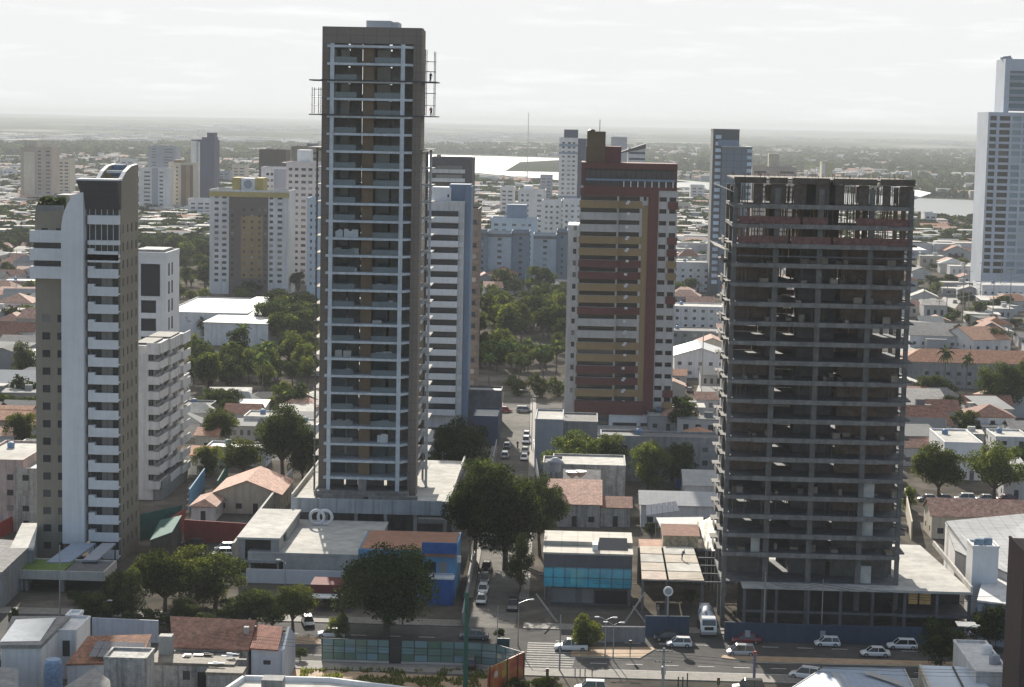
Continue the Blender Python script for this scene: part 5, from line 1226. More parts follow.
# ------------------------------------------------------------------ the rest of the town, farther off
CITY = [mat('far_wall_white', (.4,.39,.38), var=.08, rand=.25), mat('far_wall_cream', (.33,.3,.25), var=.08, rand=.25), mat('far_wall_grey', (.3,.3,.3), var=.1, rand=.3)]
ROOFS = [tileO, tileP, tileR, mat('far_roof_sheet', (.24,.24,.235), rough=.9, spec=.05, rand=.5), asbest, concpale]
HM = {}
def far_house(x, y, wd, d, h, k, rz, label, group, cols):
    key = (k, cols)
    if key not in HM:
        b = MB(); rb = MB(); rt = ('gable', 'hip', 'flat', 'gablef', 'shed')[k]
        b.box(-.5, .5, 0, 1, 0, 1)
        for u in (-.3, -.02, .27): b.box(u-.06, u+.06, -.012, -.002, .35, .72, 1)
        if rt == 'gable': rb.quad((-.54,-.06,.97),(.54,-.06,.97),(.54,.5,1.45),(-.54,.5,1.45)); rb.quad((-.54,.5,1.45),(.54,.5,1.45),(.54,1.06,.97),(-.54,1.06,.97)); b.poly([(.5,0,1),(.5,1,1),(.5,.5,1.4)]); b.poly([(-.5,1,1),(-.5,0,1),(-.5,.5,1.4)])
        elif rt == 'hip': rb.quad((-.54,-.06,.97),(.54,-.06,.97),(.2,.5,1.5),(-.2,.5,1.5)); rb.quad((-.2,.5,1.5),(.2,.5,1.5),(.54,1.06,.97),(-.54,1.06,.97)); rb.poly([(.54,-.06,.97),(.54,1.06,.97),(.2,.5,1.5)]); rb.poly([(-.54,1.06,.97),(-.54,-.06,.97),(-.2,.5,1.5)])
        elif rt == 'flat': rb.box(-.51, .51, -.02, 1.01, 1.003, 1.06); rb.box(.1, .3, .5, .7, 1.063, 1.35)
        elif rt == 'gablef': rb.quad((-.54,-.06,.97),(0,-.06,1.45),(0,1.06,1.45),(-.54,1.06,.97)); rb.quad((0,-.06,1.45),(.54,-.06,.97),(.54,1.06,.97),(0,1.06,1.45)); b.poly([(-.5,0,1),(.5,0,1),(0,0,1.42)])
        else: rb.quad((-.54,-.06,1.02),(.54,-.06,1.02),(.54,1.06,1.25),(-.54,1.06,1.25)); b.poly([(.5,0,1),(.5,1,1),(.5,1,1.22)])
        HM[key] = (b.mesh('wall', [CITY[cols[0]], pane]), rb.mesh('roof', ROOFS[cols[1]]))
    t = thing('house', label, 'house', (x, y, 0), rz, group); t.scale = (wd, d, h)
    for m, nm in zip(HM[key], ('wall', 'roof')): o = bpy.data.objects.new(nm, m); col.objects.link(o); o.parent = t
RN = ['orange', 'pale', 'dark', 'metal', 'sheet', 'concrete']; WN = ['white', 'cream', 'grey']; KN = ['gabled', 'hipped', 'flat', 'narrow', 'lean-to']
occ = []
def fill(n, poly, phrase, seed, trees=0, hts=(3.2, 6.5), sz=(8, 16)):
    r = random.Random(seed); x0, x1, y0, y1 = poly; k = c = 0; grp = 'houses ' + phrase
    while k < n and c < n*40:
        c += 1; px, py = r.uniform(x0, x1), y0+(y1-y0)*r.random()
        g = P(px, py); wd, d = r.uniform(*sz), r.uniform(*sz)*.9
        if any(abs(g.x-ox) < (wd+ow)/2+.5 and abs(g.y+d/2-oy) < (d+od)/2+.5 for ox, oy, ow, od in occ): continue
        occ.append((g.x, g.y+d/2, wd, d)); kk = r.choice((0, 0, 1, 1, 2, 2, 3, 4)); rm = r.choice((0, 1, 1, 2)) if kk in (0, 1, 3) and r.random() < .62 else r.choice((3, 3, 4, 5)); wm = r.choice((0, 0, 0, 1, 2))
        if kk == 2: rm = r.choice((3, 5, 5))
        far_house(g.x, g.y, wd, d, r.uniform(*hts), kk, r.choice((0, 0, R_(8), R_(-6), R_(90))), '%s %s house with %s roof %s' % (WN[wm], KN[kk], RN[rm], phrase), grp, (wm, rm)); k += 1
    if trees: scatter(trees, x0, x1, y0, y1, ['M0', 'M1', 'M4', 'F0', 'F1'], (0, 0), (4, 9), 'green tree among the houses ' + phrase, 'trees among the houses ' + phrase, seed=seed+100)
fill(26, (0, 36, 262, 330), 'at the left edge beside the beige tower', 81, 14)
fill(34, (0, 36, 216, 262), 'far off left of the beige tower', 82, 12)
fill(14, (0, 36, 330, 440), 'nearer at the left edge', 83, 8)
fill(30, (140, 208, 214, 246), 'far off between the beige and yellow topped towers', 84, 10)
fill(16, (676, 712, 255, 330), 'between the patchwork and glass towers', 85, 16)
fill(26, (676, 712, 205, 255), 'far off between the patchwork and glass towers', 86, 14)
fill(20, (912, 1024, 305, 350), 'along the avenue at the right', 87, 14)
fill(20, (912, 970, 225, 300), 'by the river at the right', 88, 30)
fill(14, (905, 1024, 400, 470), 'in the hollow right of the skeleton', 89, 10)
fill(24, (478, 560, 196, 236), 'far off behind the slab row', 90, 10)
fill(8, (480, 570, 286, 300), 'along the road before the slab row', 91, 0)
fill(12, (190, 312, 404, 450), 'around the car park left of the brown tower', 92, 6, (3, 4.5), (6, 11))
fill(10, (640, 718, 385, 440), 'right of the patchwork tower foot', 93, 6, (3, 4.5), (6, 11))
# beyond that nobody could count: one mass of roofs and one of trees
LAND = [(-1e9, 1e9)]
def in_water(px, py):
    def bank(pts, x):
        pts = sorted(pts)
        for (a, b_), (c, d) in zip(pts, pts[1:]):
            if a <= x <= c: return b_+(d-b_)*(x-a)/(c-a)
        return None
    n, f = bank(near_bank, px), bank(far_bank, px)
    return n is not None and f is not None and f-1 < py < n+(7 if px < 590 else 5)
def W2(x, y, z=0):
    v = CR.transposed() @ (Vector((x, y, z)) - CP); return 512+FOC*v.x/-v.z, 343.5-FOC*v.y/-v.z
far_tree_spots = []
r = random.Random(99); hb = MB(); tb = MB()
def hsh(x, y): return mnoise.noise((x*.004, y*.0025, 1.7))
for i in range(11500):
    py = 150+ (r.random()**1.4)*110; px = r.uniform(-40, 1064)
    if in_water(px, py): continue
    g = P(px, py)
    if g.y > 6500 or g.y < 1150: continue
    if hsh(g.x, g.y) < -.12 and py < 190: continue
    if 905 < px < 985 and py < 240 and r.random() < .75: continue
    wd, d, h = r.uniform(8, 20), r.uniform(8, 18), r.choice((3.5, 4, 4.5, 6, 7, 9)); 
    m = r.choice((0, 0, 0, 1, 2)); rm = r.choice((3, 3, 4, 5, 6, 6, 7))
    x, y = g.x, g.y
    hb.box(x-wd/2, x+wd/2, y, y+d, 0, h, m)
    if h < 8: hb.quad((x-wd/2-.4, y-.4, h+.02), (x+wd/2+.4, y-.4, h+.02), (x+wd/2+.4, y+d/2, h+d*.17), (x-wd/2-.4, y+d/2, h+d*.17), rm); hb.quad((x-wd/2-.4, y+d/2, h+d*.17), (x+wd/2+.4, y+d/2, h+d*.17), (x+wd/2+.4, y+d, h), (x-wd/2-.4, y+d, h), rm)
    else: hb.box(x-wd/2+.3, x+wd/2-.3, y+.3, y+d-.3, h+.002, h+.5, 5)
r4 = random.Random(321); hidden = []
for i in range(2600):
    y = r4.uniform(400, 1250); x = r4.uniform(-.5*y, .42*y); px, py = W2(x, y)
    vis = 0 <= px <= 1024 and not (40 < px < 135 or 322 < px < 425 or 732 < px < 895)
    if vis or abs(x - (-14.5-(y-400)*.02)) < 9: continue
    if 505-20 < y < 560 and -60 < x < -20 or any(abs(x-ox) < 14 and abs(y-oy) < 13 for ox, oy in hidden) or any(abs(x-ox) < 12 and abs(y-oy) < 12 for ox, oy, _, _ in occ): continue
    if 390 < y < 440 and -90 < x < -55 or y < 420 and -60 < x < -20: continue
    hidden.append((x, y))
    if r4.random() < .45: far_tree_spots.append((x, y)); continue
    wd, d, h = r4.uniform(8, 13), r4.uniform(8, 12), r4.choice((3.5, 4, 5, 6)); m = r4.choice((0, 0, 1, 2)); rm = r4.choice((3, 4, 5, 6, 7)); hb.box(x-wd/2, x+wd/2, y, y+d, 0, h, m)
    hb.quad((x-wd/2-.4, y-.4, h+.02), (x+wd/2+.4, y-.4, h+.02), (x+wd/2+.4, y+d/2, h+d*.17), (x-wd/2-.4, y+d/2, h+d*.17), rm); hb.quad((x-wd/2-.4, y+d/2, h+d*.17), (x+wd/2+.4, y+d/2, h+d*.17), (x+wd/2+.4, y+d, h), (x-wd/2-.4, y+d, h), rm)
tag(hb.build('distant_town', CITY + [ROOFS[3], asbest, concpale, tileP, tileO]), 'mass of small far roofs stretching to the river', kind='stuff')
for x, y in far_tree_spots:
    for q in range(40):
        s = 4.2; d = Vector((r.gauss(0, 1), r.gauss(0, 1), r.gauss(0, .8)+.3)).normalized(); c = Vector((x+d.x*s, y+d.y*s, 4+d.z*3.2)); e = d.orthogonal().normalized()*1.3; f = d.cross(e); tb.quad(c-e, c+f, c+e, c-f)
for i in range(13000):
    py = 146+ (r.random()**1.3)*110; px = r.uniform(-40, 1064)
    if in_water(px, py): continue
    g = P(px, py)
    if g.y > 7500 or g.y < 1000: continue
    if hsh(g.x, g.y) > .3 and r.random() < .5: continue
    s = r.uniform(3.5, 8)*(1 if g.y < 3500 else 2.2); hh = s*1.1 if g.y < 3500 else s*.6
    for q in range(16 if g.y < 2500 else 9):
        d = Vector((r.gauss(0, 1), r.gauss(0, 1), r.gauss(0, .8)+.3)).normalized(); c = Vector((g.x+d.x*s, g.y+d.y*s, hh*.6+d.z*hh*.55)); e = d.orthogonal().normalized()*s*.55; f = d.cross(e)
        tb.quad(c-e, c+f, c+e, c-f)
tag(tb.build('distant_trees', leafC), 'mass of far tree crowns between the roofs and along the river', kind='stuff')
# the far shore: pale specks of the town across the river
hb = MB()
for i in range(4200):
    py = 128+9*r.random()+(r.random()**2)*20; px = r.uniform(-20, 1044); g = P(px, max(py, 131+.019*(px-512)))
    if in_water(px, py) or g.y < 4700 or g.y > 14000: continue
    if mnoise.noise((g.x*.0011, g.y*.0006, 5.5)) < .0: continue
    s = r.uniform(10, 34); zb = hz(g.x, g.y) if g.y > 6000 else 0
    hb.box(g.x-s, g.x+s, g.y, g.y+s, max(0, zb)-2, max(0, zb)+r.uniform(4, 9), r.choice((0, 0, 1, 3)))
tag(hb.build('far_shore_town', CITY+[ROOFS[3]]), 'pale specks of the town on the far shore', kind='stuff')

# ------------------------------------------------------------------ vehicles
CARP = {}
black_rub = mat('tyre_rubber', (.02,.02,.02), var=.1); carglass = pane_mat('car_glass', (.015,.018,.022), (.03,.035,.04), .5, rough=.06)
lampw = mat('headlamp_lens', (.7,.7,.68), rough=.2, var=0, spec=.6); lampr = mat('tail_lamp_lens', (.4,.02,.02), rough=.2, var=0, spec=.6)
def paint(name, rgb):
    m = mat(name, rgb, rough=.28, var=.02, spec=.6, big=0); m.node_tree.nodes['Principled BSDF'].inputs['Coat Weight'].default_value = .6; return m
PAINT = dict(white=paint('white_car_paint', (.74,.74,.73)), silver=paint('silver_car_paint', (.42,.43,.44)), black=paint('black_car_paint', (.02,.02,.022)), grey=paint('grey_car_paint', (.12,.125,.13)), red=paint('dark_red_car_paint', (.18,.02,.02)), blue=paint('blue_car_paint', (.04,.09,.25)), bright=paint('bright_red_car_paint', (.4,.03,.03)))
def ringloft(b, secs, m=0):
    n = len(secs[0]); i = len(b.v)
    for s_ in secs: b.v += s_
    for j in range(len(secs)-1):
        for k in range(n): k2 = (k+1) % n; b.f.append((i+j*n+k, i+j*n+k2, i+(j+1)*n+k2, i+(j+1)*n+k)); b.m.append(m)
    b.f.append(tuple(i+k for k in range(n-1, -1, -1))); b.m.append(m); t = i+(len(secs)-1)*n; b.f.append(tuple(t+k for k in range(n))); b.m.append(m)
def csec(x, hw, z0, z1): 
    return [(x, -hw*.94, z0), (x, -hw, z0+(z1-z0)*.3), (x, -hw, z0+(z1-z0)*.7), (x, -hw*.86, z1), (x, hw*.86, z1), (x, hw, z0+(z1-z0)*.7), (x, hw, z0+(z1-z0)*.3), (x, hw*.94, z0)]
def car_proto(kind):
    if kind in CARP: return CARP[kind]
    L, Wd, Ht, cab = {'hatch': (3.9, .85, 1.5, (-1.85, -1.55, .45, 1.15)), 'sedan': (4.4, .87, 1.45, (-1.6, -1.05, .5, 1.25)), 'suv': (4.5, .92, 1.72, (-2.15, -1.9, .5, 1.2)), 'wagon': (4.6, .88, 1.55, (-2.15, -1.8, .5, 1.25)), 'van': (4.3, .88, 1.66, (-2.0, -1.7, .75, 1.55)), 'pickup': (5.0, .92, 1.75, (-.55, -.45, .6, 1.3))}[kind]
    h = L/2; bz = .92 if kind in ('suv', 'pickup') else .84
    b = MB(); rear = bz if kind != 'pickup' else 1.0
    ringloft(b, [csec(-h, Wd*.88, .32, rear-.1), csec(-h+.12, Wd*.98, .25, rear), csec(cab[0]+.2, Wd, .22, bz+.02), csec(.3, Wd, .22, bz), csec(cab[3]-.1, Wd, .22, bz-.02), csec(h-.35, Wd*.97, .24, bz-.16), csec(h-.05, Wd*.85, .3, bz-.3), csec(h, Wd*.75, .34, .5)])
    body = b.mesh('body', None or PAINT['white'])
    g = MB(); tw = Wd*.72; zt = Ht-.05
    def ks(x, hw, z): return [(x, -hw, z), (x, hw, z)]
    pts = [(cab[0], -Wd*.88, bz-.02), (cab[3], -Wd*.88, bz-.04), (cab[3], Wd*.88, bz-.04), (cab[0], Wd*.88, bz-.02), (cab[1], -tw, zt), (cab[2], -tw, zt), (cab[2], tw, zt), (cab[1], tw, zt)]
    g.v = pts; g.f = [(0,1,5,4),(1,2,6,5),(2,3,7,6),(3,0,4,7),(4,5,6,7),(3,2,1,0)]; g.m = [0]*6
    glass = g.mesh('window_glass', carglass)
    rf = MB(); rf.v = []; ringloft(rf, [[(cab[1]-.04, -tw*.98, zt+.003), (cab[1]-.04, tw*.98, zt+.003), (cab[1]+.1, tw*.9, zt+.05), (cab[1]+.1, -tw*.9, zt+.05)], [(cab[2]+.04, -tw*.98, zt+.003), (cab[2]+.04, tw*.98, zt+.003), (cab[2]-.1, tw*.9, zt+.06), (cab[2]-.1, -tw*.9, zt+.06)]])
    for sgn in (-1, 1):                       # pillars
        for xa, xb_ in ((cab[0], cab[1]), (cab[3], cab[2]), ((cab[1]+cab[2])/2-.1, (cab[1]+cab[2])/2-.1)): rf.tube((xa, sgn*Wd*.885, bz-.02), (xb_, sgn*(tw+.01), zt), .045, n=5)
    roof = rf.mesh('roof', PAINT['white'])
    wb = MB(); wb.tube((0, -.11, 0), (0, .11, 0), .32, n=14); wb.tube((0, -.115, 0), (0, .115, 0), .19, n=10, m=1); wheel = wb.mesh('wheel', [black_rub, steel])
    hl = MB(); hl.box(-.03, .06, -.2, .2, -.07, .07); head = hl.mesh('headlight', lampw); tl = MB(); tl.box(-.05, .03, -.13, .13, -.12, .12); tail = tl.mesh('tail_light', lampr)
    bp = MB(); bp.box(-.06, .05, -Wd*.8, Wd*.8, -.08, .1); bump = bp.mesh('bumper', black_rub)
    parts = [('body', body, (0,0,0), True), ('window_glass', glass, (0,0,0), False), ('roof', roof, (0,0,0), True)]
    for x in (-h+.78, h-.8):
        for y in (-Wd+.08, Wd-.08): parts.append(('wheel', wheel, (x, y, .32), False))
    for y in (-Wd*.62, Wd*.62): parts += [('headlight', head, (h-.16, y, .6), False), ('tail_light', tail, (-h+.02, y*1.12, .74), False)]
    parts += [('bumper', bump, (h-.03, 0, .38), False), ('bumper', bump, (-h+.02, 0, .4), False)]
    if kind == 'pickup':
        bb = MB(); bb.box(-h+.15, -.65, -Wd*.8, Wd*.8, 1.003, 1.03); parts.append(('cargo_bed', bb.mesh('cargo_bed', black_rub), (0,0,0), False))
    CARP[kind] = parts; return parts
def car_xy(x, y, hd, kind, colr, label, z=.02, group=None):
    """hd degrees: 0 drives towards +x, 90 away from the camera"""
    t = thing('parked_car' if 'parked' in label else 'car', label, 'car', (x, y, z), R_(hd), group)
    for nm, me, loc, pt in car_proto(kind):
        o = bpy.data.objects.new(nm, me); col.objects.link(o); o.parent = t; o.location = loc
        if pt: o.material_slots[0].link = 'OBJECT'; o.material_slots[0].material = PAINT[colr]
    return t
def car(px, py, hd, kind, colr, label, z=.02, group=None): g = P(px, py, z); return car_xy(g.x, g.y, hd, kind, colr, label, g.z, group)
car(679, 646.5, 180, 'hatch', 'white', 'white hatchback in front of the black sedan on the avenue')
car(668, 640.5, 180, 'sedan', 'black', 'black sedan beside the white hatchback on the avenue')
car(746, 643, 180, 'sedan', 'red', 'dark red car behind the pale minivan')
car(741, 655, 180, 'van', 'silver', 'pale minivan at the tip of the kerbed median')
car(827, 646, 180, 'hatch', 'white', 'white hatchback in the shade before the blue hoarding')
car(875, 656, 180, 'sedan', 'white', 'white sedan in the shade in the middle lane')
car(902, 648.5, 180, 'wagon', 'white', 'white estate car in the shade beside the dark street tree')
car(805, 678, 160, 'suv', 'white', 'white car half hidden by the blue grey metal roof')
car(748, 691, 180, 'suv', 'black', 'black car with pale roof at the bottom edge')
car(590, 692, 180, 'suv', 'white', 'white car with dark windows cut by the bottom edge')
car(571, 650, 180, 'pickup', 'white', 'white pickup behind the clipped median tree')
car(474, 639, 180, 'sedan', 'grey', 'grey sedan on the junction by the green pole')
car(471, 657, 90, 'suv', 'black', 'black car behind the glass fence, farther of two')
car(470, 667, 90, 'suv', 'black', 'black car behind the glass fence, nearer of two')
car(331, 637, 180, 'sedan', 'white', 'white car parked under the small round verge tree')
car(308, 625, -75, 'hatch', 'white', 'white car under the yellow green tree by the kerb')
car(481.5, 603, -91, 'hatch', 'silver', 'silver car parked at the near end of the narrow street')
car(483, 592.5, -91, 'hatch', 'white', 'white car parked second in the narrow street')
car(484.5, 581.5, -91, 'hatch', 'grey', 'grey car parked third in the narrow street')
car(486.5, 570, -91, 'sedan', 'black', 'dark car parked deepest in the narrow street')
car(513, 609, -91, 'suv', 'black', 'black car parked under the cone shaped tree')
car(505, 458, 89, 'suv', 'white', 'white car on the left of the upper street, nearer one')
car(507, 448, 89, 'hatch', 'silver', 'silver car on the left of the upper street, farther one')
car(524, 460, -91, 'hatch', 'white', 'white car lowest in the right row of the upper street')
car(525, 453, -91, 'sedan', 'grey', 'grey car second in the right row of the upper street')
car(526, 443, -91, 'suv', 'white', 'white car third in the right row of the upper street')
car(526.5, 437, -91, 'hatch', 'white', 'white car topmost in the right row of the upper street')
car(505, 412, 0, 'hatch', 'bright', 'red car crossing at the end of the upper street')
car(524, 412, 0, 'van', 'silver', 'silver van crossing at the end of the upper street')
car(496, 411, 0, 'hatch', 'bright', 'second red car at the left of the street end')
car(194, 546, 170, 'sedan', 'black', 'dark car in the red walled court')
car(222, 556, 200, 'hatch', 'white', 'white car in the red walled court, farther one')
car(225, 550.5, 190, 'hatch', 'silver', 'silver car in the red walled court by the boundary wall')
car(241, 486, 175, 'sedan', 'white', 'white car parked behind the orange roofed house')
car(233, 437, 180, 'hatch', 'grey', 'grey car among the white roofs near the spreading tree')
car(696, 488, 180, 'wagon', 'silver', 'silver car parked before the long grey building')
for px, cl, lb in ((928,'grey','grey'), (944,'black','black'), (964,'white','white'), (985,'silver','silver'), (1006,'red','dark red')): car(px, 501, 180, 'sedan' if cl != 'white' else 'suv', cl, lb+' car parked under the two bright topped trees')
car(978, 637, 180, 'hatch', 'silver', 'silver car half hidden between two dark trees at the right')
LOTP = [('white','white hatchback'), ('black','black hatchback'), ('silver','silver hatchback'), ('grey','grey hatchback')]
r = random.Random(17)
for i in range(16): cl, lb = LOTP[i % 4]; car(985+r.random()*38, 327+r.random()*20, r.choice((0, 180, 60)), 'hatch', cl, lb + ' in the car lot beside the far avenue at the right', group=lb.split()[0]+' cars in the far lot')
for px, py, cl in ((966,312,'black'),(955,303,'silver'),(972,297,'white'),(958,292,'grey'),(975,318,'red')): car(px, py, 75, 'sedan', cl, ('dark red' if cl == 'red' else cl)+' car driving on the far avenue at the right')
for px, py, cl in ((955,407,'white'),(958,413,'silver'),(956,420,'black'),(960,426,'grey')): car(px, py, 85, 'hatch', cl, cl+' car parked in the lane below the dense dark tree')
for px, py, cl in ((690,352,'white'),(698,360,'silver'),(686,371,'red'),(690,392,'grey')): car(px, py, 80, 'hatch', cl, ('dark red' if cl == 'red' else cl)+' car on the street beside the pale hangar')
for px, py, cl in ((262,405,'white'),(236,404,'silver'),(250,400,'grey')): car(px, py, 0, 'hatch', cl, cl+' car in the car park before the wooded belt')

def mixer_truck():
    g = P(712, 634, 0); t = thing('mixer_truck', 'white concrete mixer truck nosing out of the gate in the blue hoarding', 'truck', (g.x-.8, g.y+1.2, .02), R_(-88))
    wp = PAINT['white']
    b = MB(); b.box(-4.2, 3.6, -.5, .5, .75, 1.05); b.build('chassis', black_rub, t, local=True)
    b = MB(); ringloft(b, [csec(2.0, 1.22, .7, 3.05), csec(3.55, 1.22, .7, 3.0), csec(3.85, 1.2, .7, 2.1), csec(3.9, 1.18, .7, 1.7)]); cabo = b.build('cab', wp, t, local=True)
    b = MB(); b.quad((3.64, -1.0, 2.78), (3.64, 1.0, 2.78), (3.885, 1.05, 1.95), (3.885, -1.05, 1.95)); b.quad((3.885, -1.05, 1.95), (3.885, 1.05, 1.95), (3.70, 1.0, 2.78), (3.70, -1.0, 2.78)); b.build('windscreen', carglass, cabo, local=True)
    b = MB(); b.box(2.3, 3.3, 1.215, 1.235, 1.9, 2.7); b.build('side_window', carglass, cabo, local=True)
    b = MB(); b.box(3.86, 3.95, -1.15, 1.15, .55, .95); b.build('bumper', steel, t, local=True); b = MB(); b.box(3.89, 3.93, -.7, .7, 1.25, 1.75); b.build('grille', black_rub, t, local=True); b = MB(); b.box(1.2, 1.9, -1.1, 1.1, .9, 2.6); b.build('water_cylinder', steel, t, local=True)
    for y in (-.85, .85): b = MB(); b.box(3.91, 3.97, y-.2, y+.2, 1.0, 1.2); b.build('headlight', lampw, t, local=True)
    d = MB(); prof = [(.5, -3.1), (.95, -2.7), (1.25, -1.2), (1.28, .2), (.95, 1.8), (.6, 2.5), (.45, 2.6)]; d.lathe(prof, 0, 0, 18)
    d.m = [1 if 34 < k < 52 or 88 < k < 92 else 0 for k in range(len(d.f))]; o = d.build('drum', [mat('pale_drum', (.5,.51,.52), rough=.5, var=.2, scale=1.5), mat('drum_band', (.14,.17,.22), rough=.5)], t, local=True, smooth=True); o.location = (-1.3, 0, 2.55); o.rotation_euler = (0, R_(-76), 0)
    b = MB(); b.box(-4.5, -3.7, -.8, .8, 2.9, 3.5); b.tube((-4.1, 0, 3.0), (-5.0, .2, 1.6), .3, .22, 8); b.build('chute', steel, t, local=True)
    wb = MB(); wb.tube((0, -.16, 0), (0, .16, 0), .5, n=16); wb.tube((0, -.17, 0), (0, .17, 0), .26, n=10, m=1); wm = wb.mesh('wheel', [black_rub, steel])
    for x in (2.9, -1.9, -3.2):
        for y in (-1.05, 1.05): o = bpy.data.objects.new('wheel', wm); col.objects.link(o); o.parent = t; o.location = (x, y, .5)
mixer_truck()

# ------------------------------------------------------------------ near buildings along the avenue
def px_box(b, pxl, pxr, Y, dep, z0, z1, m=0, ry=None):
    ry = ry or 600; b.box(Q(pxl, ry, Y).x, Q(pxr, ry, Y).x, Y, Y+dep, z0, z1, m)
def blue_building():
    Y = 319.0; X = lambda p: Q(p, 570, Y).x; Z = lambda p: Q(440, p, Y).z
    t = thing('blue_shop', 'bright blue painted shop building with clay coloured flat roof beside the narrow street', 'shop building', (X(410), Y, 0))
    x0, x1 = X(358), X(455); zr = Z(551.5)
    b = MB(); fr = [(X(424)-x0, X(436)-x0, Z(575), Z(562)), (X(439)-x0, X(447)-x0, Z(573), Z(562))]
    l = []; body4(b, x0, x1, Y, Y+15.5, 0, zr, fr, [(2, 3.4, 2, 4), (6, 7.4, 2, 4)], (), .2, 0, 1, lst=l); b.build('wall', [skyb, skyb], t); panes(t, l)
    b = MB(); b.box(x0+.3, x1-.3, Y+.5, Y+15, zr+.004, zr+.1); b.build('roof_deck', mat('clay_roof_screed', (.33,.17,.11), var=.2), t)
    b = MB(); b.box(X(422), x1+.3, Y-.9, Y-.5, zr-.2, zr+1.6); b.build('blue_fascia', blueb, t)
    b = MB(); b.box(X(424), x1+.2, Y-.6, Y-.01, zr-.75, zr-.21); b.build('brown_band', mat('clay_roof_screed', (.33,.17,.11)), t)
    b = MB(); b.box(X(430), x1-.1, Y-2.6, Y-.01, 0, 4.3); b.build('blue_porch', blueb, t)
    b = MB(); b.box(X(429), X(455), Y-2.7, Y-.01, 4.31, 4.55); b.tube((X(430), Y-2.6, 5.3), (X(454), Y-2.6, 5.3), .05, n=5); b.tube((X(430), Y-2.6, 4.5), (X(430), Y-2.6, 5.3), .05, n=5); b.tube((X(444), Y-2.6, 4.5), (X(444), Y-2.6, 5.3), .05, n=5); b.tube((X(454), Y-2.6, 4.5), (X(454), Y-2.6, 5.3), .05, n=5); b.build('porch_railing', whiteclean, t)
    b = MB(); b.box(x1+.3, x1+.9, Y+.5, Y+1.1, 6.5, 7.5); b.build('air_conditioner', whiteclean, t)
blue_building()
b = MB(); px_box(b, 310, 350, 313, 5.5, 2.3, 3.7); px_box(b, 310, 350, 310.2, 2.7, 2.1, 2.28, 1); px_box(b, 312, 348, 312.99+.5, 5, 0, 2.29, 2)
tag(b.build('kiosk', [mat('dark_red_paint', (.12,.022,.022)), whiteclean, darkin]), 'low dark red shop front with white canopy under the big tree', 'kiosk')
def teal_office():
    Y = 318.5; X = lambda p, q=570: Q(p, q, Y).x; Z = lambda p: Q(588, p, Y).z
    x0, x1 = X(543.5), X(632); zr = Z(555)
    t = thing('office_building', 'square office building with teal glass upper front and a grey sheet roof', 'office building', ((x0+x1)/2, Y, 0))
    b = MB(); b.box(x0, x1, Y+.02, Y+13.5, Z(588), zr); b.box(x0+.9, x1-.6, Y+1.2, Y+13, 0, Z(588)-.003); b.build('wall', mat('graphite_render', (.11,.11,.12), var=.12, streak=.3), t)
    b = MB(); b.box(x0-.15, x1+.15, Y-.1, Y+5.2, zr+.003, zr+.3); b.box(x0-.15, x1+.15, Y+5.6, Y+14, zr+.003, zr+1.0); b.build('roof', mat('pale_panel_roof', (.42,.39,.34), var=.15, grid=(2.6,2.6,.15,'roof')), t)
    b = MB(); zz = zr+.35; b.quad((X(597), Y+2.2, zz), (X(628), Y+2.2, zz), (X(627), Y+5.2, zz+1.5), (X(599), Y+5.2, zz+1.5)); b.build('skylight', pane, t)
    b = MB(); b.box(X(592), X(597.5), Y+2, Y+5, zr+.31, zr+1.3); b.build('roof_hatch', whiteclean, t)
    teal = mat('teal_glass', (.03,.27,.36), rough=.12, var=.35, scale=.25, big=.5, spec=.6, grid=(1.9,1.55,.45,'wall'))
    b = MB(); b.box(x0+.1, x1-.1, Y-.12, Y+.01, Z(588)+.05, Z(568)); b.build('glass_front', teal, t)
    b = MB(); b.box(X(571), X(584), Y-.3, Y-.13, Z(585), Z(570)); b.build('glass_bay', mat('light_teal_glass', (.08,.4,.45), rough=.15, var=.2, spec=.6, grid=(1.9,1.55,.4,'wall')), t)
    b = MB(); b.box(X(549), X(594), Y+1.0, Y+1.19, .4, Z(590)); b.build('entrance_shutter', mat('grey_shutter', (.2,.2,.2), var=.1, grid=(9,.35,.3,'wall')), t)
    b = MB(); b.box(X(596), X(628), Y+1.05, Y+1.19, .3, Z(592)); b.build('shop_window', pane, t)
    for p in (X(550), X(630)): b = MB(); b.box(p-.25, p+.25, Y+.2, Y+.7, 0, Z(588)-.01); b.build('column', concdark, t)
teal_office()
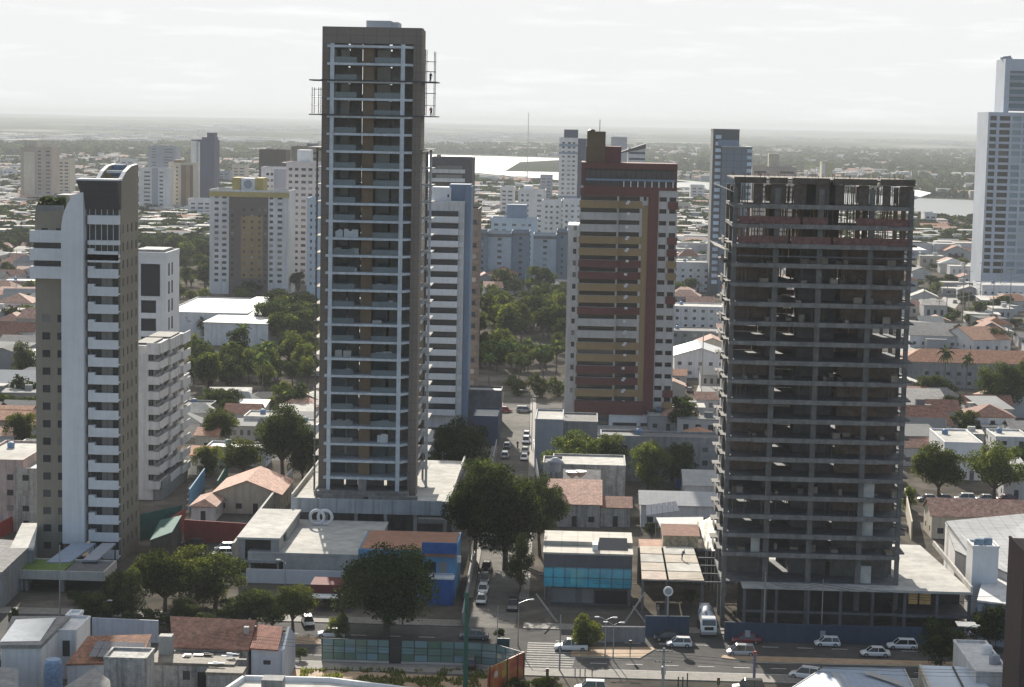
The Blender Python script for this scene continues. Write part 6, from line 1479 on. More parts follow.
def slab_site():
    z = 6.5; t = thing('building_site', 'half built shed with bare formwork slab panels in two columns left of the skeleton', 'building under construction', (P(678, 570, z).x, P(678, 580, z).y, 0))
    rows = [(546, 557), (558, 567), (568.5, 575), (576.5, 580)]
    y0 = P(680, 580, z).y; y1 = P(680, 547, z).y
    xs0, xm, xs1 = P(642, 580, z).x, P(667, 580, z).x, P(704, 580, z).x
    xt0, xtm, xt1 = P(640, 547, z).x, P(661, 547, z).x, P(693, 547, z).x
    for i in range(4):
        for j, (a0, a1, c0, c1) in enumerate(((xs0, xm, xt0, xtm), (xm+.35, xs1, xtm+.35, xt1))):
            f0, f1 = i/4, (i+.93)/4; g = lambda s0, s1, f: s0+(s1-s0)*f; ya, yb = y0+(y1-y0)*f0, y0+(y1-y0)*f1
            b = MB(); b.prism([(g(a0, c0, f0), ya), (g(a1, c1, f0), ya), (g(a1, c1, f1), yb), (g(a0, c0, f1), yb)], z-.25, z+.03*(i+j)); b.build('formwork_panel', [concpale, mat('wet_plywood', (.36,.31,.25), var=.25, streak=.2)][(i+j) % 2] if (i, j) != (0, 0) else mat('rust_stained_slab', (.36,.28,.23), var=.4), t)
    for xx in (xs0+.2, xm, xs1-.2):
        for yy in (y0+.3, y1): b = MB(); b.box(xx-.2, xx+.2, yy, yy+.4, 0, z-.26); b.build('column', concdark, t)
    b = MB(); b.box(xs0, xs1+5, y1+.5, y1+.7, 0, z-.3); b.build('rear_wall', darkin, t)
    b = MB()
    for i in range(5): yy = y0+.2+(y1-y0)*i/4.2; b.box(xs1+.1, xs1+4.5, yy, yy+.3, z-.5, z-.2)
    b.box(xs1+4.5, xs1+4.8, y0, y1, z-.5, z-.1); b.build('open_beam_frame', concdark, t)
    s = thing('shed', 'rusty brown roofed timber shed with torn yellowish front above the formwork slab', 'shed', (P(679, 547, 3).x, y1+2, 0))
    xa, xc = Q(663, 540, y1+2).x, Q(698, 540, y1+2).x
    b = MB(); b.box(xa, xc, y1+1.8, y1+7, 0, 8.2); b.build('wall', mat('torn_sheeting', (.55,.47,.33), var=.45, streak=.6, scale=1.6), s)
    b = MB(); b.quad((xa-.3, y1+1.4, 8.15), (xc+.3, y1+1.4, 8.15), (xc+.3, y1+7.4, 9.0), (xa-.3, y1+7.4, 9.0)); b.build('roof', rust, s)
    b = MB(); px_box(b, 640, 664, y1+4, 8, 0, 5.2, ry=540); tag(b.build('low_shed', mat('rusty_lean_sheet', (.3,.16,.1), var=.4)), 'low rusty sheet roof left of the timber shed', 'shed')
    # white sheet roofs against the tower
    for i, (q, zz, m, lb) in enumerate(([(655, 521), (700, 523), (702, 529), (657, 527)], 4.8, shinyroof, 'bright white sheet roof strip behind the timber shed'), ) if False else ():
        pass
    for px4, zz, nm, lb, m in (([(656,520),(703,522),(704,530),(661,528)], 5.4, 'awning', 'bright white sheet awning behind the timber shed', shinyroof),
                          ([(698,524),(716,519),(722,545),(706,549)], 6.2, 'awning', 'crumpled pale sheeting beside the skeleton tower', mat('crumpled_sheeting', (.6,.56,.48), var=.4, scale=1.2)),
                          ([(708,544),(722,541),(727,553),(712,551)], 7.4, 'awning', 'bright pointed tarpaulin at the skeleton tower corner', shinyroof)):
        pts = [P(x, y, zz) for x, y in px4]; bb = MB(); n = 7; r3 = random.Random(len(lb))
        hh = [[zz+(r3.uniform(-.25, .25) if 'crumpled' in lb else 0)+.08*(i+j) for i in range(n)] for j in range(n)]
        def bl(i, j): u, v = i/(n-1), j/(n-1); p = pts[3].lerp(pts[2], u).lerp(pts[0].lerp(pts[1], u), v); return (p.x, p.y, hh[j][i])
        for j in range(n-1):
            for i in range(n-1): bb.quad(bl(i, j), bl(i+1, j), bl(i+1, j+1), bl(i, j+1))
        a = [bl(0, 0), bl(n-1, 0), bl(n-1, n-1), bl(0, n-1)]
        for q in a: bb.tube((q[0], q[1], 0), q, .08, n=5)
        tag(bb.build(nm, m), lb, 'awning')
slab_site()
# solar panels on the white house
b = MB(); 
def tilt_panels(name, px4, z0, z1, nx_, ny_, label):
    a, c, d, e = px4; pa, pc = P(*a, z0), P(*c, z0); pd, pe = P(*d, z1), P(*e, z1)
    t = thing(name, label, 'solar panel', ((pa.x+pc.x)/2, pa.y, z0))
    gl = mat('solar_cell', (.035,.045,.075), rough=.15, var=.1, spec=.6)
    def bl(u, v): return pa.lerp(pc, u).lerp(pe.lerp(pd, u), v)
    for i in range(nx_):
        for j in range(ny_):
            q = [bl((i+.04)/nx_, (j+.03)/ny_), bl((i+.96)/nx_, (j+.03)/ny_), bl((i+.96)/nx_, (j+.97)/ny_), bl((i+.04)/nx_, (j+.97)/ny_)]
            bb = MB(); up = Vector((0, 0, .05)); bb.quad(*[p+up for p in q]); bb.quad(*reversed(q))
            for k in range(4): bb.quad(q[k], q[(k+1) % 4], q[(k+1) % 4]+up, q[k]+up, 1)
            bb.build('module', [gl, steel], t)
tilt_panels('solar_array', ((646,516),(680,511),(676,501),(646,505)), 6.0, 6.9, 6, 1, 'row of grey solar modules on the white house left of the skeleton')
def wall_px(pts, h, m, label, th=.25, name='wall', cat='wall', z=0):
    bb = MB()
    q = [P(x, y, z) for x, y in pts]
    for a, c in zip(q, q[1:]):
        d = (c-a); d.z = 0; d.normalize(); n = Vector((-d.y, d.x, 0))*th
        bb.prism([(a.x, a.y), (c.x, c.y), (c.x+n.x, c.y+n.y), (a.x+n.x, a.y+n.y)], z, z+h)
    return tag(bb.build(name, m), label, cat)
wall_px([(640,655),(699,655.5)], 3.0, bluewall, 'dark blue hoarding left of the mixer truck gate', name='hoarding', cat='hoarding') if False else None
wall_px([(645,637),(689,637.5)], 3.3, bluewall, 'dark blue hoarding panel left of the mixer truck', name='hoarding', cat='hoarding')
wall_px([(724,640.5),(800,643),(960,647)], 2.9, bluewall, 'long dark blue hoarding in front of the skeleton podium', name='hoarding', cat='hoarding')
wall_px([(575,642),(645,642.5)], 2.4, greyw, 'low grey wall on the pavement before the teal office', name='wall')
for px, py, wd in ((747,626,5),(822,628,5),(904,631,5)): g = P(px, 644, 0); bb = MB(); bb.box(g.x-.4, g.x+.4, g.y-.55, g.y-.5, 1.2, 2.2); tag(bb.build('notice_board', greyT), 'pale square notice fixed on the long blue hoarding', 'notice board', 'notices on the blue hoarding')
wall_px([(160,548),(185,531)], 4.2, redwall, 'red wall running back from the green net court'); wall_px([(184,541),(246,545)], 4.0, redwall, 'long red wall below the orange roofed house')
wall_px([(184,533),(250,536)], 1.0, white, 'white coping wall above the long red wall', z=3.2) if False else None
wall_px([(140,541),(182,531)], 5, netgreen, 'dark green netted screen at the foot of the beige tower', name='screen', cat='screen', th=.1)
wall_px([(190,510),(205,488)], 4.2, skyb, 'pale blue louvred fence left of the orange roofed house', name='fence', cat='fence')
wall_px([(218,500),(228,482)], 4.0, netgreen, 'dark teal screen behind the orange roofed house', name='screen', cat='screen')
wall_px([(488,497),(497,450)], 2.6, greyw, 'grey garden wall along the left of the upper street'); wall_px([(540,497),(534,450)], 2.6, white, 'white garden wall along the right of the upper street')
wall_px([(0,538),(35,520)], 2.8, redwall, 'short red wall below the faded pink block'); wall_px([(463,628),(476,560)], 2.4, greyw, 'grey wall along the pavement beside the blue shop')
wall_px([(912,540),(905,505)], 3.6, cream, 'ochre stained wall climbing beside the skeleton podium'); wall_px([(690,470),(700,505)], 2.5, white, 'white yard wall beside the skeleton tower')
# entrance building of the beige tower
def entrance():
    Y = 318.0; X = lambda p: Q(p, 590, Y).x; Z = lambda p: Q(60, p, Y).z
    t = thing('gatehouse', 'long low entrance canopy with planted green roof under the beige tower', 'gatehouse', (X(60), Y, 0))
    zt = Z(571); b = MB(); b.box(X(12), X(104), Y, Y+9, zt-1.5, zt-.4); b.box(X(12), X(104), Y, Y+.25, zt-.4, zt); b.box(X(12), X(12)+.25, Y+.25, Y+9, zt-.4, zt); b.box(X(104)-.25, X(104), Y+.25, Y+9, zt-.4, zt); b.box(X(12)+.25, X(104)-.25, Y+8.7, Y+9, zt-.4, zt); b.build('canopy', mat('pale_canopy', (.5,.48,.43), var=.12, streak=.3), t)
    b = MB(); b.box(X(12)+.3, X(62), Y+.3, Y+8.6, zt-.39, zt-.15); b.build('green_roof', mat('roof_turf', (.1,.16,.03), var=.25), t)
    b = MB(); b.box(X(62)+.1, X(104)-.3, Y+.3, Y+8.6, zt-.39, zt-.3); b.build('roof_deck', concdark, t)
    for p in (14, 24, 60): b = MB(); b.box(X(p), X(p)+(1.4 if p == 14 else .5), Y+.5, Y+2, 0, zt-1.51); b.build('pillar', greyw, t)
    b = MB(); b.box(X(24), X(103), Y+5, Y+5.2, 0, zt-1.51); b.build('rear_wall', darkin, t)
entrance()
def sloped(name, px4, z_front, z_back, th, m, label, cat, wallm=None, posts=False):
    """roof sheet given by front-left, front-right, back-right, back-left picture points"""
    a, c = P(*px4[0], z_front), P(*px4[1], z_front); d, e = P(*px4[2], z_back), P(*px4[3], z_back)
    t = thing(name, label, cat, ((a.x+c.x)/2, a.y, 0)); bb = MB(); dn = Vector((0, 0, -th)); q = [a, c, d, e]
    bb.quad(*q); bb.quad(*[p+dn for p in reversed(q)])
    for k in range(4): bb.quad(q[k]+dn, q[(k+1) % 4]+dn, q[(k+1) % 4], q[k])
    bb.build('roof', m, t)
    if wallm:
        bb = MB(); ins = [p.lerp((a+c+d+e)/4, .03) for p in q]; lo = [Vector((p.x, p.y, 0)) for p in ins]; hi = [p+dn*1.05 for p in ins]
        for k in range(4): bb.quad(lo[k], lo[(k+1) % 4], hi[(k+1) % 4], hi[k])
        bb.build('wall', wallm, t)
    if posts:
        for p in q: p = p.lerp((a+c+d+e)/4, .06); bb = MB(); bb.tube((p.x, p.y, 0), (p.x, p.y, p.z-th), .12, n=6); bb.build('post', darkmet, t)
    return t
sloped('ramp_cover', [(46,562),(70,562),(96,543),(72,543)], 3.6, 4.2, .3, bluemet, 'blue grey sheet cover over the ramp at the foot of the beige tower', 'canopy', None, True)
sloped('ramp_cover', [(82,560),(97,560),(116,543),(102,543)], 3.9, 4.3, .3, greyT, 'narrow blue grey sheet cover right of the wider ramp cover', 'canopy', None, True)
sloped('garage', [(-14,572),(2,572),(34,542),(-14,538)], 6, 6, .5, asbest, 'grey flat garage roof at the left edge before the beige tower', 'garage', greyw)
sloped('annex', [(10,548),(34,548),(38,523),(22,523)], 6, 6.2, .4, concpale, 'sunlit annex roof between the pink block and the beige tower', 'annex', greyw)
sloped('shelter', [(150,540),(172,532),(182,515),(160,520)], 4.8, 5.0, .2, netgreen, 'dark green netted roof beside the white mid-rise foot', 'shelter', darkin)

# ------------------------------------------------------------------ foreground roofs
sloped('house', [(0,645),(41,645),(70,616),(12,616)], 7.0, 7.5, .5, asbest, 'white walled house with shining metal sheet roof at the lower left', 'house', white)
sloped('roof_sheet', [(0,641.5),(40,641),(56,617.5),(16,619.5)], 7.13, 7.65, .03, mat('bright_metal_sheet', (.88,.88,.87), rough=.3, metal=.8, var=.15), 'large shining sheet laid over the lower left house roof', 'roof sheet')  # near-white colour put in for the sun's reflection on this metal roof
def boxpx(name, pxl, pxr, pyt, pyb, Y, dep, m, label, cat, parts=()):
    """a block whose front spans the picture box at distance Y"""
    z1, z0 = Q((pxl+pxr)/2, pyt, Y).z, max(0, Q((pxl+pxr)/2, pyb, Y).z); x0, x1 = Q(pxl, pyt, Y).x, Q(pxr, pyt, Y).x
    t = thing(name, label, cat, ((x0+x1)/2, Y, 0)); b = MB(); b.box(x0, x1, Y, Y+dep, 0, z1); b.build('wall', m, t)
    b = MB(); b.box(x0-.1, x1+.1, Y-.1, Y+.2, z1+.003, z1+.35); b.box(x0-.1, x0+.2, Y+.2, Y+dep, z1+.003, z1+.35); b.box(x1-.2, x1+.1, Y+.2, Y+dep, z1+.003, z1+.35); b.box(x0+.2, x1-.2, Y+dep-.25, Y+dep+.05, z1+.003, z1+.35); b.build('parapet', m, t)
    return t, x0, x1, z1
t, x0, x1, z1 = boxpx('house', 54, 76, 632, 687, 268, 8, white, 'white stair tower house right of the shining roof, with one dark doorway', 'house')
b = MB(); b.box(x0+1.2, x0+2.2, 267.9, 267.995, z1-3.4, z1-1.2); b.build('doorway', darkin, t)
t, x0, x1, z1 = boxpx('house', 66, 78, 617, 640, 276, 3, whiteclean, 'small white upright wall block behind the white stair tower', 'house')
sloped('house', [(66,664),(140,662),(152,634),(88,636)], 4.8, 6.6, .25, tileO, 'orange clay roofed house carrying solar panels at the lower left', 'house', white)
tilt_panels('solar_array', ((88,657),(140,657.5),(146,643),(97,641)), 5.5, 6.5, 6, 2, 'block of dark blue solar modules on the orange clay roof')
wall_px([(92,640),(158,643)], 3.4, mat('bluish_white_wall', (.5,.53,.58), var=.08, streak=.25), 'long bluish white wall behind the solar panelled roof')
t, x0, x1, z1 = boxpx('house', 104, 146, 660, 720, 252, 5, dirtywall, 'grey white box house below the solar panels at the bottom edge', 'house')
sloped('house', [(44,700),(112,704),(110,680),(94,668)], 6.5, 7.4, .25, asbest, 'dark corrugated roof with white edge at the bottom left', 'house', dirtywall)
sloped('house', [(-20,700),(18,700),(18,668),(-20,666)], 5.5, 5.8, .3, greyw, 'dark flat roof corner at the bottom left edge', 'house', greyw)
p = P(53, 690, 0); b = MB(); b.lathe([(1.1, 0), (1.25, 1), (1.3, 4.5), (1.2, 6.0), (1.0, 6.4)], P(53, 662, 6).x, P(53, 662, 6).y, 14)
tag(b.build('water_tank', mat('wrapped_blue_tank', (.2,.28,.4), var=.35, scale=2.5, rough=.4)), 'blue plastic wrapped water tank standing at the bottom left', 'water tank')
# brick tiled house
def tiled_house():
    ze, zr_ = 5.0, 7.8
    A, B = P(172, 647, ze), P(249, 650, ze); C, D = P(256, 620, zr_), P(170, 616, zr_)
    t = thing('house', 'low house with large weathered brick red tiled roof near the bottom left', 'house', ((A.x+B.x)/2, A.y, 0))
    dn = Vector((0, 0, -.2)); bk = Vector((0, 9, -2.6))
    b = MB(); b.quad(A, B, C, D); b.quad(D, C, C+bk, D+bk); b.quad(B+dn, A+dn, D+dn, C+dn); b.quad(A+dn, B+dn, B, A); b.quad(B+dn, C+dn, C, B); b.quad(D+dn, A+dn, A, D); b.build('roof', tileR, t)
    E_, F, G_, I_ = P(250, 648, 5.4), P(278, 650, 5.4), P(283, 627, 7.0), P(257, 624, 7.0)
    b = MB(); b.quad(E_, F, G_, I_); b.quad(F+dn, E_+dn, I_+dn, G_+dn); b.quad(E_+dn, F+dn, F, E_); b.quad(F+dn, G_+dn, G_, F); b.quad(I_, G_, G_+bk*.7, I_+bk*.7); b.build('wing_roof', tile_mat('red_clay_tiles', (.27,.1,.065)), t)
    b = MB(); b.box(A.x+.4, B.x-.2, A.y+.4, D.y+8, 0, ze-.25); b.build('wall', dirtywall, t)
    bw = MB(); x0, x1 = E_.x+.1, F.x+.5; y0 = E_.y+.5; bw.box(x0, x1-.01, y0, y0+9, 0, 5.1); bw.v += [(x1, y0-.6, 0), (x1, y0+10, 0), (x1, y0+10, 4.6), (x1, y0+4.3, 7.3), (x1, y0-.6, 5.4), (x1+.3, y0-.6, 0), (x1+.3, y0+10, 0), (x1+.3, y0+10, 4.6), (x1+.3, y0+4.3, 7.3), (x1+.3, y0-.6, 5.4)]
    n = len(bw.v)-10; bw.f += [tuple(n+k for k in (4, 3, 2, 1, 0)), tuple(n+5+k for k in range(5))]; bw.m += [0, 0]
    for k in range(5): bw.f.append((n+k, n+(k+1) % 5, n+5+(k+1) % 5, n+5+k)); bw.m.append(0)
    bw.build('side_wall', mat('bluish_white_wall', (.5,.53,.58)), t)
    b = MB(); b.box((x0+x1)/2-.5, (x0+x1)/2+.5, y0-.03, y0-.002, 3.0, 3.6); b.build('window', darkin, t)
    b = MB(); cx, cy = P(246, 640, 5.6).x, P(246, 640, 5.6).y; b.box(cx-.35, cx+.35, cy, cy+.8, 4, 7.4); b.build('chimney', conc, t)
    # flat stained annex in front
    a = thing('annex', 'stained grey flat roofed annex with junk in front of the brick tiled house', 'annex', (P(195, 665, 4).x, P(195, 668, 4).y, 0))
    q0, q1 = P(148, 662, 4.4), P(232, 668, 4.4); ya = q0.y
    b = MB(); b.box(q0.x, q1.x, ya, A.y+.2, 4.0, 4.4); b.box(P(206, 672, 4).x, P(244, 672, 4).x, ya-3.2, ya-.01, 3.8, 4.15); b.build('roof_deck', mat('lichen_concrete', (.2,.18,.15), var=.4, scale=1.5), a)
    fr = [(4.6, 5.6, 2.0, 3.3), (6.6, 7.8, .6, 3.2)]; l = []
    b = MB(); body4(b, q0.x+.1, q1.x-.1, ya+.1, A.y-.2, 0, 3.99, fr, (), (), .3, lst=l); b.box(P(206, 672, 4).x+.1, P(244, 672, 4).x-.1, ya-3.0, ya+.08, 0, 3.79); b.build('wall', dirtywall, a); panes(a, l)
    rj = random.Random(4)
    for i, (px, py, m, nm, lb) in enumerate(((192,656,darkmet,'scrap_pile','dark scrap heap on the stained annex roof, left one'),(204,655,darkin,'scrap_pile','dark flat scrap heap on the stained annex roof, right one'),(228,655,whiteclean,'board_pile','white boards lying on the stained annex roof'),(236,660,concpale,'board_pile','pale rubble boards by the chimney of the tiled house'),(220,664,whiteclean,'board_pile','white plank laid at the edge of the annex roof'))):
        g = P(px, py, 4.42); bb = MB()
        for k in range(5): x, y = g.x+rj.uniform(-1, 1), g.y+rj.uniform(-.5, .5); s = rj.uniform(.3, .8); bb.box(x-s, x+s, y-s*.5, y+s*.5, 4.405+k*.07, 4.46+k*.07)
        tag(bb.build(nm, m), lb, nm.replace('_', ' '))
    bx = MB(); g = P(165, 655, 4.4); bx.box(g.x-.9, g.x+.9, g.y, g.y+1.6, 4.4, 7.0); tag(bx.build('roof_shed', conc), 'small grey roof shed left on the stained annex', 'roof shed')
tiled_house()
# white parapet roof along the bottom edge
def bottom_roof():
    z = 8.0; pts = [P(212, 696, z), P(243, 675, z), P(330, 677, z), P(425, 689, z), P(470, 740, z), P(180, 740, z)]
    t = thing('flat_roof_building', 'white flat roof with raised parapet along the bottom edge', 'building', (P(320, 700, z).x, P(320, 700, z).y, 0))
    pl = [(p.x, p.y) for p in pts][::-1]
    b = MB(); b.prism(pl, 0, z-.6); b.build('roof_deck', [concpale], t)
    bb = MB()
    for a, c in zip(pts[:4], pts[1:4]):
        d = (c-a).normalized(); n = Vector((d.y, -d.x, 0))*.4; bb.prism([(a.x, a.y), (c.x, c.y), (c.x-n.x*0, c.y), (c.x+n.x, c.y+n.y), (a.x+n.x, a.y+n.y)][::-1] if False else [(a.x+n.x, a.y+n.y), (c.x+n.x, c.y+n.y), (c.x, c.y), (a.x, a.y)], z-.61, z)
    bb.build('parapet', whiteclean, t)
    g = P(273, 690, z); b = MB(); b.box(g.x-1.3, g.x+1.3, g.y-1, g.y+1.4, z-.59, z+1.5); tag(b.build('roof_cabinet', greyw), 'plain grey cabinet standing on the white bottom roof', 'cabinet')
bottom_roof()
# right foreground
def blue_roof():
    z = 6.8; a, c, d, e = P(780, 696, z), P(922, 706, z), P(904, 669, z), P(824, 668, z)
    t = thing('metal_roof_building', 'blue grey ribbed metal roof with white skylight strips at the bottom right', 'building', ((a.x+c.x)/2, a.y, 0)); rg = P(845, 690, z+1.5)
    r0, r1 = P(836, 672, z+1.2), P(862, 706, z+1.6)
    b = MB(); b.poly([a, r1, r0, e]); b.poly([r1, c, d, r0]); b.poly([e, r0, d]); b.build('roof', bluemet, t)
    b = MB(); up = Vector((0, 0, .06)); b.quad(r0+up+Vector((-.7, 0, -.1)), r0+up+Vector((.7, 0, -.1)), r1+up+Vector((.7, 0, -.1)), r1+up+Vector((-.7, 0, -.1))); b.build('ridge_highlight', shinyroof, t)  # pale strip laid along the ridge as a painted highlight
    b = MB(); s0, s1 = r1.lerp(c, .5), r0.lerp(d, .35); s0 = P(905, 686, z+.6); s1 = P(866, 673, z+1.05); w2 = Vector((.5, .6, 0)); b.quad(s1-w2+up*3, s1+w2+up*3, s0+w2+up*3, s0-w2+up*3); b.build('skylight_strip', shinyroof, t)
    b = MB()
    for p0, p1 in ((a, e), (e, d), (d, c)): b.tube(p0, p1, .16, n=6)
    b.build('gutter', steel, t)
    b = MB(); q = [p+Vector((0, 0, -.1)) for p in (e, d)]; b.quad((a.x, a.y, 0), (e.x, e.y, 0), e, a); b.quad((e.x, e.y, 0), (d.x, d.y, 0), d, e); b.quad((d.x, d.y, 0), (c.x, c.y, 0), c, d); b.build('wall', white, t)
blue_roof()
sloped('house', [(930,706),(1004,706),(973,667),(919,665)], 6.3, 6.9, .35, mat('pale_blue_sheet_roof', (.48,.54,.62), rough=.5, var=.08), 'pale flat sheet roof with a dark seam at the bottom right', 'house', white)
b = MB(); q0, q1 = P(953, 667, 6.98), P(972, 704, 6.5); b.tube(q0, q1, .14, n=5); tag(b.build('roof_seam', darkmet), 'dark seam pipe lying across the pale flat sheet roof', 'pipe')
b = MB(); q0, q1 = P(921, 664, 7.3), P(938, 706, 6.9); b.prism([(q1.x-.3, q1.y), (q1.x, q1.y), (q0.x, q0.y), (q0.x-.3, q0.y)], 0, 7.3); tag(b.build('parapet_wall', cream), 'lit cream parapet wall along the left of the pale sheet roof', 'wall')
t, x0, x1, z1 = boxpx('house', 976, 1010, 674, 720, 256, 16, white, 'white house with cluttered flat roof beside the brown tiled wall', 'house')
for i, (px, py, lb, m) in enumerate(((994,654,'white cylinder tank on the cluttered roof at the right edge', whiteclean),(1000,664,'smaller white tank on the cluttered roof at the right edge', greyT))):
    g = P(px, py, z1); b = MB(); b.lathe([(.7, z1+.02), (.75, z1+.9), (.6, z1+1.2), (.2, z1+1.35)], min(g.x, x1-1), max(257.5, min(g.y, 268)), 12); tag(b.build('water_tank', m), lb, 'water tank')
b = MB(); Yb = 236.0; xb0 = Q(1022.5, 600, Yb).x; zb = Q(1012, 553, Yb).z; b.box(xb0, xb0+14, Yb, Yb+9, 0, zb); t = thing('tiled_building', 'dark brown tile clad building flank at the right edge', 'building', (xb0+7, Yb, 0)); b.build('wall', browntile, t)
b = MB(); b.box(xb0-.05, xb0+14.1, Yb-.06, Yb+.3, zb+.003, zb+.25); b.box(xb0-.05, xb0+.25, Yb+.3, Yb+9, zb+.003, zb+.25); b.build('coping', browntile, t)
# white walled warehouse with metal roof right of the podium
sloped('warehouse', [(972,556),(1040,588),(1040,512),(946,521)], 8.5, 10, .3, ribroof, 'wide bright metal roofed warehouse right of the podium', 'warehouse', white)
sloped('warehouse', [(955,550),(975,560),(975,528),(945,522)], 8.2, 8.6, .3, ribroof, 'folded metal roof edge joined to the bright warehouse', 'warehouse', white)
t, x0, x1, z1 = boxpx('tank_house', 973, 999, 548, 640, 313, 5, whiteclean, 'white cube carrying blue water tanks right of the podium', 'house')
for i, dx in enumerate((.3, .68)):
    b = MB(); b.lathe([(.75, z1+.02), (.8, z1+.8), (.6, z1+1.1), (.25, z1+1.2)], x0+(x1-x0)*dx, 314.8+i*.8, 12); tag(b.build('water_tank', mat('blue_fibre_tank', (.2,.28,.36), var=.1)), ['left', 'right'][i]+' blue water tank on the white cube', 'water tank')
sloped('house', [(977,600),(1024,606),(1024,575),(985,570)], 7, 7, .3, white, 'white terrace house below the white cube with a pale blue grid front', 'house', mat('blue_grid_wall', (.35,.38,.45), var=.1, grid=(1.6,1.6,.45,'wall')))
sloped('garden_shed', [(958,626),(978,627),(975,622),(955,621)], 4.4, 4.6, .12, shinyroof, 'thin white carport roof between the two dark right trees', 'carport')
# rooftop tank on the stained block
g = P(555, 470, 9.3); b = MB(); b.lathe([(1.1, 9.0), (1.15, 10.8), (1.6, 10.9), (1.5, 11.2), (.5, 11.8)], g.x, g.y, 14); tag(b.build('water_tank', greyT), 'round capped water tank on the stained tower end', 'water tank')
for i, (px, lb) in enumerate(((572,'left dish'),(580,'right dish'))): g = P(px, 478, 8.6); b = MB(); b.lathe([(.2, 8.6), (1.0, 9.2), (1.3, 9.9)], g.x, g.y+.5*i, 12); tag(b.build('satellite_dish', steel), lb+' on the stained wall block roof', 'satellite dish')

# ------------------------------------------------------------------ glass fence, billboard, verge
def glass_fence():
    pts = [P(322, 662), P(389, 664), P(401, 664.3), P(467, 666), P(496, 668.5), P(524, 677)]
    t = thing('glass_fence', 'tall green tinted glass fence with dark frames around the near corner lot', 'fence', tuple(pts[0]))
    gls = bpy.data.materials.new('green_fence_glass'); gls.use_nodes = True; nb = gls.node_tree; pb = nb.nodes['Principled BSDF']; oi = N(nb, 'ShaderNodeObjectInfo'); rp_ = N(nb, 'ShaderNodeValToRGB')
    rp_.color_ramp.elements[0].color = (.12,.22,.15,1); rp_.color_ramp.elements[1].color = (.22,.36,.42,1); nb.links.new(oi.outputs['Random'], rp_.inputs[0]); nb.links.new(rp_.outputs[0], pb.inputs['Base Color']); pb.inputs['Roughness'].default_value = .12; pb.inputs['Alpha'].default_value = .72
    h = 3.55
    for k, (a, c) in enumerate(zip(pts, pts[1:])):
        d = (c-a); L = d.length; d.normalize(); n = max(1, round(L/1.75)); nv = Vector((-d.y, d.x, 0))
        if k == 1: 
            b = MB(); q = a; b.prism([(a.x, a.y), (c.x, c.y), (c.x+nv.x*.1, c.y+nv.y*.1), (a.x+nv.x*.1, a.y+nv.y*.1)], .1, 2.9); b.build('gate', darkmet, t); 
        else:
            for i in range(n):
                p, q = a+d*(L*i/n+.05), a+d*(L*(i+1)/n-.05)
                for z0, z1 in ((.5, 1.45), (1.5, 2.45), (2.5, 3.5)):
                    b = MB(); b.prism([(p.x, p.y), (q.x, q.y), (q.x+nv.x*.03, q.y+nv.y*.03), (p.x+nv.x*.03, p.y+nv.y*.03)], z0, z1); b.build('glass_pane', gls, t)
        for i in range(n+1): p = a+d*(L*i/n); b = MB(); b.tube((p.x, p.y, 0), (p.x, p.y, h), .06, n=6); b.build('post', darkmet, t)
        for z in (.45, 1.47, 2.47, 3.52): b = MB(); b.tube((a.x, a.y, z), (c.x, c.y, z), .045, n=5); b.build('rail', darkmet, t) if k != 1 or z > 3 else None
        b = MB(); b.prism([(a.x, a.y-.1), (c.x, c.y-.1), (c.x, c.y+.15), (a.x, a.y+.15)], 0, .44); b.build('plinth', concpale, t) if k != 1 else None
glass_fence()
def billboard():
    zt = 6.0; a, c = P(488, 694), P(524, 676.5); ab, cb = (a, c)
    t = thing('billboard', 'orange red and yellow printed hoarding with a round white emblem behind the glass fence corner', 'billboard', tuple(a))
    d = (c-a); L = d.length; d.normalize()
    m = bpy.data.materials.new('printed_banner'); m.use_nodes = True; nt_ = m.node_tree; pb = nt_.nodes['Principled BSDF']; g = N(nt_, 'ShaderNodeNewGeometry'); v = N(nt_, 'ShaderNodeTexNoise'); v.inputs['Scale'].default_value = .5; v.inputs['Detail'].default_value = 1.5; nt_.links.new(g.outputs['Position'], v.inputs['Vector'])
    r_ = N(nt_, 'ShaderNodeValToRGB'); e = r_.color_ramp.elements; e[0].position = .38; e[0].color = (.3,.04,.02,1); e[1].position = .66; e[1].color = (.34,.22,.05,1); x = e.new(.5); x.color = (.36,.1,.025,1); nt_.links.new(v.outputs['Fac'], r_.inputs[0]); nt_.links.new(r_.outputs[0], pb.inputs['Base Color'])
    n = Vector((d.y, -d.x, 0))
    b = MB(); q = [a, c]; b.prism([(a.x, a.y), (c.x, c.y), (c.x-n.x*.15, c.y-n.y*.15), (a.x-n.x*.15, a.y-n.y*.15)], 0, 3.6); b.build('printed_panel', m, t)
    for f, z, rr_, mm in ((.2, 2.3, .55, mat('emblem_white', (.5,.45,.4))), (.42, 1.9, .7, mat('emblem_yellow', (.45,.3,.05)))):
        p = a+d*(L*f)+n*(.03 if rr_ > .7 else .05); b = MB(); b.poly([(p.x+d.x*rr_*math.cos(k*.4), p.y+d.y*rr_*math.cos(k*.4), z+rr_*.9*math.sin(k*.4)) for k in range(16)]); b.build('emblem', mm, t)
    for f in (.02, .5, .8): p = a+d*(L*f)+n*.12; b = MB(); b.tube((p.x, p.y, 0), (p.x, p.y, 3.9), .07, n=6); b.build('post', darkmet, t)
billboard()
lot([(290,668),(524,680),(520,710),(250,710)], sand, 'bare_soil', .05)
lot([(322,664),(468,668),(490,671),(489,675),(320,669)], concpale, 'plinth_path', .06)
b = MB(); r = random.Random(8)
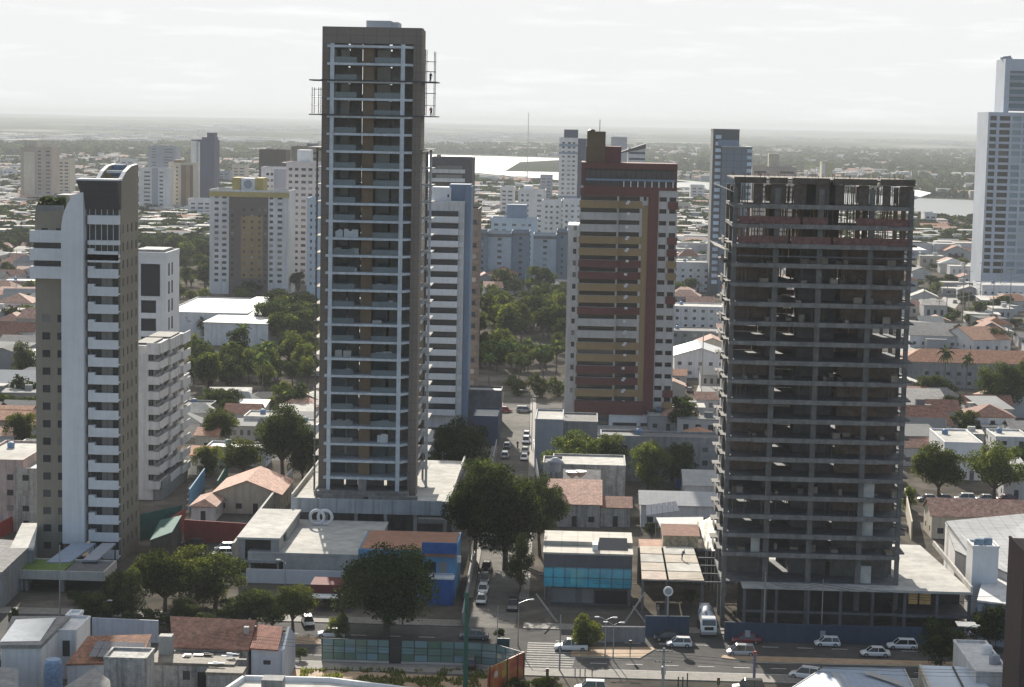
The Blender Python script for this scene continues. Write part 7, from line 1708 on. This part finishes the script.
for i in range(5200):
    px, py = r.uniform(300, 560), r.uniform(670, 688)
    if px > 490 and py < 684: continue
    if mnoise.noise((px*.05, py*.14, 2)) < -.05: continue
    g = P(px, py); hgt = r.uniform(.2, .6)*(1.7 if px > 515 else 1); a = r.random()*6.3; u = Vector((math.cos(a), math.sin(a), 0))*r.uniform(.08, .22); ln = Vector((r.uniform(-.2, .2), r.uniform(-.2, .2), hgt))
    b.quad(g-u, g+u, g+u*.3+ln, g-u*.3+ln)
tag(b.build('rough_grass', leafB), 'tufts of rough grass behind the glass fence', kind='stuff')
T(545, 691, 34, 675, 'ball', 'clipped yellow green bush by the crossing at the bottom edge', name='bush', cat='bush')
T(520, 690, 26, 677, 'M3', 'ragged bush at the foot of the orange hoarding', name='bush', cat='bush')
for px, py, w_, tp, lb in ((228,612,22,596,'dark shrub left on the verge before the garage'),(330,606,28,590,'shrub under the white garage wall'),(75,604,26,588,'dark shrub before the entrance canopy'),(14,634,14,604,'light green shrub at the corner of the lower left house'),(300,660,22,648,'low shrub by the sandy verge left of the glass fence'),(170,634,30,612,'dark shrub under the broad bright topped tree'),(130,634,30,608,'dark shrub beneath the dark canopy tree'),(205,634,30,610,'dark shrub under the broad green tree'),(500,640,14,630,'small shrub at the street corner kerb') ): T(px, py, w_, tp, 'M4', lb, name='shrub', cat='shrub')
for k_, (px, py, w_, tp) in enumerate(((110,622,40,588),(150,632,36,606),(185,628,40,598),(232,630,40,600),(272,632,40,604))): T(px, py, w_, tp, ['A2','M4','A2','M4','M1'][k_], ['dark tree right of the entrance canopy','dark low bush mass behind the long bluish wall','dark tree in the shade behind the brick tiled house','dark bushy tree behind the tiled roof wing','bushy tree at the kerb right of the tiled house'][k_])
for px, py in ((652,540),(576,603),(690,607)): T(px, py, 20, py-18, 'M1', {652:'green shrub on the slab site by the office roof',576:'dark shrub before the teal office',690:'dark shrub by the skeleton corner'}[px], name='shrub', cat='shrub')

# ------------------------------------------------------------------ poles, lamps, signals, wires
def utility_pole(px, py, topy, label, arms=(.4, 1.8), Y=None, r0=.17, yaw=0, trans=True, group=None):
    if Y is None: g = P(px, py, 0)
    else: q = Q(px, topy, Y); g = Vector((q.x, Y, 0))
    zt = Q(px, topy, g.y).z; t = thing('utility_pole', label, 'utility pole', tuple(g), R_(yaw), group)
    b = MB(); b.tube((0, 0, 0), (0, 0, zt), r0, r0*.62, 8); b.build('pole', polem, t, local=True)
    for a in arms:
        b = MB(); b.box(-1.15, 1.15, -.16, -.04, zt-a-.06, zt-a+.06); arm = b.build('crossarm', wood if False else darkmet, t, local=True)
        b = MB()
        for x in (-1.05, -.5, .5, 1.05): b.lathe([(.05, zt-a+.061), (.09, zt-a+.12), (.05, zt-a+.25)], x, -.1, 6)
        b.build('insulators', greyT, arm, local=True)
    if trans: b = MB(); b.lathe([(.3, zt-3.4), (.33, zt-2.4), (.2, zt-2.3)], 0, -.5, 10); b.build('transformer', steel, t, local=True)
    return t, zt
def street_lamp(px, py, topy, label, arm=1.8, yaw=0, double=False, m=steel, group=None):
    g = P(px, py, 0); zt = Q(px, topy, g.y).z; t = thing('street_lamp', label, 'street lamp', tuple(g), R_(yaw), group)
    b = MB(); b.tube((0, 0, 0), (0, 0, zt-.5), .1, .06, 8)
    for s in ((-1, 1) if double else (1,)):
        p = Vector((0, 0, zt-.5))
        for k in range(4): a = (k+1)/4; q = Vector((s*arm*a, 0, zt-.5+.5*math.sin(a*1.4))); b.tube(p, q, .05, n=6); p = q
    b.build('post', m, t, local=True)
    for s in ((-1, 1) if double else (1,)):
        h = MB(); h.box(s*arm-.1 if s > 0 else s*arm-.55, s*arm+.55 if s > 0 else s*arm+.1, -.14, .14, zt-.1, zt+.05); h.build('lamp_head', whiteclean, t, local=True)
    return t
def signal(px, py, topy, label):
    g = P(px, py, 0); zt = Q(px, topy, g.y).z; t = thing('traffic_light', label, 'traffic light', tuple(g)); b = MB(); b.tube((0, 0, 0), (0, 0, zt), .07, n=7); b.build('post', darkmet, t, local=True)
    b = MB(); b.box(-.2, .2, -.35, -.08, zt-1.0, zt); hd = b.build('signal_head', darkmet, t, local=True)
    for k, m in enumerate((lampr, mat('amber_lens', (.3,.18,.02), var=0), mat('green_lens', (.02,.2,.06), var=0))): b = MB(); b.tube((0, -.35, zt-.17-k*.31), (0, -.38, zt-.17-k*.31), .11, n=10); b.build('lens', m, hd, local=True)
utility_pole(664, 0, 648, 'big concrete utility pole with two crossarms at the bottom of the avenue', Y=256, r0=.26)
utility_pole(442, 492, 452, 'pole with transformer behind the podium of the brown tower')
p1, z1p = utility_pole(470, 560, 520, 'utility pole under the big dark street trees', trans=False)
p2, z2p = utility_pole(545, 600, 573, 'short utility pole at the corner of the teal office', trans=False, arms=(.4,))
utility_pole(763.5, 636, 572, 'slim pole with white painted foot before the long blue hoarding', arms=(), trans=False, r0=.14)
utility_pole(821, 641, 579, 'slim pole before the middle of the skeleton podium', arms=(), trans=False, r0=.1)
utility_pole(650, 668, 612, 'thin dark pole on the sandy median, right end', arms=(), trans=False, r0=.09) if False else None
utility_pole(497, 648, 606, 'thin dark pole at the mouth of the narrow street', arms=(), trans=False, r0=.08)
utility_pole(559.5, 671, 615, 'thin dark pole beside the crossing with a pale cap', arms=(), trans=False, r0=.13)
utility_pole(60, 622, 545, 'thin dark pole in front of the entrance canopy', arms=(), trans=False, r0=.14)
street_lamp(518, 646, 600, 'curved street lamp on the corner by the cone shaped tree', yaw=20)
street_lamp(531.5, 450, 390, 'tall curved street lamp halfway up the street', yaw=180, arm=2.6)
street_lamp(605, 658, 617, 'double headed lamp on the sandy median, left of two', double=True, arm=1.1)
street_lamp(613, 660, 622, 'double headed lamp on the sandy median, right of two', double=True, arm=1.0)
street_lamp(963, 668, 625, 'lamp with long white head by the dark street tree', yaw=0, arm=1.6, m=mat('green_lamp_post', (.16,.25,.23), var=.1))
street_lamp(285, 600, 560, 'lamp with white head rising before the white garage wall', yaw=170, arm=1.0)
street_lamp(102, 632, 600, 'pale lamp in the shade below the dark canopy tree', arm=1.0)
street_lamp(409, 664, 605, 'thin street lamp behind the glass fence gate', arm=1.2, yaw=180) if False else None
signal(547, 690, 668, 'small traffic light by the crossing bars, near side'); signal(718, 694, 677, 'traffic light at the bottom edge right of the utility pole'); signal(630, 658, 640, 'traffic light on the right end of the sandy median')
g = P(667, 636, 0); t = thing('round_sign', 'round pale sign disc on a grey pole before the slab site', 'sign', tuple(g)); b = MB(); b.tube((0, 0, 0), (0, 0, 6.4), .16, .12, 8); b.build('pole', steel, t, local=True); b = MB(); b.tube((0, -.12, 7.0), (0, .12, 7.0), .75, n=20); b.tube((0, -.14, 7.0), (0, -.121, 7.0), .5, n=18, m=1); b.build('disc', [whiteclean, greyw], t, local=True)
g = P(465, 700, 0); b = MB(); b.tube((g.x, g.y, 0), (g.x, g.y, Q(463, 592, g.y).z), .33, .28, 10); tag(b.build('steel_column', mat('dark_green_paint', (.02,.1,.075), rough=.5, var=.15)), 'thick dark green steel column standing behind the glass fence', 'column')
g = P(754, 681, 0); b = MB(); b.tube((g.x, g.y, 0), (g.x, g.y, 3.9), .2, n=8); b.tube((g.x, g.y, 3.9), (g.x, g.y, 4.3), .24, n=8, m=1); tag(b.build('marker_post', [mat('mauve_post_paint', (.2,.18,.24)), mat('red_cap', (.4,.08,.04))]), 'mauve marker post with red cap on the near kerb', 'post')
g = P(503, 660, 0); b = MB(); b.box(g.x-.9, g.x+.9, g.y, g.y+.35, .9, 3.2); b.tube((g.x, g.y+.17, 0), (g.x, g.y+.17, .9), .15, n=7); tag(b.build('panel_sign', [mat('dark_teal_panel', (.02,.05,.06), rough=.3)]), 'dark upright advertising panel on the corner island', 'sign')
for i, px in enumerate((678, 682.5, 687)): g = P(px, 692, 0); b = MB(); b.tube((g.x, g.y, 0), (g.x, g.y, 2.2+.5*(i == 2)), .09, n=6); tag(b.build('bollard', darkmet), 'dark post in the row at the bottom of the avenue', 'post', 'dark posts by the utility pole')
for i, px in enumerate((575, 580, 585, 592)): g = P(px, 677, 0); b = MB(); b.tube((g.x, g.y, 0), (g.x, g.y, 1.3), .07, n=6); tag(b.build('bollard', darkmet), 'dark bollard beside the crossing under the clipped tree', 'bollard', 'bollards beside the crossing')
for (a, c, lb) in (((645,592),(624,618),'long pale stay leaning left before the teal office'),((633,606),(647,642),'long pale stay leaning right before the teal office'),((536,594),(557,634),'leaning concrete pole at the office corner')):
    q0 = Q(*a, 309); q1 = Q(*c, 307.5); b = MB(); b.tube(q0, (q1.x, q1.y, 0.0), .13, .17, 7); tag(b.build('leaning_pole', polem), lb, 'pole')
for px, py, tp in ((923,318,272),(946,322,283),(962,326,262),(968,318,270),(1008,345,268),(992,330,280),(938,330,300),(980,304,262),(1000,300,258)): utility_pole(px, py, tp, 'thin utility pole along the avenue at the right', trans=False, r0=.22, group='utility poles along the far avenue', arms=(.5,))
for px, py, tp in ((701.5,398,332),(562,452,400),(525,300,274),(98,205,148),(17,300,250),(205,330,310)): utility_pole(px, py, tp, {701.5:'tall pole in front of the pale hangar',562:'thin pole by the corner building terrace',525:'thin pole before the blue grey slab row',98:'thin mast far behind the beige tower crown',17:'thin pole among the far roofs at the left edge',205:'thin pole before the left white warehouse'}[px], arms=(), trans=False, r0=.2)
def wire(p, q, sag, label, r_=.035):
    b = MB(); n = 12; prev = None
    for k in range(n+1):
        f = k/n; v = Vector(p).lerp(Vector(q), f)+Vector((0, 0, -sag*4*f*(1-f)))
        if prev is not None: b.tube(prev, v, r_, n=4, caps=False)
        prev = v
    tag(b.build('wire', mat('black_cable', (.06,.06,.06), var=0)), label, 'wire', 'overhead wires')
pa, pb_ = p1.location, p2.location
for k, dx in enumerate((-1, -.4, .4, 1)): wire((pa.x+dx, pa.y, z1p-.3), (pb_.x+dx, pb_.y, z2p-.3), 1.2+.2*k, 'sagging wire from the street tree pole to the teal office corner', .05)
w0, w1, w2 = p2.location+Vector((0, 0, z2p-.3)), Q(763, 574, P(763.5, 636).y), Q(821, 581, P(821, 641).y); w3 = Q(1000, 596, 303)
for k in range(3):
    dz = Vector((0, .3*k, -.45*k))
    for u, v, lb in ((w0, w1, 'wire from the teal office corner to the slim pole before the hoarding'), (w1, w2, 'wire between the two slim poles before the podium'), (w2, w3, 'wire from the podium pole to the right edge')): wire(u+dz, v+dz, .9, lb, .028)
q = Q(664, 653, 256)
for k, z in enumerate((0, -.4, -.9)): wire((q.x-60, 258, q.z+z+.6), (q.x, 256, q.z+z), 1.0, 'overhead wire crossing low over the bottom of the avenue, left span', .022); wire((q.x, 256, q.z+z), (q.x+60, 254, q.z+z+.3), 1.0, 'overhead wire crossing low over the bottom of the avenue, right span', .022)
for k in range(3):
    a, c = Q(1008, 272+k*5, P(1008, 345).y), Q(946, 290+k*4, P(946, 322).y); wire(a, c, 1.5, 'overhead wire along the far avenue at the right', .06)
    a2 = Q(1040, 262+k*6, P(1008, 345).y-60); wire(a, a2, .5, 'overhead wire along the far avenue at the right', .05)

# ------------------------------------------------------------------ people, a motorcycle and loose site things
skinm = mat('skin_tone', (.24,.14,.09), var=.05)
def person(loc, label, shirt, pants, rz=0, lean=0.0):
    """one continuous skinned body, clothes as child shells, about 1.72 m tall"""
    J = dict(pel=(0,0,.95), chest=(lean*.25,0,1.3), neck=(lean*.34,0,1.47), head=(lean*.4,0,1.63), hl=(0,.1,.9), kl=(.08,.12,.5), fl=(-.02,.13,.07), tl=(.14,.14,.03), hr=(0,-.1,.9), kr=(-.02,-.12,.5), fr=(-.12,-.13,.07), tr=(.05,-.14,.03),
             sl=(lean*.3,.19,1.4), el=(.08+lean*.3,.26,1.13), wl=(.24+lean*.4,.22,.95), sr=(lean*.3,-.19,1.4), er=(.02+lean*.3,-.27,1.12), wr=(.16+lean*.4,-.25,.9))
    names = list(J); E = [('pel','chest'),('chest','neck'),('neck','head'),('pel','hl'),('hl','kl'),('kl','fl'),('fl','tl'),('pel','hr'),('hr','kr'),('kr','fr'),('fr','tr'),('chest','sl'),('sl','el'),('el','wl'),('chest','sr'),('sr','er'),('er','wr')]
    Rr = dict(pel=.15, chest=.16, neck=.06, head=.11, hl=.1, kl=.07, fl=.05, tl=.045, hr=.1, kr=.07, fr=.05, tr=.045, sl=.07, el=.05, wl=.04, sr=.07, er=.05, wr=.04)
    me = bpy.data.meshes.new('body'); me.from_pydata([J[n] for n in names], [(names.index(a), names.index(c)) for a, c in E], [])
    o = bpy.data.objects.new('person', me); col.objects.link(o); me.materials.append(skinm)
    sk = o.modifiers.new('skin', 'SKIN'); 
    for i, n in enumerate(names): v = me.skin_vertices[0].data[i]; v.radius = (Rr[n], Rr[n]); v.use_root = (n == 'pel')
    ss = o.modifiers.new('sub', 'SUBSURF'); ss.levels = 1; ss.render_levels = 1
    o.location = loc; o.rotation_euler = (0, 0, rz); tag(o, label, 'person')
    b = MB(); b.lathe([(.17,.98),(.19,1.15),(.205,1.32),(.16,1.45)], lean*.2, 0, 10); b.tube(J['sl'], J['el'], .085, .07, 8); b.tube(J['sr'], J['er'], .085, .07, 8); b.build('shirt', shirt, o, local=True)
    b = MB(); b.lathe([(.15,.8),(.175,.9),(.175,1.0)], 0, 0, 10)
    for s in 'lr': b.tube(J['h'+s], J['k'+s], .115, .09, 8); b.tube(J['k'+s], J['f'+s], .09, .075, 8)
    b.build('trousers', pants, o, local=True)
    b = MB(); hx, hy, hz_ = J['head']; b.lathe([(.12, hz_+.0), (.125, hz_+.06), (.08, hz_+.12)], hx-.01, hy, 9); b.build('helmet', whiteclean, o, local=True)
    return o
jeans = mat('dark_work_trousers', (.04,.045,.06), var=.1); orange = mat('orange_work_shirt', (.5,.16,.04), var=.1); bluesh = mat('blue_work_shirt', (.08,.13,.25), var=.1)
p = P(682, 560, 6.55); person((p.x, p.y, 6.6), 'worker bending forward on the bare formwork slab', bluesh, jeans, .4, 1.0)
g = BT; z = g['Z'](80)-.05; person((g['x5']+1.4, g['Y0']+2.5, z), 'worker on the upper scaffold platform of the brown tower', jeans, jeans, 1.2, .3); person((g['x5']+1.6, g['Y0']+3, g['Z'](114.5)-.05), 'worker on the lower scaffold platform of the brown tower', orange, jeans, 2.2, .3)
p = P(658, 616, 0); person((p.x, p.y, .03), 'person in pale clothes standing behind the left blue hoarding', mat('pale_shirt', (.5,.4,.32)), mat('pale_trousers', (.4,.33,.28)), 2)
g = P(517.5, 448, .02); t = thing('motorcycle', 'small dark motorcycle riding up the street', 'motorcycle', (g.x, g.y, .02), R_(-90))
b = MB()
for x in (-.62, .62): b2 = MB(); b2.tube((x, -.05, .3), (x, .05, .3), .3, n=14); b2.build('wheel', black_rub, t, local=True)
b.box(-.5, .45, -.13, .13, .42, .72); b.box(-.6, .1, -.14, .14, .721, .84); b.build('frame', PAINT['red'], t, local=True); b = MB(); b.tube((.62, 0, .3), (.42, 0, 1.0), .04, n=6); b.tube((.42, -.35, 1.0), (.42, .35, 1.0), .03, n=6); b.build('handlebar', steel, t, local=True)
person((g.x, g.y+.1, .1), 'rider astride the small dark motorcycle in the street', mat('dark_red_shirt', (.2,.03,.03)), jeans, R_(-90), .4)
g = P(680, 488, 0); b = MB(); b.lathe([(1.0, 0), (1.1, 1.2), (1.1, 2.2), (.9, 2.4)], g.x, g.y, 14); tag(b.build('water_tank', blueb), 'bright blue round tank in the yard before the long grey building', 'water tank')
rj = random.Random(21); hv = [(i, px) for i in range(4, 14) for px in (343, 385)]
junkm = [mat('white_bags', (.6,.6,.58), var=.15), mat('pale_boards', (.45,.43,.38), var=.15)]
for i, bay, wd, hh in ((14,0,4.2,1.5),(13,0,4.6,1.3),(12,0,4.2,.7),(11,0,4.2,.8),(10,0,4.0,.7),(14,1,3.8,.7),(13,1,4.6,.8),(12,1,3.0,1.0),(11,1,3.0,1.1),(10,1,4.0,1.1),(7,1,4.2,1.2),(8,1,3.2,.7),(9,1,4,.8),(3,0,2.2,1.0),(3,1,2.4,1.2),(2,1,1.6,1.6),(6,0,2.0,1.0),(7,0,3.6,1.5)):
    z = BT['zb']+i*BT['pit']; cx = BT['X'](345 if bay == 0 else 384); b = MB(); 
    for k in range(7): x = cx+rj.uniform(-wd/2, wd/2)*.8; w2 = rj.uniform(.3, .7); hk = hh*rj.uniform(.4, 1); b.prism([(x-w2, BT['Y0']+.3), (x+w2, BT['Y0']+.3+rj.uniform(-.1,.1)), (x+w2*rj.uniform(.5, 1), BT['Y0']+1.3), (x-w2*rj.uniform(.5, 1), BT['Y0']+1.3)], z+.004+.001*k, z+hk)
    tag(b.build('material_pile', junkm[i % 2]), 'pale heap of building material on an open floor of the brown tower', 'material pile', 'material heaps on the brown tower floors')

# ------------------------------------------------------------------ haze
hm = bpy.data.materials.new('haze_air'); hm.use_nodes = True; _nt = hm.node_tree; _nt.nodes.remove(_nt.nodes['Principled BSDF'])
pv = _nt.nodes.new('ShaderNodeVolumePrincipled'); pv.inputs['Color'].default_value = (.6, .625, .66, 1); pv.inputs['Density'].default_value = HAZE_DENSITY; pv.inputs['Anisotropy'].default_value = .1
_nt.links.new(pv.outputs[0], _nt.nodes['Material Output'].inputs['Volume'])
b = MB(); b.box(-17000, 17000, -400, 35000, -6, 118)
tag(b.build('haze', hm), kind='stuff')
